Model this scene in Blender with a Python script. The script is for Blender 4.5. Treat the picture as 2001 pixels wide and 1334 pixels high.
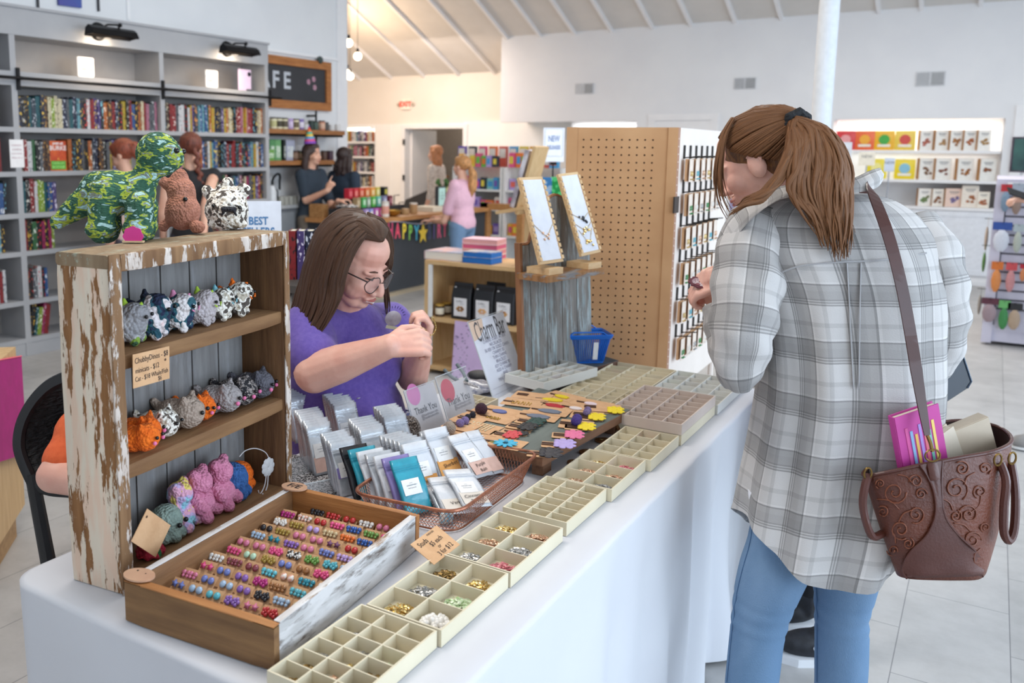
import bpy, math, random
from math import sin, cos, pi, radians, sqrt, atan2
from mathutils import Vector, Matrix, Quaternion, noise
V = Vector
for _o in list(bpy.data.objects): bpy.data.objects.remove(_o)
SC = bpy.context.scene
COL = SC.collection
random.seed(7)

# ---------------- camera (2001x1334) ----------------
CH = 1.55; FPX = 1721.367; PIT = .146106578; ROL = .00732288; YAW = .580998; CXP = 803.78; CYP = 545.36
_F = V((-sin(YAW)*cos(PIT), cos(YAW)*cos(PIT), -sin(PIT)))
_X = V((cos(YAW), sin(YAW), 0)); _U = _X.cross(_F)
CX_ = _X*cos(ROL)+_U*sin(ROL); CU_ = -_X*sin(ROL)+_U*cos(ROL)
FH = V((-sin(YAW), cos(YAW), 0)); XH = _X.copy(); UP = V((0, 0, 1)); O = V((0, 0, CH))
cd = bpy.data.cameras.new('camera'); cam = bpy.data.objects.new('camera', cd); COL.objects.link(cam)
cam.matrix_world = Matrix(((CX_.x, CU_.x, -_F.x, 0), (CX_.y, CU_.y, -_F.y, 0), (CX_.z, CU_.z, -_F.z, CH), (0, 0, 0, 1)))
cd.sensor_width = 36; cd.lens = FPX/2001*36
cd.shift_x = (1000.5-CXP)/2001; cd.shift_y = -(667-CYP)/2001
cd.clip_start = .05
cd.dof.use_dof = True; cd.dof.focus_distance = 1.95; cd.dof.aperture_fstop = 4.2
SC.camera = cam
SC.view_settings.view_transform = 'Standard'; SC.view_settings.look = 'None'
SC.view_settings.gamma = 1; SC.view_settings.exposure = 0.1

def ray(x, y): return _F + CX_*((x-CXP)/FPX) - CU_*((y-CYP)/FPX)
def P(x, y, z): d = ray(x, y); return O+d*((z-CH)/d.z)
def PX(x, y, X): d = ray(x, y); return O+d*(X/d.x)
def PY(x, y, Y): d = ray(x, y); return O+d*(Y/d.y)
def D(x, y, k): return O+ray(x, y)*k

# ---------------- light ----------------
w = bpy.data.worlds.new('daylight'); SC.world = w; w.use_nodes = True
w.node_tree.nodes['Background'].inputs[0].default_value = (.80, .90, 1, 1)
w.node_tree.nodes['Background'].inputs[1].default_value = 1.0
def area(name, loc, size, power, col, direction, sy=None):
    l = bpy.data.lights.new(name, 'AREA'); l.energy = power; l.color = col; l.size = size
    if sy: l.shape = 'RECTANGLE'; l.size_y = sy
    o = bpy.data.objects.new(name, l); COL.objects.link(o); o.location = loc
    o.rotation_euler = V(direction).to_track_quat('-Z', 'Y').to_euler()
    return o
def point(name, loc, power, col, r=.1):
    l = bpy.data.lights.new(name, 'POINT'); l.energy = power; l.color = col; l.shadow_soft_size = r
    o = bpy.data.objects.new(name, l); COL.objects.link(o); o.location = loc; return o
area('storefront_window_light', (3.5, 3.2, 1.75), 6.5, 240, (.66, .82, 1), (-1, .0, -.05), 2.6)
area('added_ceiling_fill', (-1.6, 1.4, 3.3), 1.0, 38, (1, .95, .88), (0, 0, -1))  # unseen overhead fill, added to brighten the foreground table
area('added_ceiling_fill', (-2.9, 5.2, 3.7), 1.6, 75, (1, .95, .88), (0, 0, -1))  # another unseen fill, added to lift the dim middle of the room
area('added_ceiling_fill', (-1.0, 8.8, 3.5), 1.6, 85, (1, .97, .93), (0, 0, -1))  # unseen fill added overhead because the back is dim
point('warm_room_light', (-8.6, 10.8, 2.9), 95, (1, .70, .44), .3)
area('added_ceiling_fill', (-7.6, 11.4, 3.2), 1.2, 52, (1, .84, .74), (0, .15, -1))  # unseen fill, added to whiten the panelling under the cream wall
point('added_back_room_fill', (-8.2, 14.9, 2.4), 14, (1, .88, .76), .2)  # unseen fill, added to warm the taupe wall beyond the doorway

# ---------------- materials ----------------
MATS = {}
def lin(c):
    if isinstance(c, str):
        c = c.lstrip('#'); c = [int(c[i:i+2], 16)/255 for i in (0, 2, 4)]
    return tuple((x/12.92 if x <= .04045 else ((x+.055)/1.055)**2.4) for x in c[:3])+(1,)
def M(name, col='#888888', rough=.6, col2=None, scale=25, st=(1, 1, 1), bump=0, bscale=None, metal=0, emit=0, ecol=None,
      trans=0, alpha=1, coat=0, sheen=0, ramp=(.35, .65), voro=False, sss=0, coord='Object', spec=None, bst=None):
    if name in MATS: return MATS[name]
    m = bpy.data.materials.new(name); m.use_nodes = True; MATS[name] = m
    nt = m.node_tree; N = nt.nodes; L = nt.links; b = N['Principled BSDF']
    c1 = lin(col)
    if col2 is None: k = .93; c2 = (c1[0]*k, c1[1]*k, c1[2]*k, 1)
    else: c2 = lin(col2)
    tc = N.new('ShaderNodeTexCoord'); mp = N.new('ShaderNodeMapping'); L.new(tc.outputs[coord], mp.inputs[0])
    mp.inputs['Scale'].default_value = st
    nz = N.new('ShaderNodeTexNoise'); nz.inputs['Scale'].default_value = scale; nz.inputs['Detail'].default_value = 5
    L.new(mp.outputs[0], nz.inputs[0])
    rp = N.new('ShaderNodeValToRGB'); rp.color_ramp.elements[0].position = ramp[0]; rp.color_ramp.elements[1].position = ramp[1]
    rp.color_ramp.elements[0].color = c1; rp.color_ramp.elements[1].color = c2
    L.new(nz.outputs[0], rp.inputs[0]); L.new(rp.outputs[0], b.inputs['Base Color'])
    b.inputs['Roughness'].default_value = rough; b.inputs['Metallic'].default_value = metal
    if spec is not None: b.inputs['Specular IOR Level'].default_value = spec
    if trans: b.inputs['Transmission Weight'].default_value = trans; b.inputs['IOR'].default_value = 1.3
    if alpha < 1: b.inputs['Alpha'].default_value = alpha
    if coat: b.inputs['Coat Weight'].default_value = coat
    if sheen: b.inputs['Sheen Weight'].default_value = sheen
    if sss: b.inputs['Subsurface Weight'].default_value = sss; b.inputs['Subsurface Radius'].default_value = (.012, .005, .003); b.inputs['Subsurface Scale'].default_value = 1
    if emit: b.inputs['Emission Strength'].default_value = emit; b.inputs['Emission Color'].default_value = lin(ecol or col)
    if bump:
        if voro:
            t = N.new('ShaderNodeTexVoronoi'); t.inputs['Scale'].default_value = bscale or scale; out = t.outputs['Distance']
        else:
            t = N.new('ShaderNodeTexNoise'); t.inputs['Scale'].default_value = bscale or scale; t.inputs['Detail'].default_value = 4; out = t.outputs[0]
        if bst:
            m2 = N.new('ShaderNodeMapping'); m2.inputs['Scale'].default_value = bst; L.new(tc.outputs[coord], m2.inputs[0]); L.new(m2.outputs[0], t.inputs[0])
        else: L.new(mp.outputs[0], t.inputs[0])
        bp = N.new('ShaderNodeBump'); bp.inputs['Strength'].default_value = abs(bump); bp.inputs['Distance'].default_value = .01 if not voro else .02
        if voro: bp.invert = True
        L.new(out, bp.inputs['Height']); L.new(bp.outputs[0], b.inputs['Normal'])
    return m
def ramp_mat(name, stops, scale, st=(1, 1, 1), rough=.9, bump=.6, bscale=90, voro=True, detail=2, dist=0, coord='Object'):
    """patches of several colours from one noise (stops: [(pos,hex)])"""
    m = M(name, stops[0][1], rough, scale=scale, st=st, bump=bump, bscale=bscale, voro=voro, coord=coord)
    rp = [n for n in m.node_tree.nodes if n.type == 'VALTORGB'][0].color_ramp
    rp.interpolation = 'CONSTANT'
    nz = [n for n in m.node_tree.nodes if n.type == 'TEX_NOISE'][0]; nz.inputs['Detail'].default_value = detail; nz.inputs['Distortion'].default_value = dist
    rp.elements[0].position = stops[0][0]; rp.elements[0].color = lin(stops[0][1])
    rp.elements[1].position = stops[1][0]; rp.elements[1].color = lin(stops[1][1])
    for p, c in stops[2:]: e = rp.elements.new(p); e.color = lin(c)
    return m
def wood(name, c1, c2, axis=1, rough=.65, scale=6, bump=.15):
    st = [9, 9, 9]; st[axis] = 1
    return M(name, c1, rough, c2, scale, tuple(st), bump, scale*2, ramp=(.3, .7))
def paint_over_wood(name, wood1, wood2, paint, paint2, thr=.5, scale=7, st=(3, 3, 1), soft=.03, rough=.75):
    m = wood(name, wood1, wood2, 2, rough); nt = m.node_tree; N = nt.nodes; L = nt.links; b = N['Principled BSDF']
    tc = [n for n in N if n.type == 'TEX_COORD'][0]; base = [n for n in N if n.type == 'VALTORGB'][0]
    mp = N.new('ShaderNodeMapping'); mp.inputs['Scale'].default_value = st; L.new(tc.outputs['Object'], mp.inputs[0])
    nz = N.new('ShaderNodeTexNoise'); nz.inputs['Scale'].default_value = scale; nz.inputs['Detail'].default_value = 8; nz.inputs['Roughness'].default_value = .68
    L.new(mp.outputs[0], nz.inputs[0])
    rp = N.new('ShaderNodeValToRGB'); rp.color_ramp.elements[0].position = thr; rp.color_ramp.elements[1].position = thr+soft
    L.new(nz.outputs[0], rp.inputs[0])
    n2 = N.new('ShaderNodeTexNoise'); n2.inputs['Scale'].default_value = 9; n2.inputs['Detail'].default_value = 4; L.new(mp.outputs[0], n2.inputs[0])
    r2 = N.new('ShaderNodeValToRGB'); r2.color_ramp.elements[0].position = .42; r2.color_ramp.elements[1].position = .6
    r2.color_ramp.elements[0].color = lin(paint); r2.color_ramp.elements[1].color = lin(paint2); L.new(n2.outputs[0], r2.inputs[0])
    mx = N.new('ShaderNodeMix'); mx.data_type = 'RGBA'
    L.new(rp.outputs[0], mx.inputs[0]); L.new(base.outputs[0], mx.inputs[6]); L.new(r2.outputs[0], mx.inputs[7]); L.new(mx.outputs[2], b.inputs['Base Color'])
    bp = N.new('ShaderNodeBump'); bp.inputs['Strength'].default_value = .5; bp.inputs['Distance'].default_value = .003
    L.new(rp.outputs[0], bp.inputs['Height']); L.new(bp.outputs[0], b.inputs['Normal'])
    return m

# ---------------- geometry ----------------
_TX = {}
def text_geo(s, bold=0):
    k = (s, bold)
    if k in _TX: return _TX[k]
    c = bpy.data.curves.new('t', 'FONT'); c.body = s; c.size = 1; c.align_x = 'CENTER'; c.align_y = 'CENTER'; c.resolution_u = 2; c.offset = bold
    o = bpy.data.objects.new('t', c); COL.objects.link(o)
    me = bpy.data.meshes.new_from_object(o.evaluated_get(bpy.context.evaluated_depsgraph_get()))
    vs = [v.co.copy() for v in me.vertices]; fs = [tuple(p.vertices) for p in me.polygons]
    bpy.data.objects.remove(o); bpy.data.curves.remove(c); bpy.data.meshes.remove(me)
    _TX[k] = (vs, fs); return _TX[k]
def frame(o, x, y=None, z=None):
    """matrix with local x along x, local y near y"""
    x = V(x).normalized()
    if z is not None: z = V(z).normalized(); y = z.cross(x).normalized(); z = x.cross(y)
    else: y = V(y); z = x.cross(y).normalized(); y = z.cross(x)
    o = V(o)
    return Matrix(((x.x, y.x, z.x, o.x), (x.y, y.y, z.y, o.y), (x.z, y.z, z.z, o.z), (0, 0, 0, 1)))
def rotz(a): return Matrix.Rotation(a, 4, 'Z')
class G:
    def __init__(s): s.v = []; s.f = []; s.m = []; s.uv = {}; s.cur = 0
    def add(s, vs, fs, T=None, mi=None, uvs=None):
        n = len(s.v); mi = s.cur if mi is None else mi
        for p in vs: s.v.append(T @ V(p) if T else V(p))
        for i, f in enumerate(fs):
            if uvs: s.uv[len(s.f)] = uvs[i]
            s.f.append(tuple(n+k for k in f)); s.m.append(mi)
        return s
    def box(s, c, d, T=None, mi=None, R=None):
        x, y, z = d[0]/2, d[1]/2, d[2]/2
        vs = [V((a*x, b*y, e*z)) for e in (-1, 1) for a, b in ((-1, -1), (1, -1), (1, 1), (-1, 1))]
        if R: vs = [R @ p for p in vs]
        vs = [p+V(c) for p in vs]
        return s.add(vs, [(3, 2, 1, 0), (4, 5, 6, 7), (0, 1, 5, 4), (1, 2, 6, 5), (2, 3, 7, 6), (3, 0, 4, 7)], T, mi)
    def b2(s, a, b, T=None, mi=None):
        a = V(a); b = V(b); return s.box((a+b)/2, [abs(b[i]-a[i]) for i in range(3)], T, mi)
    def bevbox(s, c, d, r, T=None, mi=None, axis=2, n=4):
        """box with rounded vertical edges"""
        x, y = d[0]/2-r, d[1]/2-r; pts = []
        for cx_, cy_, a0 in ((x, y, 0), (-x, y, pi/2), (-x, -y, pi), (x, -y, 1.5*pi)):
            for i in range(n+1): a = a0+pi/2*i/n; pts.append((cx_+r*cos(a), cy_+r*sin(a)))
        T2 = Matrix.Translation(V(c)); T2 = T @ T2 if T else T2
        return s.prism(pts, -d[2]/2, d[2]/2, T2, mi)
    def prism(s, pts, z0, z1, T=None, mi=None):
        n = len(pts); vs = [(p[0], p[1], z0) for p in pts]+[(p[0], p[1], z1) for p in pts]
        a = sum(pts[i][0]*pts[(i+1) % n][1]-pts[(i+1) % n][0]*pts[i][1] for i in range(n))
        fs = [tuple(range(n))[::-1], tuple(range(n, 2*n))]+[(i, (i+1) % n, n+(i+1) % n, n+i) for i in range(n)]
        if a < 0: fs = [f[::-1] for f in fs]
        return s.add(vs, fs, T, mi)
    def cyl(s, p0, p1, r0, r1=None, n=12, mi=None, T=None):
        return s.tube([p0, p1], [r0, r0 if r1 is None else r1], n, mi, T)
    def tube(s, pts, rr, n=8, mi=None, T=None, caps=True, flat=1, closed=False, upv=None):
        pts = [V(p) for p in pts]; k = len(pts)
        if not hasattr(rr, '__len__'): rr = [rr]*k
        vs = []; prev = None
        for i, p in enumerate(pts):
            if closed: t = pts[(i+1) % k]-pts[i-1]
            else: t = pts[min(i+1, k-1)]-pts[max(i-1, 0)]
            if t.length < 1e-9: t = V((0, 0, 1))
            t.normalize()
            if prev is None:
                u = V(upv) if upv else (V((0, 0, 1)) if abs(t.z) < .9 else V((1, 0, 0)))
                a = t.cross(u).normalized()
            else: a = (prev-t*prev.dot(t)).normalized()
            prev = a; b = t.cross(a)
            for j in range(n): q = 2*pi*j/n; vs.append(p+a*(cos(q)*rr[i])+b*(sin(q)*rr[i]*flat))
        fs = []; kk = k if closed else k-1
        for i in range(kk):
            i2 = (i+1) % k
            for j in range(n): fs.append((i*n+j, i*n+(j+1) % n, i2*n+(j+1) % n, i2*n+j))
        if caps and not closed: fs += [tuple(range(n))[::-1], tuple(range((k-1)*n, k*n))]
        return s.add(vs, fs, T, mi)
    def sph(s, c, r, R=None, n=12, mi=None, T=None):
        if not hasattr(r, '__len__'): r = (r, r, r)
        vs = [(0, 0, r[2])]; h = n//2+1
        for i in range(1, h):
            a = pi*i/h
            for j in range(n): b = 2*pi*j/n; vs.append((r[0]*sin(a)*cos(b), r[1]*sin(a)*sin(b), r[2]*cos(a)))
        vs.append((0, 0, -r[2])); fs = [(0, 1+j, 1+(j+1) % n) for j in range(n)]
        for i in range(h-2):
            for j in range(n): a = 1+i*n; fs.append((a+j, a+n+j, a+n+(j+1) % n, a+(j+1) % n))
        e = len(vs)-1; a = 1+(h-2)*n; fs += [(e, a+(j+1) % n, a+j) for j in range(n)]
        vs = [((R @ V(p)) if R else V(p))+V(c) for p in vs]
        return s.add(vs, fs, T, mi)
    def cap(s, p0, p1, r0, r1=None, n=12):
        r1 = r0 if r1 is None else r1; s.cyl(p0, p1, r0, r1, n); s.sph(p0, r0, n=n); s.sph(p1, r1, n=n); return s
    def chain(s, pts, rr, n=12):
        for i in range(len(pts)-1): s.cap(pts[i], pts[i+1], rr[i], rr[i+1], n)
        return s
    def lathe(s, prof, c=(0, 0, 0), n=20, mi=None, T=None, sx=1, sy=1):
        vs = []; k = len(prof)
        for r, z in prof:
            for j in range(n): a = 2*pi*j/n; vs.append((c[0]+r*cos(a)*sx, c[1]+r*sin(a)*sy, c[2]+z))
        fs = [(i*n+j, i*n+(j+1) % n, (i+1)*n+(j+1) % n, (i+1)*n+j) for i in range(k-1) for j in range(n)]
        if prof[0][0] > 1e-6: fs.append(tuple(range(n))[::-1])
        if prof[-1][0] > 1e-6: fs.append(tuple(range((k-1)*n, k*n)))
        return s.add(vs, fs, T, mi)
    def loft(s, rings, close=True, caps=(1, 1), mi=None, uv=None, T=None):
        """rings: list of equal lists of points; uv: same shape of (u,v) (len+1 per ring when closed)"""
        n = len(rings[0]); vs = [p for r in rings for p in r]; fs = []; us = []
        for i in range(len(rings)-1):
            for j in range(n if close else n-1):
                j2 = (j+1) % n; fs.append((i*n+j, i*n+j2, (i+1)*n+j2, (i+1)*n+j))
                if uv: us.append((uv[i][j], uv[i][j+1], uv[i+1][j+1], uv[i+1][j]))
        if caps[0]: fs.append(tuple(range(n))[::-1]); us.append([(0, 0)]*n)
        if caps[1]: fs.append(tuple(range((len(rings)-1)*n, len(rings)*n))); us.append([(0, 0)]*n)
        return s.add(vs, fs, T, mi, us if uv else None)
    def text(s, t, T, size, mi=None, bold=0, thick=0.0006):
        vs, fs = text_geo(t, bold/size if size else 0)
        # front faces plus a thin body so the letters have depth
        return s.add([V((p.x*size, p.y*size, thick)) for p in vs], fs, T, mi)
    def fan(s, c, r, n=16, T=None, mi=None, th=.001, sy=1):
        return s.prism([(c[0]+r*cos(2*pi*i/n), c[1]+r*sy*sin(2*pi*i/n)) for i in range(n)], 0, th, T, mi)
    def mesh(s, name, smooth=False):
        me = bpy.data.meshes.new(name); me.from_pydata(s.v, [], s.f)
        if any(s.m): me.polygons.foreach_set('material_index', s.m)
        if s.uv:
            ul = me.uv_layers.new(name='UVMap')
            for i, p in enumerate(me.polygons):
                if i in s.uv:
                    for k, li in enumerate(p.loop_indices): ul.data[li].uv = s.uv[i][k]
        if smooth: me.polygons.foreach_set('use_smooth', [True]*len(me.polygons))
        me.validate(); me.update(); return me
def base_of(me):
    xs = [v.co for v in me.vertices]
    return V(((min(c.x for c in xs)+max(c.x for c in xs))/2, (min(c.y for c in xs)+max(c.y for c in xs))/2, min(c.z for c in xs)))
def tag(o, label=None, cat=None, group=None, kind=None):
    if label: o['label'] = label
    if cat: o['category'] = cat
    if group: o['group'] = group
    if kind: o['kind'] = kind
    return o
def obj(name, g, mats, parent=None, smooth=False, label=None, cat=None, group=None, kind=None, local=False, bev=0, sub=0):
    me = g.mesh(name, smooth) if isinstance(g, G) else g
    if not isinstance(mats, (list, tuple)): mats = [mats]
    for m in mats: me.materials.append(m)
    if smooth and isinstance(g, G) and smooth != 'all':
        try: me.set_sharp_from_angle(angle=radians(40))
        except Exception: pass
    o = bpy.data.objects.new(name, me); COL.objects.link(o)
    if parent is not None:
        o.parent = parent
        if not local: o.matrix_parent_inverse = Matrix.Translation(-wloc(parent))
    elif not local:
        b = base_of(me); me.transform(Matrix.Translation(-b)); o.location = b
    if bev:
        md = o.modifiers.new('b', 'BEVEL'); md.width = bev; md.segments = 2; md.limit_method = 'ANGLE'
    return tag(o, label, cat, group, kind)
def wloc(p): return p.location.copy() if p.parent is None else V((0, 0, 0))
def thing(name, label, cat, loc=(0, 0, 0), rz=0, group=None, M4=None):
    o = bpy.data.objects.new(name, None); COL.objects.link(o); o.empty_display_size = .05
    if M4 is not None: o.matrix_world = M4; o.location = M4.translation
    else: o.location = loc; o.rotation_euler = (0, 0, rz)
    return tag(o, label, cat, group)
def structure(name, g, m, smooth=False): return obj(name, g, m, kind='structure', smooth=smooth)
def dup(root, loc=None, rz=None, label=None, group=None, M4=None, mats=None):
    r = root.copy(); COL.objects.link(r)
    if M4 is not None: r.matrix_world = M4
    else:
        r.location = loc
        if rz is not None: r.rotation_euler = (0, 0, rz)
    if label: r['label'] = label
    if group: r['group'] = group
    def rec(a, b):
        for ch in list(a.children):
            if ch is b or ch == r: continue
            c = ch.copy(); COL.objects.link(c); c.parent = b
            rec(ch, c)
    rec(root, r)
    return r
def blob(g, voxel=.01, smooth=4, fac=.5):
    """melt overlapping solids into one continuous surface"""
    me = bpy.data.meshes.new('b'); me.from_pydata(g.v, [], g.f)
    o = bpy.data.objects.new('b', me); COL.objects.link(o)
    md = o.modifiers.new('r', 'REMESH'); md.mode = 'VOXEL'; md.voxel_size = voxel; md.use_smooth_shade = True
    if smooth: ms = o.modifiers.new('s', 'SMOOTH'); ms.iterations = smooth; ms.factor = fac
    dg = bpy.context.evaluated_depsgraph_get()
    out = bpy.data.meshes.new_from_object(o.evaluated_get(dg))
    bpy.data.objects.remove(o); bpy.data.meshes.remove(me)
    out.polygons.foreach_set('use_smooth', [True]*len(out.polygons))
    return out
def rough_up(me, amp, sc, amp2=0, sc2=1):
    me.update(); ns = [v.normal.copy() for v in me.vertices]
    for v, n in zip(me.vertices, ns):
        d = noise.noise(v.co*sc)*amp
        if amp2: d += noise.noise(v.co*sc2+V((5, 3, 1)))*amp2
        v.co += n*d
    me.update(); return me
def ordw(i): return ['first', 'second', 'third', 'fourth', 'fifth', 'sixth', 'seventh', 'eighth', 'ninth', 'tenth', 'eleventh', 'twelfth', '13th', '14th', '15th', '16th', '17th', '18th', '19th', '20th', '21st', '22nd', '23rd', '24th', '25th', '26th', '27th', '28th', '29th', '30th', '31st', '32nd', '33rd', '34th', '35th', '36th', '37th', '38th', '39th', '40th', '41st', '42nd', '43rd', '44th', '45th'][i]
# ================= room =================
def _floor():
    m = bpy.data.materials.new('grey_plank_tile'); m.use_nodes = True; nt = m.node_tree; N = nt.nodes; L = nt.links; b = N['Principled BSDF']
    tc = N.new('ShaderNodeTexCoord'); mp = N.new('ShaderNodeMapping'); L.new(tc.outputs['Object'], mp.inputs[0])
    mp.inputs['Rotation'].default_value = (0, 0, radians(90)); mp.inputs['Location'].default_value = FLOORLOC
    br = N.new('ShaderNodeTexBrick'); L.new(mp.outputs[0], br.inputs[0])
    br.inputs['Scale'].default_value = 1; br.inputs['Brick Width'].default_value = .61; br.inputs['Row Height'].default_value = .305
    br.inputs['Mortar Size'].default_value = .0015; br.offset = .5
    br.inputs['Color1'].default_value = lin('#bdbbb9'); br.inputs['Color2'].default_value = lin('#b3b1af'); br.inputs['Mortar'].default_value = lin('#77777a')
    nz = N.new('ShaderNodeTexNoise'); nz.inputs['Scale'].default_value = 5; nz.inputs['Detail'].default_value = 9; nz.inputs['Roughness'].default_value = .65; L.new(tc.outputs['Object'], nz.inputs[0])
    r = N.new('ShaderNodeValToRGB'); r.color_ramp.elements[0].color = (.72, .72, .72, 1); r.color_ramp.elements[0].position = .3; r.color_ramp.elements[1].position = .62; L.new(nz.outputs[0], r.inputs[0])
    mx = N.new('ShaderNodeMix'); mx.data_type = 'RGBA'; mx.blend_type = 'MULTIPLY'; mx.inputs[0].default_value = .8
    L.new(br.outputs[0], mx.inputs[6]); L.new(r.outputs[0], mx.inputs[7]); L.new(mx.outputs[2], b.inputs['Base Color'])
    b.inputs['Roughness'].default_value = .42
    return m
FLOORLOC = (.14, -.045, 0)
wall_m = M('white_wall_paint', '#e9eaec', .8, '#e4e5e8', 2)
wallc_m = M('cafe_wall_paint', '#e6e8ea', .8, '#e1e3e6', 2)
warm_m = M('cream_wall_paint', '#ece6de', .8, '#e8e1d8', 2)
ceil_m = M('ceiling_panel', '#dbd8d4', .85, '#d5d2ce', 3)
trim_m = M('white_trim_paint', '#f0f0f1', .55, '#ebebed', 4)
structure('floor', G().b2((-12.5, -1.2, -.1), (3.6, 17, 0)), _floor())
BW = 12.32
NB = ((-1.747, .05), (.95, 1.955))   # niche in the back wall
g = G()
g.b2((-6.47, BW, 1.975), (-5.45, BW+.15, 4.2)); g.b2((-5.45, BW, 1.98), (-4.297, BW+.15, 4.2))
g.b2((-4.297, BW, 0), (-1.747, BW+.15, 4.2)); g.b2((-5.45, BW+.4, 0), (-4.3, BW+.42, 2)); g.b2((-5.45, BW+.1, 1.98), (-4.3, BW+.42, 2.02)); g.b2((-1.747, BW, 1.955), (.05, BW+.15, 4.2)); g.b2((.05, BW, 0), (3.6, BW+.15, 4.2))
g.b2((-1.747, BW, 0), (.05, BW+.15, .05))
g.b2((-5.5, BW, 0), (-4.297, BW+.1, .6))
structure('wall_back', g, wall_m)
WW = 13.3
g = G(); g.b2((-10.9, WW, 2.0), (-6.42, WW+.15, 4.2)); g.b2((-6.47, BW+.15, 2.0), (-6.38, WW, 4.2))
structure('wall_left_of_back', g, warm_m)
g = G()  # white panelled part under the cream wall, with shelves recess and door hole
g.b2((-9.52, WW-.03, 0), (-8.86, WW+.12, 2.0)); g.b2((-8.86, WW-.03, 1.92), (-7.66, WW+.12, 2.0)); g.b2((-7.66, WW-.03, 0), (-5.5, WW+.12, 2.03))
g.b2((-10.9, WW-.03, 1.95), (-9.52, WW+.12, 2.0)); g.b2((-9.2, WW-.045, 0), (-9.17, WW-.03, 1.99))
structure('trim_panelling', g, M('white_panelling', '#f4f4f2', .5, '#efefed', 3))
g = G(); g.b2((-9.8, 15.6, 0), (-6.6, 15.7, 3)); g.b2((-9.8, 13.46, 2.95), (-6.6, 15.7, 3.0)); g.b2((-9.85, 13.46, 0), (-9.8, 15.7, 3)); g.b2((-6.6, 13.46, 0), (-6.55, 15.7, 3)); structure('wall_behind_doorway', g, M('taupe_wall', '#c9c2ba', .85))
structure('wall_left', G().b2((-6.45, 2.0, 0), (-6.25, 8.143, 4.4)), wallc_m)
g = G(); g.b2((-6.25, 7.96, 0), (-6.235, 8.143, 4.4)); g.b2((-6.25, 5.1, 2.62), (-6.238, 5.13, 4.4)); g.b2((-6.25, 6.7, 2.52), (-6.225, 8.0, 2.55))
structure('trim_wall_corner', g, trim_m)
g = G(); g.b2((-10.9, 8.0, 0), (-10.8, WW, 4)); structure('wall_far_left', g, warm_m)
# sloping ceiling
def cz(y): return 3.262+(BW-y)*.43
g = G(); y0, y1 = 6.2, 14.2
vs = []
for x in (-11.2, 3.6):
    for y, dz in ((y0, 0), (y1, 0), (y1, .12), (y0, .12)): vs.append((x, y, cz(y)+dz))
g.add(vs, [(0, 1, 5, 4), (3, 7, 6, 2), (0, 4, 7, 3), (1, 2, 6, 5), (0, 3, 2, 1), (4, 5, 6, 7)])
g.b2((-12.5, -1.3, 4.6), (3.6, 6.2, 4.7)); g.b2((-12.5, 6.1, 4.6), (3.6, 6.2, cz(6.2)+.1))
structure('ceiling', g, ceil_m)
structure('wall_front', G().b2((-12.5, -1.3, 0), (1.4, -1.2, 4.6)), wall_m)
structure('wall_left_near', G().b2((-6.45, -1.2, 0), (-6.25, 2.0, 4.6)), wallc_m)
for i, x in enumerate([-10.6, -9.9, -9.2, -8.5, -7.8, -7.1, -6.38, -5.83, -5.28, -4.72, -4.13, -3.6, -3.02, -2.45, -1.9, -1.34, -.89, -.3, .27]):
    e = WW if x < -6.4 else BW
    g = G(); vs = []
    for xx in (x-.022, x+.022):
        for y, dz in ((y0, 0), (e, 0), (e, -.05), (y0, -.05)): vs.append((xx, y, cz(y)+dz))
    g.add(vs, [(0, 1, 5, 4), (3, 7, 6, 2), (0, 4, 7, 3), (1, 2, 6, 5), (0, 3, 2, 1), (4, 5, 6, 7)])
    structure('trim_%d' % (i+1), g, trim_m)
# column
g = G().cyl((-1.0, 6.6, 0), (-1.0, 6.6, 5.6), .068, n=28)
pc = PY(1613, 120, 6.6); 
g = G().cyl((pc.x, 6.6, 0), (pc.x, 6.6, 5.4), .064, n=28)
structure('trim_column', g, M('column_paint', '#dfe2e6', .5), smooth=True)
# baseboard / back door frame
g = G(); g.b2((-4.12, BW-.02, 0), (-4.03, BW, 1.97)); g.b2((-3.26, BW-.02, 0), (-3.17, BW, 1.97)); g.b2((-4.125, BW-.022, 1.97), (-3.165, BW, 2.06))
structure('door_frame_1', g, trim_m)
structure('door_1', G().b2((-4.03, BW-.012, 0), (-3.26, BW-.002, 1.965)), trim_m)
g = G(); g.b2((.14, BW-.03, 0), (.24, BW, 2.1)); g.b2((.24, BW-.03, 2.0), (1.3, BW, 2.1)); structure('door_frame_2', g, trim_m)
structure('door_2', G().b2((.26, BW-.012, 0), (1.2, BW-.002, 1.99)), trim_m)
# doorway with open white door leaf and hinges
g = G(); g.b2((-8.94, WW-.06, 0), (-8.86, WW+.12, 1.915)); g.b2((-7.66, WW-.06, 0), (-7.58, WW+.12, 1.915)); g.b2((-8.945, WW-.062, 1.915), (-7.575, WW+.12, 1.985))
structure('door_frame_3', g, trim_m)
area('added_recess_fill', (-4.88, BW+.25, 1.97), 1.0, 5, (1, .98, .94), (0, .1, -1), .05); area('added_recess_fill', (-10.05, WW+.12, 1.94), .9, 5, (1, .97, .92), (0, .2, -1), .05)  # fills added to brighten the white recess and the left panelling
g = G(); g.b2((-8.855, WW+.12, 0), (-8.815, WW+.95, 1.9)); dl = structure('door_3', g, trim_m)
g = G()
for z in (1.68, 1.05): g.b2((-8.885, WW-.085, z-.05), (-8.85, WW-.06, z+.05))
obj('door_hinge', g, M('black_metal', '#17171a', .45, metal=.6), dl)
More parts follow.
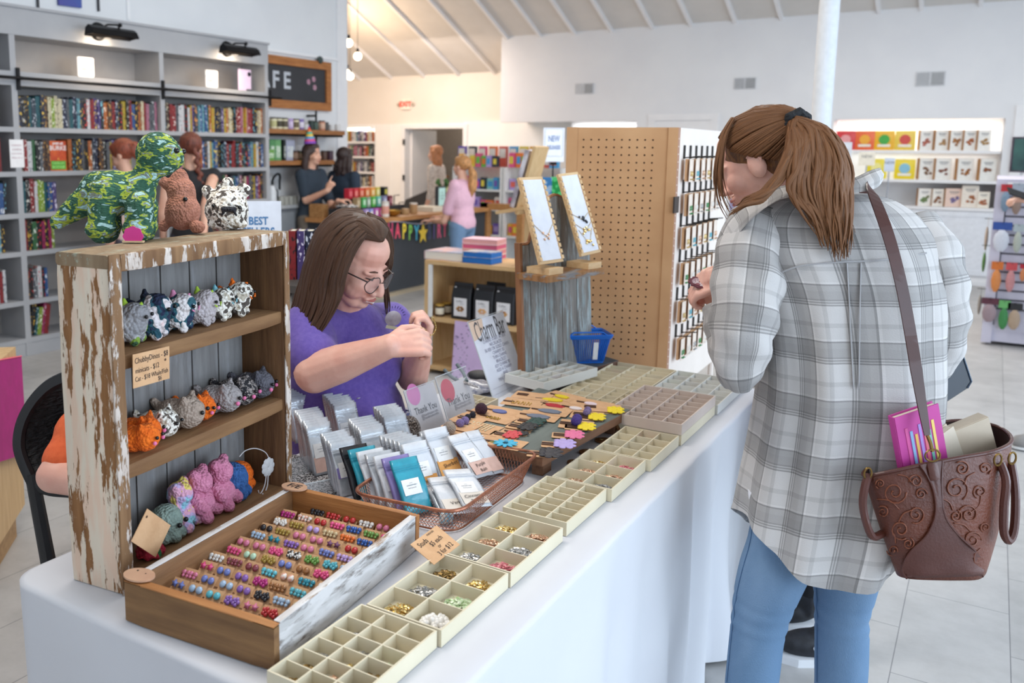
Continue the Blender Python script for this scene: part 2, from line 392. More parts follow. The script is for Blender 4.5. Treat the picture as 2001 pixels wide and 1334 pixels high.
# air vents
vm = M('vent_paint', '#cfd1d4', .5); vd = M('vent_dark', '#54575c', .6)
for i, (x, z) in enumerate(((-5.099, 2.446), (-2.851, 2.443), (-.737, 2.425))):
    w2, h2 = (.14, .075) if i < 2 else (.155, .085)
    t = thing('air_vent', ['small louvred air vent on the white back wall, nearest the exit sign side', 'louvred air vent on the back wall left of the white column', 'louvred air vent on the back wall right of the white column above the snack shelves'][i], 'air vent', (x, BW, z-h2))
    g = G(); g.b2((x-w2, BW-.012, z-h2), (x+w2, BW, z+h2)); obj('vent_frame', g, vm, t)
    for s, dk in ((-1, vm if i == 0 else M('vent_mid', '#8f9297', .6)), (1, vd)):
        g = G(); a = x-w2*.9 if s < 0 else x+.01; b = x-.01 if s < 0 else x+w2*.9
        for k in range(9):
            zz = z-h2*.8+k*h2*.19; g.b2((a, BW-.018, zz), (b, BW-.012, zz+h2*.1))
        g.b2((a, BW-.014, z-h2*.85), (b, BW-.0125, z+h2*.85), mi=1)
        obj('louvre_panel', g, [vm, dk], t)
# exit sign
p = PY(795, 204, WW)
t = thing('exit_sign', 'lit exit sign with two small lamps high on the cream wall', 'exit sign', (p.x, WW, p.z-.1))
g = G().b2((p.x-.1, WW-.05, p.z-.085), (p.x+.1, WW, p.z+.085)); obj('sign_box', g, M('exit_box', '#f6e6d8', .5, emit=.15), t)
g = G().text('EXIT', frame((p.x, WW-.052, p.z), (1, 0, 0), (0, 0, 1)), .12, bold=.006); obj('lettering', g, M('exit_red', '#e2361a', .5, emit=.5), t)
for s in (-1, 1): obj('emergency_lamp', G().sph((p.x+s*.15, WW-.04, p.z), .03), M('emergency_lamp', '#b9aa98', .5), t, smooth=True)
# string of globe bulbs in the warm room
bm_ = M('bulb_glow', '#fff0dc', .4, emit=9, ecol='#ffe2bd')
for i, (x, y) in enumerate(((681, 84), (699, 110), (679, 141), (684, 149))):
    q = D(x, y, 10.2+.35*i)
    t = thing('globe_bulb', 'glowing globe bulb beside the white wall corner, '+['uppermost of four', 'the one hanging furthest out', 'smaller one just above the lowest', 'lowest of four'][i], 'light bulb', q-V((0, 0, .06)), group='globe bulbs by the cafe wall corner')
    obj('bulb', G().sph(q, .048 if i != 2 else .03), bm_, t, smooth=True)
    g = G().cyl(q+V((0, 0, .04)), q+V((0, 0, .09)), .016); g.tube([q+V((0, 0, .09)), V((q.x, q.y, min(cz(q.y), 4.6)))], .003, 5); obj('socket', g, MATS['black_metal'], t)
# small blue and black wall lettering above the bookcase
q = PX(138, 20, -6.24)
t = thing('wall_lettering', 'bottoms of big black letters with a blue picture on the wall over the bookcase', 'wall lettering', (-6.24, q.y, 2.66))
g = G()
a = PX(113, 10, -6.24); b = PX(158, 16, -6.24)
zt = a.z+.35
g.add([(-6.245, a.y, a.z), (-6.245, b.y, b.z-.0), (-6.245, b.y, zt), (-6.245, a.y, zt), (-6.225, a.y, a.z), (-6.225, b.y, b.z), (-6.225, b.y, zt), (-6.225, a.y, zt)], [(3, 2, 1, 0), (4, 5, 6, 7), (0, 1, 5, 4), (1, 2, 6, 5), (2, 3, 7, 6), (3, 0, 4, 7)])
obj('blue_picture', g, M('blue_print', '#3d5ca6', .6, '#4a4e9a', 8), t)
for x in (74, 192):
    c = PX(x, 12, -6.24); obj('letter_stroke', G().b2((-6.245, c.y-.008, c.z-.04), (-6.23, c.y+.008, c.z+.4)), M('letter_black', '#3c3c40', .6), t)
# ================= bookcase wall =================
gs = M('grey_painted_shelf', '#a9aaad', .55, '#a3a4a8', 5)
gsb = M('grey_shelf_back', '#a8a3a0', .7, '#a19c99', 5)
BXF, BXB = -5.93, -6.245
posts = [(2.36, 2.41), (3.80, 3.846), (5.157, 5.203), (6.445, 6.49)]
SHZ = [1.69, 1.37, 1.065, .785, .42, .135]      # top face of each shelf
t = thing('bookcase', 'tall grey built-in bookcase along the left wall, full of mystery books', 'bookcase', (-6.09, 4.4, 0))
for a, b in posts: obj('post', G().b2((BXB, a, 0), (BXF, b, 2.34)), gs, t)
obj('header', G().b2((BXB, 2.36, 2.34), (BXF+.004, 6.49, 2.53)), gs, t)
obj('crown', G().b2((BXB, 2.36, 2.53), (BXF+.02, 6.50, 2.55)), gs, t)
for (a, b) in zip(posts[:-1], posts[1:]):
    y0, y1 = a[1], b[0]
    for z in SHZ: obj('shelf', G().b2((BXB, y0, z-.035), (BXF, y1, z)), gs, t)
    obj('display_ledge', G().b2((BXB, y0, 1.985), (BXF+.002, y1, 2.085)), gs, t)
    obj('plinth', G().b2((BXB, y0, 0), (BXF-.005, y1, .10)), gs, t)
obj('back_panel', G().b2((-6.25, 2.36, 0), (BXB+.005, 6.49, 2.4)), gsb, t)
t = thing('ladder_rail', 'black library ladder rail running across the grey bookcase', 'rail', (BXF+.05, 4.6, 2.0))
obj('rail', G().cyl((BXF+.05, 2.3, 2.035), (BXF+.05, 6.62, 2.035), .012, n=10), MATS['black_metal'], t, smooth=True)
for y in (3.85, 5.18, 6.5):
    obj('bracket', G().b2((BXF+.003, y-.012, 1.955), (BXF+.02, y+.012, 2.11)).b2((BXF+.003, y-.01, 2.022), (BXF+.055, y+.01, 2.048)), MATS['black_metal'], t)
# ---- books ----
BCOL = dict(black='#1b1c22', navy='#1f2b4d', teal='#1f6d7a', red='#b02a2e', yellow='#e3c53c', cream='#d9cfae', orange='#de7a34', blue='#3467ae', white='#dcdde0',
            purple='#5e4a92', green='#3f7f4c', pink='#d98aa6', grey='#70757e', brown='#5b4134', aqua='#7fc0d2', lime='#a9c940', magenta='#bd2a6b', slate='#3a4a5e')
TX = dict(black=('#d9d7cf', '#e0b23a', '#d8413a', '#7fc0d2'), navy=('#d6dbe6', '#e6c04a'), teal=('#e9efe9', '#152c33'), red=('#f0e6dc', '#1c1416'), yellow=('#22211d', '#b3372d'),
          cream=('#2b2a28', '#93402e'), orange=('#27201b', '#f3ead6'), blue=('#edf0f4', '#f0cf52'), white=('#2a3550', '#b8373a'), purple=('#e8e1f2', '#f0cf52'), green=('#eef2e6', '#1a2b1c'),
          pink=('#402336', '#f6f0f1'), grey=('#e9e9e9', '#1c1d20'), brown=('#e3d2b2', '#cf9a4e'), aqua=('#23323a', '#ffffff'), lime=('#22301c', '#f5f7e6'), magenta=('#f4e3ec', '#26141d'), slate=('#d9dfe6', '#e39a4a'))
for _k in BCOL: BCOL[_k] = '#%02x%02x%02x' % tuple(int(int(BCOL[_k][i:i+2], 16)*(.72 if _k not in ('white', 'cream') else .86)) for i in (1, 3, 5))
def spine(colname, k):
    t = TX[colname][k % len(TX[colname])]; n = 'book_%s_%d' % (colname, k % len(TX[colname]))
    if n in MATS: return MATS[n]
    m = M(n, BCOL[colname], .45); nt = m.node_tree; N = nt.nodes; L = nt.links; b = N['Principled BSDF']
    rp = [x for x in N if x.type == 'VALTORGB'][0]; nz = [x for x in N if x.type == 'TEX_NOISE'][0]; mp = [x for x in N if x.type == 'MAPPING'][0]
    oi = N.new('ShaderNodeObjectInfo'); ad = N.new('ShaderNodeVectorMath'); L.new(mp.outputs[0], ad.inputs[0])
    ml = N.new('ShaderNodeVectorMath'); ml.operation = 'SCALE'; ml.inputs[0].default_value = (13, 7, 31); L.new(oi.outputs['Random'], ml.inputs['Scale']); L.new(ml.outputs[0], ad.inputs[1])
    s2 = N.new('ShaderNodeMapping'); s2.inputs['Scale'].default_value = (1, 2.2, 1); L.new(ad.outputs[0], s2.inputs[0])
    L.new(s2.outputs[0], nz.inputs[0]); nz.inputs['Scale'].default_value = 42; nz.inputs['Detail'].default_value = 1
    rp.color_ramp.interpolation = 'CONSTANT'; rp.color_ramp.elements[0].position = 0; rp.color_ramp.elements[0].color = lin(BCOL[colname])
    rp.color_ramp.elements[1].position = .625; rp.color_ramp.elements[1].color = lin(t)
    return m
pages = M('book_pages', '#e6dfce', .8, '#d8d0bd', 60, (1, 1, 8))
_bm = {}
def book_mesh(th, h, d):
    th = round(th, 3); h = round(h/.01)*.01
    k = (th, h, d)
    if k in _bm: return _bm[k]
    g = G(); c = .0025
    g.b2((-.0, 0, 0), (c, th, h), mi=0); g.b2((-d, 0, 0), (-.0, c, h), mi=0); g.b2((-d, th-c, 0), (0, th, h), mi=0)
    g.b2((-d+.004, c, .004), (0, th-c, h-.004), mi=1)
    me = g.mesh('book'); me.materials.append(None); me.materials.append(pages); _bm[k] = me; return me
def put_book(name, X, y, z, th, h, d, colname, k, label, group, tilt=0, rz=0, cat='book'):
    me = book_mesh(th, h, d)
    o = bpy.data.objects.new(name, me); COL.objects.link(o)
    o.material_slots[0].link = 'OBJECT'; o.material_slots[0].material = spine(colname, k)
    o.location = (X, y, z); o.rotation_euler = (tilt, 0, rz); tag(o, label, cat, group); return o
SEQ = {
 (1, 0): 'navy black black teal slate teal navy brown cream lime cream cream navy grey teal navy aqua navy black white red purple purple black orange brown red navy navy black yellow black red blue black orange cream red pink grey',
 (2, 0): 'black brown red red grey white white black white yellow purple slate aqua blue aqua blue green orange yellow navy navy black purple yellow orange cream cream navy black red red pink yellow',
 (1, 1): 'brown red white green black grey brown brown orange black black navy grey black orange slate navy brown black grey yellow purple blue navy',
 (2, 1): 'black slate black grey black pink lime navy navy grey orange pink orange blue slate white yellow aqua blue black black navy red black red',
 (1, 2): 'teal black red white lime lime teal blue purple red orange orange blue slate black navy black red slate black navy teal brown grey aqua green red pink',
 (2, 2): 'red red brown slate black red purple yellow navy grey magenta cream brown pink grey blue teal slate navy red green black',
 (1, 3): 'red black green black magenta black magenta lime purple blue aqua brown pink teal cream navy navy orange green brown black yellow blue red pink teal',
 (2, 3): 'brown red black white navy grey teal slate blue red brown black',
 (1, 4): 'brown black grey white black blue red teal',
 (1, 5): 'black teal lime magenta red brown navy cream',
 (0, 0): 'black red pink brown', (0, 1): 'black yellow red red', (0, 2): 'red blue black', (0, 3): 'blue yellow aqua black', (0, 4): 'navy white red white', }
baynm = ['edge bay', 'middle bay', 'right bay']
rownm = ['top book row', 'second book row', 'third book row', 'fourth book row', 'fifth book row', 'bottom book row']
for (b, r), s in SEQ.items():
    cols = s.split(); rng = random.Random(b*10+r)
    y0, y1 = posts[b][1]+.01, posts[b+1][0]-.01
    if b > 0 and r < 3 or (b, r) == (1, 3): cols = (cols+cols[::-1])[:{0: 42, 1: 37, 2: 41, 3: 38}[r]]
    full = b > 0 and r < 4 and not (b, r) == (2, 3)
    if b == 0: y0 = y1-.045*len(cols)-.02
    if (b, r) == (2, 3): y0, y1 = 5.75, 6.4
    if (b, r) in ((1, 4), (1, 5)): y1 = y0+.36
    face = (b, r) == (1, 1)
    ws = [rng.uniform(.021, .038) for _ in cols]
    avail = (y1-y0)-(.155 if face else 0)-(0 if full else .0)
    kf = min(avail/sum(ws), 1.35) if full else min(1.0, avail/sum(ws))
    y = y0; hmax = {0: .245, 1: .25, 2: .25, 3: .235, 4: .25, 5: .24}[r]
    for i, c in enumerate(cols):
        if face and i == 8:
            t = thing('face_out_book', 'face-out crime novel with orange and green cover on the second book row', 'book', (-6.02, y+.074, SHZ[1]), group=None)
            x = BXF-.045
            obj('cover', G().b2((x-.03, y+.004, SHZ[1]), (x, y+.148, SHZ[1]+.225)), [M('burke_cover', '#d9662a', .5, '#b8401f', 12)], t)
            obj('page_block', G().b2((x-.028, y+.006, SHZ[1]+.003), (x-.003, y+.1495, SHZ[1]+.222)), pages, t)
            obj('cover_panel', G().b2((x, y+.012, SHZ[1]+.01), (x+.001, y+.14, SHZ[1]+.075)), M('burke_green', '#4d9a2c', .5), t)
            for tx, zz, sz, cc in (('JAMES LEE', .205, .02, 'white'), ('BURKE', .17, .048, 'white'), ('A', .09, .016, 'gold'), ('CADILLAC', .058, .024, 'lime'), ('BOOGIE', .028, .03, 'lime')):
                obj('title', G().text(tx, frame((x+.0012, y+.076, SHZ[1]+zz), (0, 1, 0), (0, 0, 1)), sz, bold=.001), M('title_'+cc, {'white': '#f3e9e6', 'gold': '#e9bb4a', 'lime': '#9fe07a'}[cc], .5), t)
            y += .155
        _q = V((BXF, y+.015, SHZ[r]+.12))-O; _px = CXP+FPX*_q.dot(CX_)/_q.dot(_F); _py = CYP-FPX*_q.dot(CU_)/_q.dot(_F)
        hid = (115 < _px < 300 and 372 < _py) or (_px > 100 and _py > 478) or (262 < _px < 352 and 262 < _py < 480) or _py > 640 and _px > 100
        th = ws[i]*kf*.98; h = rng.uniform(hmax-.035, hmax)
        if (b, r, i) == (1, 0, 2):
            th = .036
        tilt = 0
        if r == 5 and b == 1: tilt = -.16
        if y+th > y1+.02: break
        if hid: y += ws[i]*kf; continue
        o = put_book('book', BXF-.03-rng.uniform(0, .012), y, SHZ[r]+(.006 if tilt else .0005), th, h, .15, c, rng.randint(0, 3), '%s book, %s from left, %s, %s of grey bookcase' % (c, ordw(i), rownm[r], baynm[b]), 'mystery books on the grey bookcase', tilt)
        if (b, r, i) == (1, 0, 2):
            gg = G().text('LOCKED IN', frame((.0008, th/2, h/2), (0, 0, -1), (0, 1, 0)), .034, bold=.001)
            obj('title', gg, M('locked_gold', '#e8b02c', .5), o, local=True)
        y += ws[i]*kf
# ---- picture lights ----
bl = MATS['black_metal']
for i, (px, py) in enumerate(((195, 68), (445, 95))):
    c = PX(px, py, BXF)
    t = thing('picture_light', ['black picture light over the left visible bay of the bookcase', 'black picture light over the right bay of the bookcase, nearest the cafe sign'][i], 'lamp', c)
    y = c.y-.02; z = 2.44; X = BXF
    obj('wall_plate', G().cyl((X+.004, y, z), (X+.03, y, z), .072, .062, 24), bl, t, smooth=True)
    obj('arm', G().tube([(X+.03, y, z+.02), (X+.09, y+.03, z+.05), (X+.17, y+.06, z+.045), (X+.19, y+.06, z)], .008, 8).sph((X+.17, y+.08, z+.045), .017), bl, t, smooth=True)
    g = G(); L2 = .21; prof = [(.12, -.055), (.135, .0), (.17, .022), (.205, .0), (.23, -.045)]
    out = [(X+a, z+b) for a, b in prof]; inn = [(X+a+(.006 if a < .15 else -.006 if a > .19 else 0), z+b-.006) for a, b in prof]
    pts = out+inn[::-1]
    T = Matrix(((1, 0, 0, 0), (0, 0, 1, 0), (0, 1, 0, 0), (0, 0, 0, 1)))
    g.prism([(a, b) for a, b in pts], y-L2, y+L2, T)
    for yy in (y-L2, y+L2): g.prism([(a, b) for a, b in out], yy-.003, yy+.003, T)
    obj('shade', g, bl, t)
    g = G()
    for s in (-1, 1): g.sph((X+.175, y+s*.1, z-.025), (.022, .085, .016))
    obj('bulb', g, M('picture_bulb', '#ffe9cc', .4, emit=14, ecol='#ffd9a8'), t, smooth=True)
    l = area('picture_light_glow', (X+.13, y, z-.055), .05, 3.6, (1, .80, .58), (-.55, 0, -1), .36)
# ---- shelf signs ----
sg = M('white_sign_card', '#f6f4f4', .5)
def sign_lines(t, lines, T, mat, z=.0):
    for i, (s, y, sz) in enumerate(lines): obj('lettering', G().text(s, T @ Matrix.Translation((0, y, .0005)), sz), mat, t)
dk = M('sign_ink', '#5c5f68', .6)
for i, (px, py) in enumerate(((168, 131), (414, 154))):
    c = PX(px, py, -5.98); t = thing('shelf_sign', ['small white sign card on the ledge under the first picture light', 'small white sign card beside the pink notice on the upper ledge'][i], 'sign', (c.x, c.y, 2.087))
    T = frame((c.x, c.y, c.z), (0, 1, 0), (0, 0, 1)); h = .085
    obj('card', G().bevbox((0, 0, -.004), (.15, .15, .006), .012, T=T), sg, t)
    obj('acrylic_stand', G().b2((c.x-.05, c.y-.06, 2.086), (c.x+.01, c.y+.06, 2.09)), M('acrylic_edge', '#dfe8ee', .1), t)
    sign_lines(t, (('MYSTERY &', .02, .026), ('THRILLER', -.018, .03)), T, dk)
c = PX(478, 157, -5.97); t = thing('notice', 'pink notice card clipped up at the right end of the upper ledge', 'notice', (c.x, c.y, 2.087))
T = frame((c.x, c.y, c.z), (0, 1, 0), (0, 0, 1))
obj('card', G().box((0, 0, 0), (.17, .2, .003), T), M('pink_card', '#e3cbe6', .6), t)
obj('flag_mark', G().fan((.06, .06), .022, 12, T @ Matrix.Translation((0, 0, .002))), bl, t)
obj('clip', G().b2((c.x, c.y+.02, 2.06), (c.x+.03, c.y+.06, 2.1)), bl, t)
sign_lines(t, (('Book Club', .05, .026), ('MEETING', -.03, .022), ('THIS WEEK', -.055, .018)), T, dk)
c = PX(34, 300, BXF); t = thing('post_notice', 'white paper notice taped to the grey bookcase post', 'notice', (BXF+.002, c.y, c.z-.12))
obj('paper', G().b2((BXF+.001, c.y-.06, c.z-.1), (BXF+.0025, c.y+.05, c.z+.1)), sg, t)
sign_lines(t, (('Looking for', .06, .018), ('something', .03, .018), ('in the series?', 0, .016), ('Please ask us', -.03, .016)), frame((BXF+.0028, c.y-.005, c.z), (0, 1, 0), (0, 0, 1)), M('rose_ink', '#b98a92', .6))
# ================= cafe wall =================
cw = wood('sign_frame_oak', '#b8793f', '#94592a', 1, .5)
t = thing('cafe_sign', 'framed black cafe sign with white capitals and pink flowers on the wall', 'sign', (-6.22, 7.1, 1.96))
y0, y1, z0, z1 = 6.505, 7.811, 1.962, 2.487
obj('blackboard', G().b2((-6.25, y0, z0+.02), (-6.222, y1-.02, z1-.02)), M('blackboard', '#38393d', .7, '#313236', 3), t)
for a, b in (((-6.25, y0, z1-.085), (-6.20, y1, z1)), ((-6.25, y0, z0), (-6.20, y1, z0+.085)), ((-6.25, y1-.085, z0+.085), (-6.2, y1, z1-.085)), ((-6.25, y0, z0+.085), (-6.2, y0+.085, z1-.085))):
    obj('frame_rail', G().b2(a, b), cw, t)
c1 = PX(539, 158, -6.22); c2 = PX(561, 161, -6.22)
wl = M('chalk_white', '#c9cdd3', .7, '#b9bec6', 40)
for ch, yy in (('F', c1.y), ('E', c2.y), ('A', c1.y-.17)): obj('letter', G().text(ch, frame((-6.221, yy, 2.24), (0, 1, 0), (0, 0, 1)), .235, bold=.006), wl, t)
pk = M('pink_petal', '#d9b3c2', .6, '#b97f96', 30)
for px, py in ((603, 160), (613, 155), (615, 171)):
    c = PX(px, py, -6.222); g = G(); T = frame((-6.221, c.y, c.z), (0, 1, 0), (0, 0, 1))
    for k in range(5): a = k*2*pi/5; g.fan((.017*cos(a), .017*sin(a)), .014, 8, T)
    obj('flower', g, pk, t)
c = PX(627, 116, -6.19); obj('sign_knob', G().sph((-6.2, c.y, 2.5), (.03, .04, .04)), M('dark_green_grey', '#3c4a48', .6), t, smooth=True)
# floating shelves with pipe posts
shw = wood('shelf_oak', '#a8713f', '#86542b', 1, .5)
for i, (z, ya, yb) in enumerate(((1.745, 6.5, 7.79), (1.43, 6.5, 7.6))):
    t = thing('wall_shelf', ['upper oak wall shelf under the cafe sign', 'lower oak wall shelf under the cafe sign'][i], 'shelf', (-6.12, 7.1, z-.06), group=None)
    obj('plank', G().b2((-6.25, ya, z-.045), (-6.0, yb, z)), shw, t)
    obj('pipe_rail', G().cyl((-6.02, ya, z-.058), (-6.02, yb-.02, z-.058), .012, n=8).cyl((-6.25, yb-.05, z-.058), (-6.02, yb-.05, z-.058), .012, n=8), bl, t)
t = thing('pipe_upright', 'black pipe upright holding the oak cafe shelves', 'pipe', (-6.1, 7.44, .95))
obj('pipe', G().cyl((-6.12, 7.44, 1.31), (-6.12, 7.44, 1.95), .012, n=8).cyl((-6.249, 7.44, 1.9), (-6.12, 7.44, 1.9), .012, n=8).cyl((-6.249, 6.6, 1.31), (-6.12, 6.6, 1.31), .012, n=8).cyl((-6.12, 6.6, 1.31), (-6.12, 6.6, 1.95), .012, n=8), bl, t)
def jar(name, label, c, r, h, col, lid, group, band=None, col2=None, cat='jar'):
    t = thing(name, label, cat, c, group=group)
    obj('body', G().lathe([(r*.92, 0), (r, .01), (r, h*.86), (r*.92, h*.88)], c, 16), M('jar_'+col.strip('#'), col, .4), t, smooth=True)
    if lid: obj('lid', G().lathe([(r*.96, h*.88), (r*.98, h*.89), (r*.98, h), (r*.9, h)], c, 16), M('jar_'+lid.strip('#'), lid, .4), t, smooth=True)
    if band: obj('paper_band', G().lathe([(r*1.01, h*.2), (r*1.02, h*.21), (r*1.02, h*.7), (r*1.01, h*.71)], c, 16), M('jar_'+band.strip('#'), band, .6), t, smooth=True)
    return t
TOPJ = [(534, .036, .115, '#e9e3c4', '#3a382e', '#c9c58e', 'cream'), (545, .036, .115, '#e9e3c4', '#3a382e', '#4a4436', 'cream dark-banded'), (556, .036, .115, '#e6dfbe', '#3a382e', '#5a5140', 'cream striped'),
        (567, .034, .11, '#b9a0cf', '#b9a0cf', '#d9c9e6', 'lilac'), (578, .036, .11, '#e9dfba', '#2e2b22', '#6a5d44', 'tall cream'), (588, .034, .11, '#8472b2', '#8472b2', '#e6e0f0', 'purple'),
        (608, .034, .10, '#22332c', '#22332c', None, 'dark green'), (616, .034, .095, '#45594d', '#2c332e', None, 'grey green'), (629, .036, .105, '#c98a70', '#2b2725', '#d9b29a', 'copper'), (637, .03, .09, '#4a4846', '#3d3b3a', None, 'charcoal'),
        (648, .032, .075, '#dcdcdc', None, None, 'clear glass'), (660, .032, .085, '#e0dfde', None, None, 'white glass'), (598, .034, .06, '#d9dad7', '#c9cac6', None, 'low white')]
for x, r, h, a, b, bd, nm in TOPJ:
    q = PX(x, 250, -6.1); jar('canister', nm+' canister on the upper oak cafe shelf', (-6.1, q.y, 1.7455), r, h, a, b, 'canisters on the upper cafe shelf', bd, cat='canister')
for i, (x, wd, h, c, nm) in enumerate(((527, .075, .21, '#54905c', 'green'), (538, .085, .21, '#6ba46c', 'pale green'), (551, .03, .21, '#2d3532', 'black'), (562, .13, .205, '#a9aec2', 'lilac grey'), (527, .09, .11, '#6aa048', 'short leaf green'))):
    q = PX(x, 300, -6.12 if i < 4 else -6.04)
    t = thing('tea_tin', nm+' box of tea standing on the lower oak cafe shelf', 'tin', (q.x, q.y, 1.4305), group='boxes on the lower cafe shelf')
    obj('body', G().b2((q.x-.05, q.y-wd/2, 1.4305), (q.x+(.04 if i < 4 else .02), q.y+wd/2, 1.4305+h)), M('tin_%d' % i, c, .5, None, 40), t)
    obj('label_panel', G().b2((q.x+.04 if i < 4 else q.x+.02, q.y-wd*.35, 1.46), (q.x+.042 if i < 4 else q.x+.022, q.y+wd*.35, 1.4305+h*.7)), M('tin_label_%d' % i, c, .5, '#e9efe6', 60), t)
for i, (x, a, b) in enumerate(((577, '#6b4a3a', '#2a2220'), (588, '#5a5a3e', '#2a2a20'), (633, '#5a4034', '#221c1a'), (645, '#4a2f3c', '#221a1e'))):
    q = PX(x, 300, -6.08); jar('spice_jar', ['brown', 'olive', 'umber', 'plum'][i]+' dark lidded jar on the lower oak cafe shelf', (-6.08, q.y, 1.4305), .036, .10, a, b, 'dark jars on the lower cafe shelf', '#8a6f5a' if i < 2 else None)
# back counter, faucet
t = thing('back_counter', 'grey back counter with steel top below the cafe shelves', 'counter', (-6.08, 7.1, 0))
obj('cabinet', G().b2((-6.249, 6.51, .06), (-6.07, 7.9, .94)), M('cabinet_grey', '#70747a', .5), t)
obj('worktop', G().b2((-6.249, 6.51, .94), (-6.05, 7.92, .975)), M('steel_top', '#c9ccd0', .35, metal=.3), t)
obj('cabinet_door', G().b2((-6.07, 6.55, .1), (-6.06, 7.0, .9)), M('cabinet_grey2', '#858a90', .5), t)
q = PX(532, 360, -6.15)
t = thing('faucet', 'black gooseneck faucet on the cafe back counter', 'faucet', (-6.15, q.y, .976))
obj('spout', G().tube([(-6.15, q.y, .976), (-6.15, q.y, 1.22)]+[(-6.15+.03*sin(a), q.y+.055*(1-cos(a)), 1.22+.075*sin(a)) for a in [pi*k/8 for k in range(1, 9)]]+[(-6.15, q.y+.11, 1.13)], .012, 8), bl, t, smooth=True)
obj('handle', G().cyl((-6.15, q.y-.02, .98), (-6.11, q.y-.06, 1.04), .007, n=6), bl, t)
q = PX(531, 385, -6.11); t = thing('kettle', 'white kettle beside the black faucet', 'kettle', (-6.11, q.y, .976))
obj('body', G().lathe([(.05, 0), (.052, .02), (.047, .15), (.03, .2), (.0, .21)], (-6.11, q.y, .976), 16), M('kettle_white', '#dfe2e6', .3), t, smooth=True)
obj('handle', G().tube([(-6.11, q.y+.05, 1.15), (-6.11, q.y+.09, 1.12), (-6.11, q.y+.085, 1.04), (-6.11, q.y+.055, 1.0)], .007, 6), bl, t, smooth=True)
for i, x in enumerate((549, 558, 567, 576)):
    q = PX(x, 385, -6.1); jar('steel_pitcher', ['first', 'second', 'third', 'fourth'][i]+' of the small steel milk pitchers on the back counter', (-6.1, q.y, .976), .034, .1, '#a3a39c', None, 'steel pitchers on the back counter', cat='pitcher')
# ================= people kit =================
skin = M('skin', '#e2b49c', .5, '#d9a48c', 9, sss=.08, bump=.05, bscale=300)
skin_r = M('skin_rosy', '#e8b7a4', .48, '#dca391', 14, sss=.1, bump=.06, bscale=350)
eye_d = M('eye_dark', '#1d1613', .2)
def axes(fwd, up=UP):
    f = V(fwd).normalized(); r = f.cross(V(up)).normalized(); u = r.cross(f)
    return Matrix(((r.x, f.x, u.x), (r.y, f.y, u.y), (r.z, f.z, u.z)))   # local x=right, y=forward, z=up
def headshape(g, c, R, s=1.0, n=14, detail=1):
    """head about .23 m tall, centre c between the ears"""
    def W(x, y, z): return V(c)+R @ V((x*s, y*s, z*s))
    def e(p, r, tilt=None): g.sph(W(*p), [k*s for k in r], R=R if tilt is None else R @ tilt, n=n)
    e((0, -.012, .035), (.076, .094, .083)); e((0, .028, -.01), (.064, .068, .085)); e((0, .03, -.06), (.05, .055, .045))
    e((0, .068, -.086), (.024, .022, .02)); e((0, .02, .055), (.066, .07, .055))
    for q in (-1, 1):
        e((q*.036, .058, -.028), (.028, .03, .03)); e((q*.076, -.004, -.01), (.01, .022, .033)); e((q*.03, .074, .018), (.022, .016, .008))
        e((q*.013, .1, -.038), (.011, .011, .009))
    if detail:
        g.cap(W(0, .088, .016), W(0, .112, -.028), .0085*s, .012*s, 8); e((0, .112, -.034), (.013, .012, .011))
        e((0, .088, -.06), (.026, .013, .0085)); e((0, .086, -.069), (.022, .013, .0085))
def face_bits(parent, c, R, s, lidcol, eyes=True, lipcol='#b8655c', brow='#6b4a36', eye=None, z=.004):
    def W(x, y, z): return V(c)+R @ V((x*s, y*s, z*s))
    if eyes:
        g = G()
        for q in (-1, 1): g.sph(W(q*.03, .078, z), (.0105*s, .006*s, .005*s), R=R, n=10)
        obj('eyes', g, eye or eye_d, parent, smooth=True)
    g = G()
    for q in (-1, 1): g.tube([W(q*.014, .09, .022), W(q*.03, .09, .027), W(q*.047, .076, .02)], [.002*s, .0028*s, .001*s], 6)
    obj('eyebrows', g, M('brow'+brow.strip('#'), brow, .8), parent, smooth=True)
    g = G(); g.tube([W(-.024, .088, -.064), W(-.01, .1, -.062), W(0, .1015, -.063), W(.01, .1, -.062), W(.024, .088, -.064)], [.001*s, .004*s, .0045*s, .004*s, .001*s], 6)
    g.tube([W(-.02, .089, -.068), W(0, .0995, -.072), W(.02, .089, -.068)], [.001*s, .005*s, .001*s], 6)
    obj('lips', g, M('lip'+lipcol.strip('#'), lipcol, .4), parent, smooth=True)
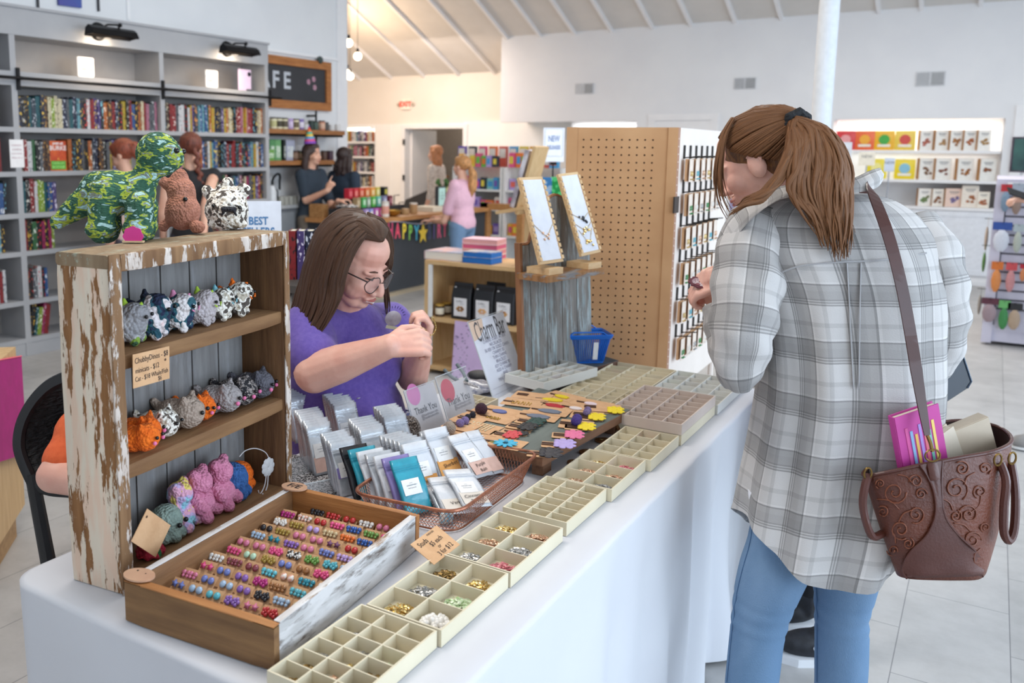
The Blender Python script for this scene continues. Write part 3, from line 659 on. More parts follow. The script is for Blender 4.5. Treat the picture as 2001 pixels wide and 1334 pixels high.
def hand(g, w, d, up, side=1, L=.17, curl=.5, spread=.012, thumb=1.0, k=1.0, n=8, poses=None):
    """w wrist, d direction of fingers, up = back of hand, side=+1 thumb to the right of d"""
    d = V(d).normalized(); up = V(up); x = d.cross(up).normalized(); up = x.cross(d); x = x*side
    w = V(w); pl = .085*k
    for i in range(4):
        o = (1.5-i)*.019*k
        g.cap(w+x*(o*.6), w+d*(pl-abs(o)*.12)+x*o, .015*k, .0115*k, n)
    g.sph(w+d*.045*k, (.028*k, .028*k, .016*k), R=Matrix((x, d, up)).transposed(), n=n)
    LN = (.068, .078, .073, .056)
    for i in range(4):
        cu = curl if poses is None else poses[i]
        o = (1.5-i)*.019*k; p = w+d*pl+x*o+up*.003; a = cu*.75; ln = LN[i]*k; q = p; r = .0094*k
        for j, fr in enumerate((.45, .32, .25)):
            dd = d*cos(a)-up*sin(a)+x*((1.5-i)*spread*4*(1-cu*.6)); dd.normalize(); nx = q+dd*(ln*fr)
            g.cap(q, nx, r, r*.9, n); q = nx; r *= .9; a += cu*.95
    b = w+d*.02*k+x*.024*k-up*.004
    t1 = b+(x*.75+d*.75-up*.35*thumb).normalized()*.036*k; t2 = t1+(x*.25*(1-thumb*.5)+d*.85-up*.5*thumb).normalized()*.032*k; t3 = t2+(d*.8-x*.25*thumb-up*.5*thumb).normalized()*.024*k
    g.chain([b, t1, t2, t3], [.016*k, .0115*k, .0105*k, .0085*k], n)
def hair_mat(name, a, b): return M(name, a, .42, b, 26, (5, 5, .6), .35, 60, ramp=(.38, .62), bst=(6, 6, .7))
def hair_uv(name, a, b, mid=None):
    """streaks that run along the lock (v of the uv)"""
    m = M(name, a, .5, b, 4, (34, 1.2, 1), .35, 5, ramp=(.36, .66), coord='UV', bst=(60, 1.5, 1), spec=.3); return m
def lock(g, pts, r0, r1=None, n=6, flat=.55, rng=None):
    k = len(pts); rr = []
    for i in range(k):
        t = i/(k-1); rr.append(r0*(1-.12*t) if t < .6 else r0*(.93-(t-.6)*2.1) if r1 is None else r0+(r1-r0)*t)
    rr = [max(r, .0008) for r in rr]
    s = len(g.f); g.tube(pts, rr, n, flat=flat)
    u0 = (rng or random).random()*7
    for i in range(k-1):
        for j in range(n): g.uv[s+i*n+j] = [(u0+j/n, i/k), (u0+(j+1)/n, i/k), (u0+(j+1)/n, (i+1)/k), (u0+j/n, (i+1)/k)]
    for q in (0, 1):
        if s+(k-1)*n+q < len(g.f): g.uv[s+(k-1)*n+q] = [(u0, 0)]*n
def curve(pts, n=10):
    pts = [V(p) for p in pts]; out = []; m = len(pts)
    for i in range(m-1):
        p0, p1, p2, p3 = pts[max(i-1, 0)], pts[i], pts[i+1], pts[min(i+2, m-1)]
        for k in range(n):
            t = k/n; out.append(.5*((2*p1)+(p2-p0)*t+(2*p0-5*p1+4*p2-p3)*t*t+(3*p1-p0-3*p2+p3)*t**3))
    out.append(pts[-1]); return out
def simple_person(label, base, face, H=1.65, top='#2c3a4c', trouser='#6a5f55', hair='#33241f', hairstyle='long', arms=None, sleeve=.5, skinm=None, lean=0, group=None, shoes=True, k=1.0, topname='shirt', bottom='trousers', hx=0, headdir=None, shoulder=1.0, skirt=False):
    """standing person; base on floor, face = horizontal direction; arms = [(elbow, wrist, fingerdir), ...] world points for left(-1), right(+1)"""
    sm = skinm or skin; B = V(base); f = V((face[0], face[1], 0)).normalized(); r = f.cross(UP)
    t = thing('person', label, 'person', B, group=group)
    hh = H/7.4
    def W(x, y, z): return B+r*x*k+f*(y+lean*max(0, z-.9*H/1.65))*1+UP*z
    zs = H*.815; zh = H*.5
    body = G(); R = axes(headdir or f)
    hc = W(hx, .02, H-.125*H/1.65-.01); hs = H/1.65*.98
    headshape(body, hc, R, hs, 10, 1)
    body.cap(W(0, -.015, zs-.03), hc-UP*.07, .055, .05, 10)
    body.chain([W(0, 0, zs-.06), W(0, 0, zs-.03)], [.07, .06], 10)
    shr = .17*H/1.65*shoulder; topg = G(); slv = []
    for q in (-1, 1):
        s = W(q*shr, 0, zs-.035); a = arms.get(q) if arms else None
        if a is None: el = W(q*(shr+.05), -.02, zs-.33); wr = W(q*(shr+.05), .06, zs-.56); fd = -UP+f*.3
        else: el, wr, fd = V(a[0]), V(a[1]), V(a[2])
        body.chain([s, el, wr], [.047, .039, .026], 10)
        hand(body, wr, fd, (r*q if abs(V(fd).normalized().z) > .7 else UP), side=-q, curl=a[3] if a and len(a) > 3 and not hasattr(a[3], '__len__') else .6, poses=a[3] if a and len(a) > 3 and hasattr(a[3], '__len__') else None, n=7)
        e2 = s+(el-s)*min(1, sleeve*2)
        topg.chain([s, e2], [.066, .058], 10)
        if sleeve > .5: topg.cap(e2, el+(wr-el)*((sleeve-.5)*2), .056, .042, 10)
    topg.sph(W(0, 0, zs-.16), (.17*shoulder, .115, .2), R=axes(f), n=16); topg.cap(W(-shr*.8, 0, zs-.05), W(shr*.8, 0, zs-.05), .068, .068, 12)
    topg.sph(W(0, -.003, zs-.36), (.145, .115, .2), R=axes(f), n=16); topg.sph(W(0, -.01, zh+.04), (.168, .125, .13), R=axes(f), n=16)
    obj('body', blob(body, .0085, 2), sm, t)
    obj(topname, blob(topg, .013, 3), M('cloth_'+top.strip('#'), top, .85, None, 40, bump=.2, bscale=9) if isinstance(top, str) else top, t)
    lg = G()
    for q in (-1, 1): lg.chain([W(q*.085, 0, zh), W(q*.095, .01, .48*H/1.65), W(q*.1, -.01, .09)], [.098, .062, .046], 12)
    lg.sph(W(0, -.01, zh+.02), (.16, .12, .11), R=axes(f), n=16)
    obj(bottom, blob(lg, .013, 3), M('cloth_'+trouser.strip('#'), trouser, .85, None, 40, bump=.2, bscale=12), t)
    if shoes:
        for q in (-1, 1):
            sg_ = G(); sg_.sph(W(q*.1, .05, .045), (.048, .12, .045), R=axes(f), n=12); sg_.cap(W(q*.1, -.02, .07), W(q*.1, -.02, .1), .045, .045, 10)
            obj('shoe', sg_, M('shoe_dark', '#26262a', .6), t, smooth=True)
    face_bits(t, hc, R, hs, None, lipcol='#b56a60', brow=hair)
    hm = hair_mat('hair_'+hair.strip('#'), hair, '#%02x%02x%02x' % tuple(min(255, int(int(hair[i:i+2], 16)*1.45+6)) for i in (1, 3, 5)))
    hg = G()
    def Hh(x, y, z): return hc+R @ V((x*hs, y*hs, z*hs))
    hg.sph(Hh(0, -.02, .045), [a*hs for a in (.09, .104, .092)], R=R, n=16); hg.sph(Hh(0, .03, .085), [a*hs for a in (.07, .055, .04)], R=R, n=14)
    if hairstyle in ('long', 'wavy', 'bob'):
        ln = {'long': .40, 'wavy': .30, 'bob': .19}[hairstyle]
        for q in (-1, -.5, 0, .5, 1):
            x = q*.08; y = -.055+abs(q)*.05 if hairstyle != 'bob' else -.05+abs(q)*.045
            hg.chain([Hh(x, y, .03), Hh(x*1.15, y-.025, -.1), Hh(x*(1.25 if hairstyle == 'wavy' else 1.05), y-.03, -.1-ln*.6)], [.036, .04, .018], 10)
        if hairstyle == 'wavy':
            for i in range(10): a = random.uniform(-1, 1); hg.sph(Hh(a*.1, -.08+random.uniform(-.02, .02), -.06-random.random()*.2), .03, n=8)
    if hairstyle == 'pony':
        hg.sph(Hh(0, -.115, .0), .028, n=10); hg.chain([Hh(0, -.12, 0), Hh(.0, -.16, -.09), Hh(0, -.15, -.25), Hh(0, -.14, -.34)], [.026, .046, .05, .016], 12)
    if hairstyle == 'braid':
        for i in range(9): hg.sph(Hh(.02+.004*i+(.011 if i % 2 else -.011), -.105, -.03-i*.034), (.024, .022, .026), n=10)
    if hairstyle == 'bun': hg.sph(Hh(0, -.12, .03), .04, n=12); hg.chain([Hh(0, -.1, .02), Hh(.0, -.12, -.1)], [.05, .02], 10)
    obj('hair', blob(hg, .009, 1), hm, t)
    return t, hc, R, hs
# ================= cafe counter =================
ckw = wood('counter_oak', '#c08c55', '#a87243', 1, .45)
t = thing('counter', 'long charcoal cafe counter with an oak top', 'counter', (-5.45, 8.4, 0))
obj('front_panel', G().b2((-5.56, 7.1, 0.06), (-5.22, 9.6, .805)).b2((-5.9, 7.02, .06), (-5.22, 7.1, .805)), M('charcoal_panel', '#3b3e43', .6, '#35383d', 3), t)
obj('plinth', G().b2((-5.54, 7.06, 0), (-5.26, 9.58, .06)), M('oak_plinth', '#c6b295', .6), t)
obj('top', G().b2((-5.62, 7.1, .805), (-5.17, 9.62, .85)).b2((-5.9, 6.98, .805), (-5.17, 7.1, .85)), ckw, t)
obj('end_frame', G().b2((-5.3, 9.62, .0), (-5.2, 9.72, .9)).b2((-4.8, 9.62, 0), (-4.72, 9.72, .9)).b2((-5.3, 9.62, .82), (-4.72, 9.72, .9)), ckw, t)
CT = .8505
# people behind
b1 = D(607, 330, 9.2)
hatB = (b1.x, b1.y, 0); fdir = (XH*.85-FH*.5)
el = D(598, 392, 9.1); wr = D(640, 372, 8.95)
t1, hc, R, hs = simple_person('woman in a rainbow party hat pointing, in a navy tee behind the counter', hatB, fdir, 1.62, '#2c3947', '#6d655c', '#2e211e', 'long',
    arms={1: (el, wr, XH*.5+UP*.9, (.05, 1.5, 1.5, 1.5)), -1: (D(650, 408, 9.2), D(661, 392, 8.9), XH*.9+UP*.1)}, sleeve=.36)
g = G(); cols = ['#8a4fc0', '#e0568f', '#3fa6dc', '#f2c933', '#37b6a5', '#ef7c3a', '#d94646', '#6a4fc0']
tip = hc+UP*.31-XH*.03; bs = hc+UP*.115+(XH*-.02)
for i in range(8):
    a = bs+(tip-bs)*(i/8); b = bs+(tip-bs)*((i+1)/8); g.cyl(a, b, .066*(1-i/8.), .066*(1-(i+1)/8.)+.001, 14, mi=i)
obj('party_hat', g, [M('hat%d' % i, c, .5) for i, c in enumerate(cols)], t1)
b2 = D(672, 330, 9.7)
simple_person('dark-haired woman in a navy tee behind the counter, seen from behind', (b2.x, b2.y, 0), (XH*.55+FH*.6), 1.58, '#2f3d4e', '#43566e', '#2a1d1b', 'wavy', sleeve=.38, shoulder=1.05)
b3 = D(853, 330, 12.6)
simple_person('woman with shoulder-length auburn hair in a speckled blouse at the doorway', (b3.x, b3.y, 0), (-XH*.9+FH*.4), 1.62, M('speckled_blouse', '#ded2c8', .8, '#a99a90', 60, ramp=(.5, .56)), '#d9d2ca', '#8d5a36', 'bob', sleeve=.75, topname='blouse')
b4 = D(905, 350, 9.25)
tg, hc, R, hs = simple_person('girl with a long blonde ponytail in a pink tee and jeans leaning on the counter', (b4.x, b4.y, 0), (-XH*.75+FH*.55), 1.5, '#e6b9cc', '#6d8aab', '#94693f', 'pony', arms={-1: (D(868, 432, 9.3), D(845, 431, 9.55), -XH*.9+FH*.2), 1: (D(895, 425, 9.5), D(862, 424, 9.7), -XH*.9+FH*.3)}, sleeve=.35, bottom='jeans')
b5 = PX(246, 300, -5.55)
simple_person('redhead with a ponytail looking down, half hidden by the green plush dinosaur', (b5.x, b5.y, 0), (-XH*.9+FH*.2), 1.62, '#d9c3bb', '#4c4a55', '#6b3320', 'bun', sleeve=.3, topname='top', headdir=(-XH*.9+FH*.2-UP*.4))
b6 = PX(372, 300, -5.3)
simple_person('woman with an auburn braid in a black tank top browsing the bookcase', (b6.x, b6.y, 0), (-XH*.3+FH*.95), 1.68, '#232327', '#2f3340', '#55291c', 'braid', sleeve=.02, topname='tank_top', arms={1: (D(402, 400, 6.7), D(398, 460, 6.6), -UP)}, headdir=(-XH*.5+FH*.9))
# happy birthday banner
BN = [(762, 452, 'H', '#c8476a'), (776, 452, 'A', '#df4d66'), (789, 453, 'P', '#f0d23f'), (801, 455, 'P', '#85c354'), (813, 456, 'Y', '#45b4cf'), (826, 456, '*', '#f3cf3d'), (838, 455, 'B', '#34466e'), (847, 454, 'I', '#5b4a8c'), (857, 452, 'R', '#d34f78'), (868, 450, 'T', '#c8415f'), (880, 447, 'H', '#3f9b93'), (893, 446, 'D', '#7c5aa8'), (905, 445, 'A', '#df4d66'), (917, 444, 'Y', '#f0d23f')]
t = thing('birthday_banner', 'colourful happy birthday letter banner strung along the counter front', 'banner', (-5.2, 8.3, .8))
X0 = -5.155; pr = [PX(x, y-17, X0) for x, y, c, k in BN]
obj('ribbon', G().tube([(X0, p.y, p.z+.01) for p in pr], .012, 6, flat=.3), M('banner_ribbon', '#c7cbe0', .6), t)
for (x, y, ch, c) in BN:
    q = PX(x, y, X0); T = frame((X0+.003, q.y, q.z), (0, 1, 0), (0, 0, 1)); m = M('letter_'+c.strip('#'), c, .5)
    if ch == '*': g = G().prism([((.1 if i % 2 == 0 else .045)*sin(i*pi/5), (.12 if i % 2 == 0 else .05)*cos(i*pi/5)) for i in range(10)], 0, .004, T); nm = 'star'
    else: g = G().text(ch, T @ Matrix.Diagonal((.72, 1.15, 1, 1)), .19, bold=.006, thick=.004); nm = 'letter'
    obj(nm, g, m, t)
# boxes on the counter: two rows of coloured tea boxes on a riser, tins, tablet, cups, bowl
t = thing('box_riser', 'black two-step riser for coloured tea boxes on the counter', 'display riser', (-5.48, 7.7, CT))
obj('step', G().b2((-5.6, 7.3, CT), (-5.42, 8.1, CT+.10)), M('riser_black', '#2a2a2e', .5), t)
obj('upper_step', G().b2((-5.6, 7.3, CT+.101), (-5.52, 8.0, CT+.19)), MATS['riser_black'], t)
def small_box(name, label, c, s, col, group, cat='box', accent=None, rz=0):
    t = thing(name, label, cat, c, group=group, rz=rz)
    g = G().box((0, 0, s[2]/2), s); o = obj('carton', g, M('box_'+col.strip('#'), col, .5), t, local=True)
    g = G().box((s[0]/2+.0008, 0, s[2]*.5), (.0015, s[1]*.7, s[2]*.5)); obj('label_panel', g, M('box_'+(accent or '#efe9df').strip('#'), accent or '#efe9df', .6), t, local=True)
    return t
for i, (x, c, a) in enumerate(((681, '#c22a3e', '#e26a70'), (692, '#d1323f', '#ef8a80'), (703, '#e0543f', '#f2a08a'), (714, '#ea7440', '#f6c39a'), (725, '#f0a44c', '#f8dba0'), (735, '#d7c95a', '#f1ecb0'), (750, '#23282e', '#c9c04c'))):
    q = PX(x, 372, -5.56); small_box('tea_box', ['crimson', 'red', 'vermilion', 'orange', 'amber', 'yellow', 'black'][i]+' tea box in the upper row on the counter riser', (-5.56, q.y, CT+.191), (.06, .066, .105), c, 'tea boxes in the upper row', accent=a)
for i, (x, c, a, n) in enumerate(((697, '#a58f6a', '#c9b894', 'tan'), (708, '#4fb35a', '#bfe3bf', 'green'), (717, '#8ba48c', '#cfe0cc', 'sage'), (727, '#59bd4a', '#c9ecc0', 'bright green'), (737, '#74c9b4', '#d6f0e6', 'mint'), (749, '#8f94b8', '#cfd2e6', 'lavender grey'), (760, '#7a2c3c', '#b9808a', 'maroon'))):
    q = PX(x, 392, -5.46); small_box('tea_box', n+' tea box in the lower row on the counter riser', (-5.46, q.y, CT+.101), (.055, .06, .105), c, 'tea boxes in the lower row', accent=a)
for i, (x, c, n) in enumerate(((713, '#b8a2dd', 'lilac'), (722, '#8f9fe0', 'periwinkle'), (732, '#c873c9', 'orchid'), (741, '#d2559f', 'pink'))):
    q = PX(x, 412, -5.37); small_box('tea_box', n+' small tea box at the front foot of the counter riser', (-5.37, q.y, CT), (.06, .05, .09), c, 'small tea boxes before the riser')
q = P(627, 432, CT); t = thing('wicker_box', 'woven wicker box with a black tray at the near end of the counter', 'basket', (-5.62, 7.1, CT))
obj('basket_body', G().b2((-5.85, 6.99, CT), (-5.68, 7.09, CT+.14)), M('wicker', '#b98a56', .8, '#8a5e34', 60, (1, 1, 3), .4, 80), t)
obj('tray', G().b2((-5.6, 7.0, CT), (-5.36, 7.25, CT+.10)), MATS['riser_black'], t)
g = G()
for i in range(12): g.box((-5.5+random.uniform(-.09, .09), 7.17+random.uniform(-.1, .1), CT+.115+random.uniform(0, .02)), (.05, .03, .008), R=Matrix.Rotation(random.random()*3, 3, 'Z') @ Matrix.Rotation(.4, 3, 'X'))
obj('paper_packets', g, M('packet_white', '#e9e4de', .6), t)
q = PX(753, 420, -5.3); jar('tall_jar', 'tall white tub with a printed band on the counter', (-5.3, q.y, CT), .04, .16, '#e9e4dc', '#dcd6cb', None, '#d99b8a')
q = PX(769, 417, -5.28); t = thing('brass_bowl', 'small brass bowl on the oak counter', 'bowl', (-5.28, q.y, CT))
obj('bowl', G().lathe([(.03, 0), (.065, .02), (.085, .065), (.08, .065), (.06, .025), (0, .012)], (-5.28, q.y, CT), 20), M('brass', '#c39a4c', .35, metal=.9), t, smooth=True)
q = PX(776, 405, -5.5); t = thing('wire_stand', 'thin black wire card stand on the counter', 'stand', (-5.5, q.y, CT))
obj('wire', G().tube([(-5.5, q.y-.06, CT), (-5.5, q.y-.06, CT+.2), (-5.5, q.y+.04, CT+.2)], .006, 6).tube([(-5.46, q.y-.02, CT), (-5.46, q.y-.02, CT+.12), (-5.46, q.y+.07, CT+.12)], .006, 6), bl, t)
obj('foot', G().b2((-5.54, q.y-.09, CT), (-5.44, q.y+.09, CT+.006)), bl, t)
for i, (x, h, lid) in enumerate(((792, .07, None), (808, .115, '#f2efe9'))):
    q = PX(x, 410, -5.35); jar('kraft_cup', ['short open kraft cup beside the wire stand', 'kraft cup with a white lid on the counter'][i], (-5.35, q.y, CT), .045, h, '#b99468', lid, None, None, cat='cup')
q = PX(838, 405, -5.45)
t = thing('pastry_box', 'flat cream paper box on the counter before the tablet', 'box', (-5.45, q.y, CT)); obj('carton', G().b2((-5.6, q.y-.15, CT), (-5.3, q.y+.15, CT+.05)), M('cream_card', '#ece3cf', .7), t)
q = PX(862, 395, -5.5); t = thing('till_screen', 'upright till screen with a pale green display on the counter', 'screen', (-5.5, q.y, CT))
obj('housing', G().b2((-5.53, q.y-.09, CT), (-5.5, q.y+.1, CT+.27)), M('screen_black', '#33383c', .4), t)
obj('display', G().b2((-5.5, q.y-.055, CT+.04), (-5.498, q.y+.09, CT+.25)), M('screen_green', '#a9ccc6', .3, emit=.4), t)
for i, s in enumerate(('WE', 'ACCEPT', 'CARDS')): obj('lettering', G().text(s, frame((-5.4975, q.y+.017, CT+.19-i*.035), (0, 1, 0), (0, 0, 1)), .03), dk, t)
q = PX(879, 370, -5.6); c = V((-5.6, q.y, CT))
t = thing('flower_bouquet', 'bouquet of yellow, red and orange flowers behind the till screen', 'flowers', c)
obj('vase', G().lathe([(.04, 0), (.06, .05), (.045, .14), (.05, .17)], c, 14), M('vase_red', '#b02a44', .3), t, smooth=True)
g = G()
for i in range(26): a = random.random()*6.28; r = .03+random.random()*.13; p = c+V((r*cos(a), r*sin(a)*1.3, .2+random.random()*.13)); g.sph(p, (.03, .012, .05), R=Matrix.Rotation(a, 3, 'Z') @ Matrix.Rotation(random.random(), 3, 'X'), n=6)
obj('leaves', g, M('leaf_green', '#4a7a36', .7, '#2f5524', 20), t, smooth=True)
for i, (dy, dz, col) in enumerate(((-.13, .26, '#e3d64c'), (-.05, .28, '#d6402e'), (-.02, .2, '#f0b01e'), (.13, .3, '#f2c62c'), (.2, .28, '#e9e4a0'), (.1, .24, '#ee8f1e'), (-.17, .21, '#dfe29a'))):
    p = c+V((.08, dy, dz)); g = G()
    for k in range(8): a = k*pi/4; g.sph(p+V((0, .03*cos(a), .03*sin(a))), (.012, .02, .02), n=6)
    g.sph(p+V((.01, 0, 0)), .016, n=6); obj('flower_head', g, M('petal_'+col.strip('#'), col, .6), t, smooth=True)
# ================= far white shelves with books behind the counter =================
t = thing('white_bookcase', 'white recessed bookcase beside the cream wall with bright books', 'bookcase', (-9.9, WW, 0))
g = G(); g.b2((-10.6, WW+.26, 0), (-9.5, WW+.28, 2.0)); obj('back_panel', g, trim_m, t)
for x in (-10.6, -9.56): obj('side_panel', G().b2((x, WW+.0, 0), (x+.045, WW+.26, 1.945)), trim_m, t)
shz = [1.69, 1.42, 1.135, .86, .55]
for z in shz: obj('shelf', G().b2((-10.55, WW, z-.035), (-9.56, WW+.26, z)), trim_m, t)
WSQ = ['cream lime lime yellow orange white white aqua purple grey white purple red cream white orange', 'yellow cream red red cream green pink pink grey pink black red orange green slate black', 'white black orange red black white yellow orange navy white purple grey white slate brown red', 'lime yellow red cream yellow yellow slate grey black white navy cream grey brown orange white', 'white aqua orange black white blue grey lime yellow black white slate red cream navy teal']
g = G(); wmats = []; widx = {}
for r, s in enumerate(WSQ):
    rng = random.Random(50+r); x = -9.6
    for i, c in enumerate(reversed(s.split())):
        if i > 14: break
        th = rng.uniform(.035, .055); x -= th+.0012
        if c not in widx: widx[c] = len(wmats); wmats.append(spine(c, 0))
        g.b2((x, WW+.03, shz[r]+.0005), (x+th, WW+.18, shz[r]+rng.uniform(.17, .205)), mi=widx[c])
obj('books', g, wmats, label='rows of small bright books filling the white bookcase beside the doorway', cat='books', kind='stuff')
# furniture seen through the doorway
q = P(812, 470, .45)
t = thing('side_table', 'wood-topped black side table beyond the doorway', 'table', (-9.0, 14.2, 0))
obj('table_top', G().b2((-9.45, 14.0, 1.03), (-8.62, 14.4, 1.07)), ckw, t)
for x in (-9.4, -8.67): obj('leg', G().b2((x, 14.02, 0), (x+.04, 14.06, 1.03)), bl, t)
t = thing('black_bag', 'black slouched bag on the floor by the doorway', 'bag', (-8.4, 12.9, 0))
g = G(); T = Matrix.Translation((-8.3, 12.85, 0)); g.loft([[V((-8.3+a*s, 12.85+b*s2, z+a*.35*zz)) for a, b in ((-.28, -.1), (.28, -.1), (.28, .1), (-.28, .1))] for z, s, s2, zz in ((0, 1, 1, 0), (.5, 1, 1, .3), (.78, .9, .4, 1))]); obj('bag_body', g, M('bag_black', '#1d1e22', .6), t)
t = thing('stool', 'white rounded stool seen through the doorway', 'stool', (-9.1, 13.9, 0))
obj('seat', G().lathe([(.17, .5), (.19, .56), (.19, .85), (.15, .9), (0, .9)], (-9.1, 13.85, 0), 20), trim_m, t, smooth=True)
for a in (.8, 2.4, 3.9, 5.5): obj('leg', G().cyl((-9.1+.2*cos(a), 13.85+.2*sin(a), 0), (-9.1+.12*cos(a), 13.85+.12*sin(a), .5), .014, n=8), bl, t)
# ================= back-right: snack niche and cabinets =================
t = thing('snack_shelving', 'white recessed snack shelving with cupboards below in the back wall', 'shelving', (-.85, BW, 0))
obj('back_panel', G().b2((-1.747, BW+.42, .0), (.05, BW+.44, 1.96)), trim_m, t)
for x in (-1.747, .03): obj('side_panel', G().b2((x, BW+.15, .06), (x+.02, BW+.42, 1.955)), trim_m, t)
obj('top_panel', G().b2((-1.747, BW+.15, 1.955), (.05, BW+.42, 1.975)), trim_m, t)
NSZ = [1.585, 1.235]
for z in NSZ: obj('shelf', G().b2((-1.73, BW+.0, z-.035), (.033, BW+.42, z)), trim_m, t)
obj('counter_board', G().b2((-1.75, BW-.02, .88), (.055, BW+.42, .915)), trim_m, t)
obj('cabinet_body', G().b2((-1.73, BW+.01, .05), (.035, BW+.4, .88)), trim_m, t)
cp = M('cupboard_white', '#e9edf4', .5)
for i, (a, b) in enumerate(((-1.72, -1.14), (-1.135, -.555), (-.55, .03))):
    d_ = obj('door', G().b2((a, BW-.012, .12), (b, BW+.01, .87)), cp, t)
    obj('door_frame', G().b2((a, BW-.02, .12), (a+.06, BW-.012, .87)).b2((b-.06, BW-.02, .12), (b, BW-.012, .87)).b2((a+.06, BW-.02, .81), (b-.06, BW-.012, .87)).b2((a+.06, BW-.02, .12), (b-.06, BW-.012, .18)), cp, d_)
    x = b-.03 if i == 1 else a+.03; obj('knob', G().sph((x, BW-.03, .76), .014, n=10), bl, d_, smooth=True)
obj('toe_kick', G().b2((-1.74, BW+.02, 0), (.04, BW+.1, .1)), M('toe_kick', '#cfd6df', .6), t)
l = area('shelf_strip_light', (-.85, BW+.22, 1.945), 1.6, 7, (1, .97, .88), (0, .1, -1), .05)
l = area('shelf_strip_light', (-.85, BW+.3, 1.545), 1.6, 1.6, (1, .97, .9), (0, .1, -1), .05)
def snack(label, x, z, w, h, cols, accent, logo, group):
    t = thing('snack_bag', label, 'snack bag', (x, BW+.09, z), group=group)
    g = G(); rings = []
    for k, (zz, th, ww) in enumerate(((0, .055, .96), (.02, .06, 1), (h*.5, .05, 1), (h*.86, .02, .98), (h*.93, .004, .97), (h, .004, 1))):
        rings.append([V((x+a*ww*w/2, BW+.09+b*th/2, z+zz)) for a, b in ((-1, -.6), (-.6, -1), (.6, -1), (1, -.6), (1, .6), (.6, 1), (-.6, 1), (-1, .6))])
    g.loft(rings); obj('pouch', g, M('pouch_'+cols.strip('#'), cols, .4, None, 30), t, smooth=True)
    T = frame((x, BW+.09-.032, z+h*.5), (1, 0, 0), (0, 0, 1))
    obj('emblem', G().fan((0, .01), w*.27, 12, T, th=.003), M('pouch_'+accent.strip('#'), accent, .5), t)
    obj('logo_panel', G().box((0, -h*.27, .002), (w*.62, h*.13, .004), T), M('logo_white', '#f6f1e4', .5), t)
    return t
def cookie_box(label, x, z, w, h, front, pic, group, y=BW+.1, depth=.085, rz=.42, cat='box'):
    t = thing('cookie_box', label, cat, (x, y, z), rz=rz, group=group)
    obj('carton', G().box((0, 0, h/2), (w, depth, h)), M('kraft_side', '#b98a5a', .7, '#a87846', 12), t, local=True)
    obj('front_panel', G().box((0, -depth/2-.001, h/2), (w, .002, h)), M('boxfront_'+front.strip('#'), front, .5), t, local=True)
    rg = random.Random(int(x*977)+int(z*50)); g = G()
    for k in range(7): g.sph((rg.uniform(-.25, .25)*w, -depth/2-.003, h*rg.uniform(.25, .55)), (.02, .003, .016), n=6)
    obj('picture', g, M('boxpic_'+pic.strip('#'), pic, .6, '#6a3e22', 60), t, local=True, smooth=True)
    obj('lettering', G().box((0, -depth/2-.0025, h*.82), (w*.6, .001, h*.035)).box((0, -depth/2-.0025, h*.74), (w*.45, .001, h*.025)), dk, t, local=True)
    return t
for x0, x1, c, a, n in ((1636, 1668, '#d8343c', '#f2a8a8', 'red'), (1673, 1706, '#ef6a34', '#f6b13c', 'orange'), (1711, 1744, '#f3b81e', '#49b04a', 'golden yellow'), (1752, 1784, '#f0d052', '#d9544a', 'pale yellow')):
    a0 = PY((x0+x1)/2, 285, BW+.09); snack(n+' snack pouch on the upper snack shelf', a0.x, NSZ[0]+.0008, .225, .235, c, a, n, 'snack pouches on the upper shelf')
for x0, x1, c, a, n in ((1700, 1726, '#efdc2c', '#f6ee9a', 'lemon, partly hidden'), (1752, 1784, '#f2d81a', '#8fc7dd', 'bright yellow')):
    a0 = PY((x0+x1)/2, 330, BW+.09); snack(n+' snack pouch on the middle snack shelf', a0.x, NSZ[1]+.0008, .225, .24, c, a, n, 'snack pouches on the middle shelf')
for i, (x, p_) in enumerate(((1807, '#d97a68'), (1837, '#d9b07a'), (1866, '#c98a4a'), (1893, '#d5763a'), (1920, '#c59a4a'))):
    a0 = PY(x, 280, BW+.1); cookie_box(ordw(i)+' cookie box from the left, upper snack shelf', a0.x, NSZ[0]+.0008, .14, .24, '#f4f1ea', p_, 'cookie boxes on the upper snack shelf')
for i, (x, p_) in enumerate(((1808, '#8a6a4e'), (1840, '#8a4a3a'), (1883, '#c07a34'), (1927, '#9a5a34'))):
    a0 = PY(x, 335, BW+.1); cookie_box(ordw(i)+' cookie box from the left, middle snack shelf', a0.x, NSZ[1]+.0008, .17, .255, '#f1eee7', p_, 'cookie boxes on the middle snack shelf')
for i, (x, h, w_, f_, p_) in enumerate(((1804, .21, .14, '#f3efe8', '#5f9a5a'), (1830, .21, .12, '#f1ece2', '#9a6a4a'), (1861, .22, .18, '#eccfbf', '#7a7fc0'), (1894, .26, .17, '#efe5d8', '#c0703a'), (1921, .19, .12, '#f2eadb', '#c87850'))):
    a0 = PY(x, 390, BW+.08); cookie_box(ordw(i)+' box from the left on the counter board under the shelves', a0.x, .9165, w_, h, f_, p_, 'boxes on the board under the snack shelves', y=BW+.12, rz=.3 if i < 3 else .1)
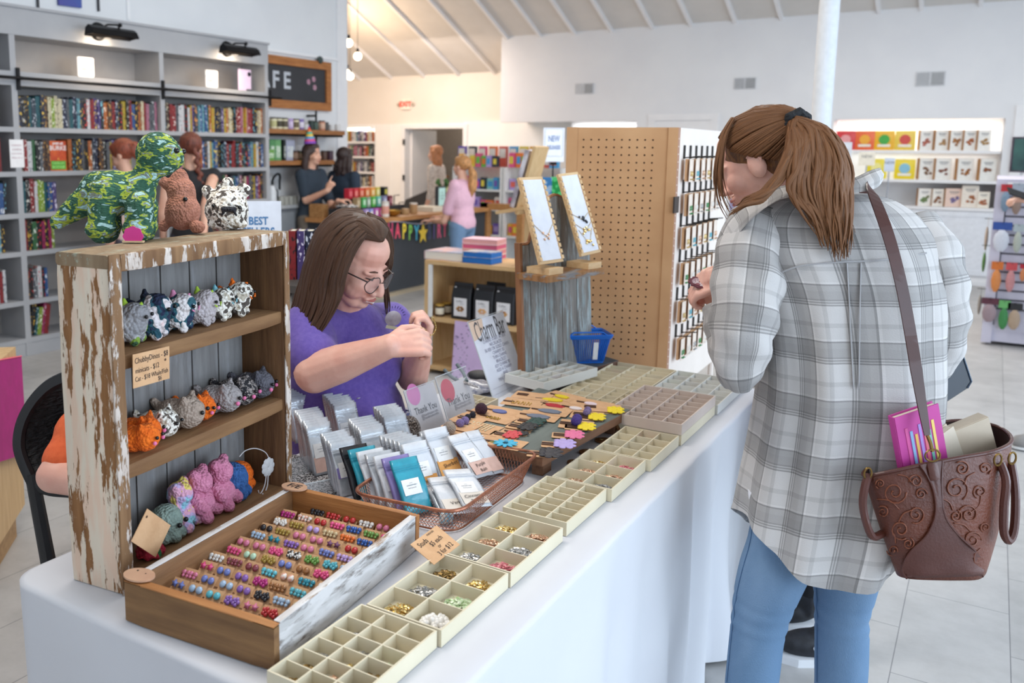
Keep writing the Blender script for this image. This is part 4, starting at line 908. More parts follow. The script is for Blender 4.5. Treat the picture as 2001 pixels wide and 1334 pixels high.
# small display sign and card stand half hidden behind the plaid shirt
for (x, y, d, w_, h, nm, lab) in ((1648, 300, 7.8, .13, .2, 'sign_card', 'pale sign card standing behind the shopper, before the snack shelves'), (1694, 310, 8.4, .14, .13, 'sign_card', 'small cream price card beside the yellow pouch'), (1738, 322, 8.6, .09, .13, 'sign_card', 'small blue-white card standing in front of the bright yellow pouch')):
    c = D(x, y, d); t = thing(nm, lab, 'sign', (c.x, c.y, 0))
    obj('card', G().box((c.x, c.y, c.z), (w_, .006, h)), M('pale_card_%d' % x, {1648: '#dcdfe6', 1694: '#d9d3c4', 1738: '#b9c4d4'}[x], .5), t)
    obj('stem', G().cyl((c.x, c.y+.01, .02), (c.x, c.y+.01, c.z), .006, n=8), M('stem_steel', '#a9adb3', .4, metal=.8), t)
    obj('foot', G().cyl((c.x, c.y+.01, 0), (c.x, c.y+.01, .02), .11, n=20), MATS['stem_steel'], t)
    obj('lettering', G().text('SALE' if x == 1648 else 'NEW', frame((c.x, c.y-.0035, c.z+.02), (1, 0, 0), (0, 0, 1)), .04), dk, t)
c = PY(1841, 458, BW-.05)
t = thing('door_wreath', 'small dark wreath ornament hanging on a white cupboard', 'ornament', c); g = G()
for k in range(14): a = k*.45; g.sph(c+V((.04*cos(a), 0, .06*sin(a))), (.022, .015, .022), n=6)
obj('leaves', g, M('wreath', '#8d8378', .8, '#54463f', 40), t, smooth=True)
obj('hook', G().cyl(c+V((0, 0, .06)), c+V((0, .05, .09)), .003, n=5), bl, t)
# green picture frame at right edge
c = PY(1994, 302, BW-.02); t = thing('wall_picture', 'dark green framed picture at the right edge on the far wall', 'picture', c)
obj('frame', G().b2((c.x-.09, BW-.03, c.z-.2), (c.x+.3, BW-.002, c.z+.2)), M('frame_plum', '#5a4a5c', .5), t)
obj('picture_panel', G().b2((c.x-.07, BW-.033, c.z-.18), (c.x+.28, BW-.03, c.z+.18)), M('green_print', '#3f6a64', .6, '#2b4a4c', 6), t)
# ================= slatwall gondola at right =================
lv = M('slatwall_lilac', '#d2cedd', .55, '#cbc7d6', 4); sl = M('slat_groove', '#4b4650', .7)
GX, GY, GH = .02, 8.51, 1.31
t = thing('slatwall_gondola', 'pale lilac slatwall display stand hung with small packets at right', 'display stand', (GX+.5, GY+.7, 0))
obj('front_slatwall', G().b2((GX+.06, GY+.02, .12), (GX+1.2, GY+.06, GH)), lv, t)
obj('side_slatwall', G().b2((GX+.02, GY+.06, .12), (GX+.06, GY+1.42, GH)), lv, t)
obj('base_box', G().b2((GX+.02, GY+.03, 0.03), (GX+1.2, GY+1.4, .12)), lv, t)
for (x, y) in ((GX, GY), (GX, GY+1.4)): obj('corner_post', G().b2((x, y, .02), (x+.07, y+.06, GH+.015)), lv, t)
obj('top_cap', G().b2((GX, GY, GH+.015), (GX+1.2, GY+1.46, GH+.04)), lv, t)
g = G()
for k in range(14): z = .3+k*.075; g.b2((GX+.07, GY+.012, z), (GX+1.2, GY+.02, z+.012)); g.b2((GX+.012, GY+.07, z), (GX+.02, GY+1.4, z+.012))
g.b2((GX+.07, GY+.012, .17), (GX+.078, GY+.02, GH)); obj('groove_lines', g, sl, t)
def hang(label, px, py, w_, h_, c1, c2, side=0, nm='hanging_packet', blob_=None):
    q = PY(px, py, GY-.04) if not side else PY(px, py, GY+.5+(px-1918)*.02)
    if side: q = V((GX-.03, q.y, q.z))
    ty = (q.x, GY-.04) if not side else (GX-.03, q.y)
    t = thing(nm, label, 'packet', (ty[0], ty[1], q.z-h_), group=None)
    T = frame((ty[0], ty[1], q.z), (1, 0, 0) if not side else (0, -1, 0), (0, 0, 1))
    obj('header_card', G().box((0, -h_*.13, 0), (w_, h_*.26, .003), T), M('pk_'+c1.strip('#'), c1, .5), t)
    g = G(); g.sph((0, 0, 0), (w_*.42, .016, h_*.36), n=10)
    vs = G(); vs.sph((0, -h_*.62, .004), (w_*.42, h_*.38, .014), n=10, T=T); obj('contents', vs, M('pkc_'+c2.strip('#'), c2, .5, '#8a7a70' if blob_ else None, 60), t, smooth=True)
    obj('hook', G().cyl(T @ V((0, -h_*.03, -.06)), T @ V((0, -h_*.03, .03)), .003, n=5), bl, t)
for (lab, px, py, w_, h_, c1, c2, s) in (('red-topped hanging packet with blue piece, top row', 1968, 360, .075, .22, '#c02c34', '#7d93a8', 0), ('grey-blue topped packet with brown tool, top row', 1991, 358, .08, .25, '#a9b2bf', '#9a8276', 0),
    ('blue-topped white packet on the slatwall', 1960, 434, .13, .24, '#2f52a0', '#d9dce6', 0), ('clear slim packet with a yellow tip on the slatwall', 1992, 438, .07, .23, '#b4bfc3', '#b9bfb4', 0),
    ('orange tube packet on the slatwall', 1950, 511, .08, .25, '#d9742c', '#dc8a4a', 0), ('pink tube packet on the slatwall beside the orange one', 1978, 513, .075, .24, '#cf4f54', '#cf8f90', 0), ('red packet cut by the right edge of the picture', 2001, 516, .05, .14, '#c2263a', '#d98a5a', 0),
    ('dark red topped packet in the bottom row of the slatwall', 1936, 582, .12, .2, '#5c2b3a', '#a08a90', 0), ('green packet in the bottom row of the slatwall', 1964, 587, .08, .24, '#6db56a', '#3f8a4c', 0), ('black-topped tan packet in the bottom row of the slatwall', 1985, 592, .1, .22, '#2a2a2e', '#b8a089', 0),
    ('beige packet on the side of the slatwall stand', 1933, 425, .1, .3, '#c6b8aa', '#b9a796', 1), ('slim green packet on the side of the slatwall stand', 1930, 478, .06, .25, '#6f8a66', '#5f8a4c', 1), ('grey bottle packet low on the side of the slatwall stand', 1918, 562, .12, .24, '#8a8784', '#9b948c', 1)):
    hang(lab, px, py, w_, h_, c1, c2, s)
# arm with phone at right edge
q = D(1992, 386, 6.2)
t = thing('person', 'person mostly outside the right edge, only a hand with a dark phone showing', 'person', (q.x+.45, q.y+.1, 0))
g = G(); el = q+XH*.32-UP*.12; sh = q+XH*.5+UP*.12; g.chain([sh, el, q+XH*.05-UP*.02], [.05, .042, .026], 8); hand(g, q+XH*.05-UP*.02, -XH+UP*.1, UP, side=1, curl=.8, n=6)
g.sph(sh+UP*.22, (.08, .1, .12)); g.cap(sh+UP*.02+XH*.1, sh+UP*.2, .05, .05)
obj('body', blob(g, .01, 2), skin, t)
g = G(); g.chain([sh, el], [.07, .06], 10); g.sph(sh+XH*.14-UP*.25, (.16, .13, .32)); obj('shirt', blob(g, .014, 2), M('cloth_grey_top', '#9aa0aa', .8), t)
g = G(); 
for s_ in (-1, 1): g.chain([sh+XH*(.14+s_*.08)-UP*.45, V((sh.x+(.14+s_*.08)*XH.x, sh.y, .09))], [.1, .06], 10)
obj('trousers', blob(g, .014, 2), M('cloth_dark_trouser', '#40434c', .8), t)
p = D(1990, 379, 6.15); t2 = thing('phone', 'dark phone held at the right edge by a hand', 'phone', p)
obj('case', G().box((0, 0, 0), (.15, .075, .009), frame(p, XH*.95-UP*.3, (FH*.7+UP*.6))), M('phone_black', '#141519', .3), t2)
# shoe at right edge, pink slippers by the table
q = P(1992, 878, 0); t = thing('shoe', 'grey shoe tip at the right edge of the floor', 'shoe', q)
obj('upper', G().sph(q+V((.05, .03, .04)), (.1, .055, .045), R=Matrix.Rotation(.4, 3, 'Z'), n=12), M('shoe_grey', '#8d8a88', .7), t, smooth=True)
obj('sole', G().sph(q+V((.05, .03, .012)), (.105, .06, .014), R=Matrix.Rotation(.4, 3, 'Z'), n=12), M('sole_light', '#d9d9d9', .6), t, smooth=True)
q = P(1466, 752, 0); t = thing('shoe', 'woven brown-pink shoe beyond the table corner', 'shoe', q)
obj('upper', G().sph(q+V((0, 0, .035)), (.12, .05, .04), R=Matrix.Rotation(.5, 3, 'Z'), n=12), M('shoe_pink', '#a9787a', .7, '#8a5a60', 70, bump=.4, bscale=120), t, smooth=True)
obj('sole', G().sph(q+V((0, 0, .01)), (.125, .055, .012), R=Matrix.Rotation(.5, 3, 'Z'), n=12), M('sole_brown', '#6a5049', .7), t, smooth=True)
# ================= white display shelving with bright stationery (centre back) =================
wm = M('display_white', '#ecebe8', .5)
def stand(label, xs, Y, z1, dep, shelves, nm='display_shelving'):
    a, b = PY(xs[0], 300, Y), PY(xs[1], 300, Y)
    t = thing(nm, label, 'shelving', ((a.x+b.x)/2, Y+dep/2, 0))
    obj('back_panel', G().b2((a.x, Y+dep-.02, .0), (b.x, Y+dep, z1)), wm, t)
    for x in (a.x, b.x-.03): obj('side_panel', G().b2((x, Y, 0), (x+.03, Y+dep-.02, z1)), wm, t)
    for z in shelves: obj('shelf', G().b2((a.x+.03, Y, z-.025), (b.x-.03, Y+dep-.02, z)), wm, t)
    return a.x, b.x
YS = 10.2
x0, x1 = stand('white stationery shelving, left unit, behind the girl', (885, 982), YS, 1.33, .45, [.45, .79, 1.04])
x2, x3 = stand('white stationery shelving, right unit, behind the new releases sign', (984, 1100), YS, 1.33, .45, [.45, .79, 1.04])
obj_g = 'stationery packs on the white shelving'
rng = random.Random(4); PAL = ['#e35a8a', '#f2b43c', '#7a5fb8', '#4aa3d8', '#6cc04a', '#ef7f3a', '#f5f1e8', '#2c3340', '#e8d24a', '#b8a2dd', '#e46a5a', '#8fd0c8']
n_ = 0
PN = {'#e35a8a': 'pink', '#f2b43c': 'amber', '#7a5fb8': 'violet', '#4aa3d8': 'sky blue', '#6cc04a': 'green', '#ef7f3a': 'orange', '#f5f1e8': 'white', '#2c3340': 'dark', '#e8d24a': 'yellow', '#b8a2dd': 'lilac', '#e46a5a': 'coral', '#8fd0c8': 'mint'}
for (a, b, un) in ((x0, x1, 'left'), (x2, x3, 'right')):
    for ri, (z, h) in enumerate(((1.331, .17), (1.0405, .16), (.7905, .14), (.4505, .15))):
        x = a+.05; i = 0
        while x < b-.12:
            w_ = rng.uniform(.06, .12); c = PAL[rng.randrange(12)] if not (un == 'right' and ri == 0) else PAL[[0, 5, 4, 0, 9, 10, 3, 7][i % 8]]
            hh = h*rng.uniform(.75, 1.1)
            small_box('stationery_pack', '%s pack, %s from left, %s level, %s stationery unit' % (PN[c], ordw(i), ['top', 'upper', 'lower', 'bottom'][ri], un), (x+w_/2, YS+.08+rng.uniform(0, .05), z+(.0 if ri else 0)), (.07, w_, hh), c, 'packs on the %s stationery unit' % un, accent=PAL[rng.randrange(12)], cat='pack', rz=-pi/2)
            x += w_+.012; i += 1
# raised back row of boxes
a = PY(925, 262, YS+.3)
for i in range(9):
    q = PY(903+i*20, 292, YS+.28); c = PAL[(i*5+2) % 12]
    t = thing('stationery_box', '%s tall box, %s from left, raised row at the back of the white shelving' % (PN[c], ordw(i)), 'box', (q.x, YS+.3, 1.331), group='tall boxes at the back of the white shelving')
    obj('carton', G().b2((q.x-.055, YS+.27, 1.331), (q.x+.055, YS+.33, 1.331+.27)), M('box_'+c.strip('#'), c, .5), t)
    obj('label_panel', G().b2((q.x-.045, YS+.268, 1.45), (q.x+.045, YS+.2695, 1.57)), M('box_efe9df', '#efe9df', .6), t)
# new releases sign on a stand
c = D(1082, 283, 6.7)
t = thing('new_releases_sign', 'white NEW RELEASES sign on a black stem beside the pegboard', 'sign', (c.x, c.y, 0))
T = frame(c, XH, UP)
obj('card', G().box((0, 0, 0), (.16, .255, .004), T), M('sign_blue_white', '#e8edf6', .4), t)
obj('border', G().box((0, -.085, .0025), (.137, .0018, .001), T).box((0, .12, .0025), (.137, .0018, .001), T).box((.068, .017, .0025), (.0018, .205, .001), T).box((-.068, .017, .0025), (.0018, .205, .001), T), M('blue_ink', '#5f7fb4', .5), t)
for s, y, z in (('NEW', .045, .052), ('RELEASES', -.02, .034)): obj('lettering', G().text(s, T @ Matrix.Translation((0, y, .0025)) @ Matrix.Diagonal((.72, 1.2, 1, 1)), z, bold=.001), MATS['blue_ink'], t)
obj('clamp', G().box((0, -.14, 0), (.05, .022, .02), T), bl, t)
obj('stem', G().cyl(c-UP*.15, V((c.x, c.y, .85)), .006, n=8), bl, t)
obj('lower_stem', G().cyl(V((c.x, c.y, .0)), V((c.x, c.y, .85)), .012, n=8), bl, t)
obj('foot', G().cyl(V((c.x, c.y, 0)), V((c.x, c.y, .02)), .13, n=20), bl, t)
# ================= light birch shelf unit with coffee bags =================
birch = wood('birch_ply', '#d9b787', '#c9a06c', 0, .5); birch_v = wood('birch_ply_upright', '#d9b787', '#c8a270', 2, .5)
q = P(828, 727, 0); SX, SY = q.x, q.y; SH_ = PY(828, 507, SY).z; SW = 1.25; SD = .42
t = thing('birch_shelf', 'low birch shelf unit holding coffee bags and books behind the seated woman', 'shelf unit', (SX+SW/2, SY+SD/2, 0))
for x in (SX, SX+SW-.03): obj('side_panel', G().b2((x, SY, 0), (x+.03, SY+SD, SH_-.028)), birch_v, t)
obj('back_panel', G().b2((SX+.03, SY+SD-.015, .03), (SX+SW-.03, SY+SD, SH_-.028)), birch_v, t)
zs_ = PY(850, 620, SY).z
for z in (SH_, zs_, .06): obj('shelf', G().b2((SX+(-.0 if z == SH_ else .03), SY, z-.028), (SX+SW-(.0 if z == SH_ else .03), SY+SD, z)), birch, t)
obj('inner_strip', G().b2((SX+.03, SY+.0, .06), (SX+.055, SY+.02, SH_-.03)), wm, t)
def coffee(label, px, pic, mirror=0, dy=0):
    q = PY(px, 600, SY+.06+dy); x = q.x; y = SY+.08+dy; z = zs_+.0008; h = .25; w_ = .15
    t = thing('coffee_bag', label, 'coffee bag', (x, y, z), group=None if dy == 0 else None); g = G(); rings = []
    for zz, th, ww in ((0, .085, .98), (.01, .09, 1), (h*.62, .085, 1), (h*.84, .05, .97), (h*.93, .014, .95), (h, .012, .95)):
        rings.append([V((x+a*ww*w_/2, y+b*th/2, z+zz)) for a, b in ((-1, -.85), (-.9, -1), (.9, -1), (1, -.85), (1, .85), (.9, 1), (-.9, 1), (-1, .85))])
    g.loft(rings); obj('pouch', g, M('coffee_black', '#1e1f24', .5), t)
    T = frame((x, y-.0465, z+h*.34), (1, 0, 0), (0, 0, 1))
    lp = obj('label_panel', G().box((0, 0, 0), (w_*.66, h*.5, .002), T), M('coffee_label', '#e9e8ea', .6), t)
    g = G()
    for k in range(6): a = k*1.05; g.sph((.016*cos(a)*1.3, -.012+.012*sin(a), .002), (.012, .01, .002), n=8, T=T)
    obj('picture', g, M('cpic_'+pic.strip('#'), pic, .6, '#d9a45a', 50), lp, smooth=True)
    obj('lettering', G().text('Coffee', T @ Matrix.Translation((-.008, .04, .0015)), .02), dk, lp)
    obj('lettering', G().text('roasted', T @ Matrix.Translation((.01, .024, .0015)), .011), dk, lp)
    obj('sticker', G().fan((-w_*.35, 0), .007, 12, frame((x, y-.02, z+h*.86), (1, 0, 0), (0, .2, 1))), sg, t)
coffee('left black coffee bag with a dark berry picture on the birch shelf', 903, '#5a3328')
coffee('middle black coffee bag with a cookie picture on the birch shelf', 946, '#d9a887')
coffee('right black coffee bag with a cake picture, cut by the sign', 987, '#7a3f2c')
coffee('black coffee bag standing behind the middle bag', 966, '#7a5f4c', dy=.14)
for i, (px, dy) in enumerate(((858, 0), (872, .09))):
    q = PY(px, 600, SY+.05+dy); jar('honey_jar', ['front small brown jar with a cream label and gold lid', 'back small brown jar with a gold lid'][i]+' on the birch shelf', (q.x, SY+.06+dy, zs_+.0008), .032, .085, '#4a3524', '#c9a04a', None, '#e2d8c4')
q = PY(880, 600, SY+.3); t = thing('wood_block', 'plain birch block behind the jars', 'block', (q.x, SY+.3, zs_)); obj('block', G().b2((q.x-.03, SY+.28, zs_+.0008), (q.x+.07, SY+.32, zs_+.19)), birch_v, t)
a = PY(893, 632, SY+.02); b = PY(940, 725, SY+.02)
t = thing('floral_poster', 'lilac poster with dark flower specks leaning on the birch shelf', 'poster', ((a.x+b.x)/2, SY-.02, .03))
T = frame(((a.x+b.x)/2+.05, SY-.03, (a.z+b.z)/2-.03), (1, 0, 0), (0, .1, 1))
obj('sheet', G().box((0, 0, 0), (.29, .42, .004), T), M('lilac_sheet', '#cdb3da', .6, '#c3a8cf', 5), t)
rg = random.Random(3); g = G()
for i in range(150):
    x, y = rg.uniform(-.14, .14), rg.uniform(-.2, .2)
    if x > -.03 and -.08 < y < .12: continue
    g.fan((x, y), rg.uniform(.002, .006), 6, T @ Matrix.Translation((0, 0, .002)), mi=0 if i % 3 else 1)
tag(obj('flower_specks', g, [M('speck_dark', '#4a4466', .6), M('speck_grey', '#6b7a86', .6)], t), kind='stuff')
# books stacked on top
def flat_book(label, a, w_, d_, h, ccol, pcol='#e9e2d3', rz=0, group=None, top=None):
    t = thing('stacked_book', label, 'book', a, rz, group)
    obj('cover', G().box((0, 0, .002), (w_, d_, .004)).box((0, 0, h-.002), (w_, d_, .004)).box((-w_/2+.002, 0, h/2), (.004, d_, h)), M('cover_'+ccol.strip('#'), ccol, .5, top, 9), t, local=True)
    obj('page_block', G().box((.002, 0, h/2), (w_-.008, d_-.006, h-.008)), M('pages_'+pcol.strip('#'), pcol, .7, None, 60, (1, 1, 10)), t, local=True)
q = PY(868, 497, SY+.1); z = SH_+.001
flat_book('large white-paged book with a soft pink cover lying at the left of the birch top', (q.x+.06, SY+.17, z), .36, .28, .06, '#d9a79b', '#ebe6dc', 0, top='#8fa3bf')
q = PY(940, 500, SY+.08)
flat_book('blue-edged book, lower of two on the birch top', (q.x, SY+.1, z), .22, .16, .038, '#1c5fa8', '#1f6fc0'); flat_book('blue-edged book with a pale cover, upper of two on the birch top', (q.x, SY+.1, z+.0385), .22, .16, .038, '#d8c9b4', '#1f6fc0', top='#3b78b8')
q = PY(947, 470, SY+.3)
for k, (c, p_) in enumerate((('#e8dccb', '#d9607a'), ('#f2d5c4', '#e28a8a'), ('#e9b8a6', '#d95f80'), ('#f1c3cf', '#e6a7a0'))):
    flat_book(['lowest', 'second lowest', 'second highest', 'topmost'][k]+' of four pink-edged books stacked at the back of the birch top', (q.x-.0, SY+.3, z+k*.036), .26, .18, .035, c, p_, .1)
# A-frame easel with framed print on the unit
q = PY(1015, 480, SY+.2); ex = SX+.98
t = thing('easel_display', 'birch A-frame easel display holding a dark-edged print beside the necklace stands', 'easel', (ex, SY+.2, SH_))
eh = PY(1000, 350, SY+.2).z
pts = [(-.3, 0), (.28, 0), (.1, eh-SH_), (-.02, eh-SH_)]
obj('side_panel', G().prism([(-.16, 0), (.3, 0), (.3, .2), (.14, eh-SH_), (.0, eh-SH_), (-.16, .33)], -.012, .012, frame((ex-.12, SY+.12, SH_+.001), (1, 0, 0), (0, 0, 1))), birch_v, t)
obj('ledge', G().box((ex-.33, SY+.1, SH_+.37), (.22, .2, .02), R=Matrix.Rotation(-.2, 3, 'Y')), birch, t)
obj('slope_board', G().box((ex-.24, SY+.12, SH_+.56), (.02, .2, .45), R=Matrix.Rotation(.27, 3, 'Y')), birch_v, t)
obj('print', G().box((ex-.285, SY+.11, SH_+.57), (.03, .17, .38), R=Matrix.Rotation(.27, 3, 'Y')), M('print_pale', '#dcd8de', .5, '#6a5a66', 12), t)
for i, (px, col, c2, nm) in enumerate(((1068, '#3f86c4', '#a9c9e6', 'blue'), (1091, '#1f9a4c', '#58d27c', 'bright green'))):
    q = PY(px, 385, SY+.05); t = thing('graphic_book', nm+' illustrated book standing between the necklace stands', 'book', (q.x, q.y, SH_))
    obj('wire_stand', G().b2((q.x-.045, q.y-.03, SH_+.0005), (q.x+.035, q.y+.05, SH_+.01)).b2((q.x-.008, q.y+.02, SH_+.01), (q.x+.008, q.y+.03, q.z-.16)), bl, t)
    obj('cover', G().b2((q.x-.055, q.y-.012, q.z-.17), (q.x+.04, q.y+.012, q.z+.125)), M('gb_%d' % i, col, .5, c2, 22, ramp=(.48, .52)), t)
# best sellers sign (left, behind crate) and dark book stack
c = D(508, 420, 3.3)
t = thing('best_sellers_sign', 'white BEST SELLERS sign partly hidden behind the wooden crate', 'sign', (c.x, c.y, 0))
T = frame(D(513, 432, 3.3), XH*1.0+FH*.1, UP)
obj('card', G().box((-.03, -.03, 0), (.2, .21, .004), T), M('sign_blue_white', '#e8edf6', .4), t)
for s, y, z in (('BEST', -.0, .036), ('SELLERS', -.04, .036)): obj('lettering', G().text(s, T @ Matrix.Translation((-.015, y, .0025)) @ Matrix.Diagonal((.95, 1.15, 1, 1)), z, bold=.001), M('blue_ink2', '#4a7fb0', .5), t)
b_ = D(513, 490, 3.3); obj('stem', G().cyl(V((b_.x, b_.y, 0)), b_, .012, n=8), bl, t); obj('foot', G().cyl(V((b_.x, b_.y, 0)), V((b_.x, b_.y, .02)), .12, n=20), bl, t)
t = thing('book_table', 'dark small display table hidden behind the crate', 'table', (-2.8, 2.9, 0))
bq = D(575, 530, 3.6); tz = bq.z-.03
obj('table_top', G().box((bq.x-.1, bq.y+.05, tz-.02), (.45, .35, .03)), M('table_dark', '#55504a', .6), t)
for sx in (-1, 1):
    for sy in (-1, 1): obj('leg', G().box((bq.x-.1+sx*.2, bq.y+.05+sy*.15, (tz-.035)/2), (.03, .03, tz-.035)), MATS['table_dark'], t)
for i, (px, c, k) in enumerate(((564, 'red', 1), (571, 'purple', 0), (578, 'navy', 0), (586, 'slate', 2))):
    q = D(564, 520, 3.6)+XH*(.036*i); put_book('book', q.x, q.y, tz-.0045, .03, .2, .12, c, k, c+' upright book showing between the crate and the seated woman', None, rz=YAW-pi/2)
# ================= craft table =================
TX0, TX1, TY0, TY1, TZ = -1.475, -.607, .895, 3.10, .75
cloth = M('white_tablecloth', '#d4d4d8', .85, '#cfcfd4', 3, bump=.12, bscale=5, sheen=.2)
def table_cloth():
    g = G(); r = .05; pts = []
    def arc(cx_, cy_, a0):
        for i in range(7): a = a0+pi/2*i/7; pts.append((cx_+r*cos(a), cy_+r*sin(a), cos(a), sin(a)))
    def line(ax, ay, bx, by, nx, ny, n):
        for i in range(n): t = i/n; pts.append((ax+(bx-ax)*t, ay+(by-ay)*t, nx, ny))
    line(TX1, TY0+r, TX1, TY1-r, 1, 0, 130); arc(TX1-r, TY1-r, 0)
    line(TX1-r, TY1, TX0+r, TY1, 0, 1, 40); arc(TX0+r, TY1-r, pi/2)
    line(TX0, TY1-r, TX0, TY0+r, -1, 0, 90); arc(TX0+r, TY0+r, pi)
    line(TX0+r, TY0, TX1-r, TY0, 0, -1, 60); arc(TX1-r, TY0+r, 1.5*pi)
    rings = []
    n = len(pts)
    rings.append([V((x-nx*.03, y-ny*.03, TZ)) for x, y, nx, ny in pts])
    levels = [0, .004, .012, .03, .07, .13, .2, .3, .4, .5, .6, .7, .735]
    for li, d in enumerate(levels):
        ring = []
        for i, (x, y, nx, ny) in enumerate(pts):
            s = i/n; t = d/.735
            if nx > .5: # right side: soft deep folds, stronger towards the far end
                k = (y-TY0)/(TY1-TY0); amp = (.014+.030*k)*t**.7
                w = abs(sin(y*8.5+1.2*sin(y*5)))*1.3-.75+sin(y*31+2)*.25+noise.noise(V((y*9, t*1.5, 0)))*.9
            else:
                amp = .022*t**.9; q = x*9+y*9; w = sin(q*1.7)*.7+noise.noise(V((x*6, y*6, t)))*.8
            rr = .012 if li < 3 else .016
            off = min(d*3, .012)+(-.012*t if nx > .5 else .0)+amp*(w+.3)
            ring.append(V((x+nx*off, y+ny*off, TZ-d+(.003 if li == 0 else 0)*0)))
        rings.append(ring)
    g.loft(rings, caps=(0, 0)); g.add(rings[0], [tuple(range(n))])
    return g
o = obj('tablecloth', table_cloth(), cloth, smooth='all', label='long white cloth draped to the floor over the craft table', cat='tablecloth')
t = thing('folding_table', 'folding table hidden under the white cloth', 'table', ((TX0+TX1)/2, (TY0+TY1)/2, 0))
obj('tabletop', G().b2((TX0+.015, TY0+.015, TZ-.045), (TX1-.015, TY1-.015, TZ-.006)), M('table_plastic', '#d9d9d6', .6), t)
for x in (TX0+.1, TX1-.1):
    for y in (TY0+.25, TY1-.3): obj('leg', G().cyl((x, y, 0), (x, y, TZ-.045), .014, n=8), M('table_leg', '#5c5f66', .5, metal=.5), t)
T0 = TZ+.0012   # resting height on the cloth
# ---------- weathered wooden crate ----------
A_ = V((-1.25, .962, T0)); B_ = V((-1.314, 1.491, T0)); ex_ = (B_-A_).normalized(); nx_ = V((ex_.y, -ex_.x, 0))   # nx_ points out of the open front
Wc, Hc, Dc = .533, .617, .128
CT_ = Matrix(((ex_.x, -nx_.x, 0, A_.x), (ex_.y, -nx_.y, 0, A_.y), (0, 0, 1, T0), (0, 0, 0, 1)))   # local x along front, y into crate, z up
chip = paint_over_wood('chipped_cream_paint', '#97693e', '#74491f', '#decfba', '#e0c2aa', .455, 5.2, (2.6, 5, 1), .015)
# the near side: big bare wood patch, rest cream
wd = paint_over_wood('worn_grey_brown_wood', '#7d6449', '#5e4530', '#b7ab9d', '#9c8f80', .60, 9, (2, 5, 5), .05)
wd_in = wood('crate_inner_wood', '#7d5836', '#5d3d22', 2, .75, 5, .2)
wd_sh = wood('crate_shelf_wood', '#8f6a45', '#6e4b2c', 0, .75, 5, .2)
edge = paint_over_wood('crate_front_edge', '#94704c', '#704e30', '#d8ccc2', '#c2b2a6', .52, 8, (5, 5, 1.3), .03)
plank_m = paint_over_wood('grey_beadboard', '#83807e', '#6a6664', '#97979a', '#858485', .5, 5, (6, 6, .9), .3)
def frame_board(g, a, b, mi=0): g.b2(a, b, mi=mi)
ct = thing('display_crate', 'weathered chippy-painted wooden crate stood on end as a three-shelf display', 'crate', M4=CT_)
th = .03
def lpart(name, g, m, par=ct, **k): return obj(name, g, m, par, local=True, **k)
def warp(g, amp=.002, sc=9):
    for i, v in enumerate(g.v): g.v[i] = v+V((noise.noise(v*sc), noise.noise(v*sc+V((9, 1, 2))), 0))*amp
    return g
def rbox(a, b, n=10, r=.006, axis=2):
    """board with softened worn edges: rounded section lofted along its length"""
    a = V(a); b = V(b); c = (a+b)/2; d = b-a; o_ = [i for i in range(3) if i != axis]; rings = []
    sec = []
    for sx, sy, a0 in ((1, 1, 0), (-1, 1, 90), (-1, -1, 180), (1, -1, 270)):
        for q in (0, 45, 90): an = radians(a0+q); sec.append((sx*(d[o_[0]]/2-r)+r*cos(an), sy*(d[o_[1]]/2-r)+r*sin(an)))
    for i in range(n+1):
        t = i/n; sc = .0012 if i in (0, n) else 0; ring = []
        for u, v in sec:
            p = [0, 0, 0]; p[axis] = a[axis]+d[axis]*t; p[o_[0]] = c[o_[0]]+u-(sc if u > 0 else -sc); p[o_[1]] = c[o_[1]]+v-(sc if v > 0 else -sc); ring.append(V(p))
        rings.append(ring)
    g = G().loft(rings)
    if axis == 1: g.f = [f[::-1] for f in g.f]
    return g
# side boards are deep: near side is wider than the box itself
sd = rbox((0, 0, 0), (th, Dc, Hc-.002), 16)
lpart('side_board', warp(sd), chip, smooth=True)
lpart('side_board', warp(rbox((Wc-th+.012, 0, 0), (Wc, Dc, Hc-.002), 12, .005)), wd_in, smooth=True)
lpart('top_board', warp(rbox((-.0, -.002, Hc-.026), (Wc, Dc, Hc), 14, .006, 0)), paint_over_wood('crate_top_wood', '#9a8468', '#7c644a', '#b9b09c', '#a4a08a', .56, 9, (1, 5, 5), .05), smooth=True)
lpart('bottom_board', warp(rbox((th, .0, .0), (Wc-.018, Dc, .022), 8, .004, 0)), wd_sh, smooth=True)
g = G(); np_ = 11; pw = (Wc-th-.018)/np_
for i in range(np_): g.b2((th+i*pw+.0012, Dc-.012-(.002 if i % 2 else 0), .02), (th+(i+1)*pw-.0012, Dc-.003, Hc-.024))
g.b2((th, Dc-.003, .02), (Wc-.018, Dc, Hc-.024))
lpart('beadboard_back', g, plank_m)
shz_ = [.437, .234]
for k, z in enumerate(shz_):
    lpart('shelf', warp(rbox((th, .004, z-.03), (Wc-.018, Dc-.012, z), 10, .004, 0)), wd_sh, smooth=True)
for a, b in (((-.004, -.006, 0), (.024, .0, Hc)), ((Wc-.017, -.006, 0), (Wc+.002, .0, Hc))):
    lpart('front_edge', warp(rbox(a, b, 22, .0028), .0015, 30), edge, smooth=True)
lpart('front_edge', warp(rbox((.024, -.006, Hc-.032), (Wc-.017, 0, Hc), 16, .0028, 0), .0015, 30), edge, smooth=True)
def CW(x, y, z): return CT_ @ V((x, y, z))
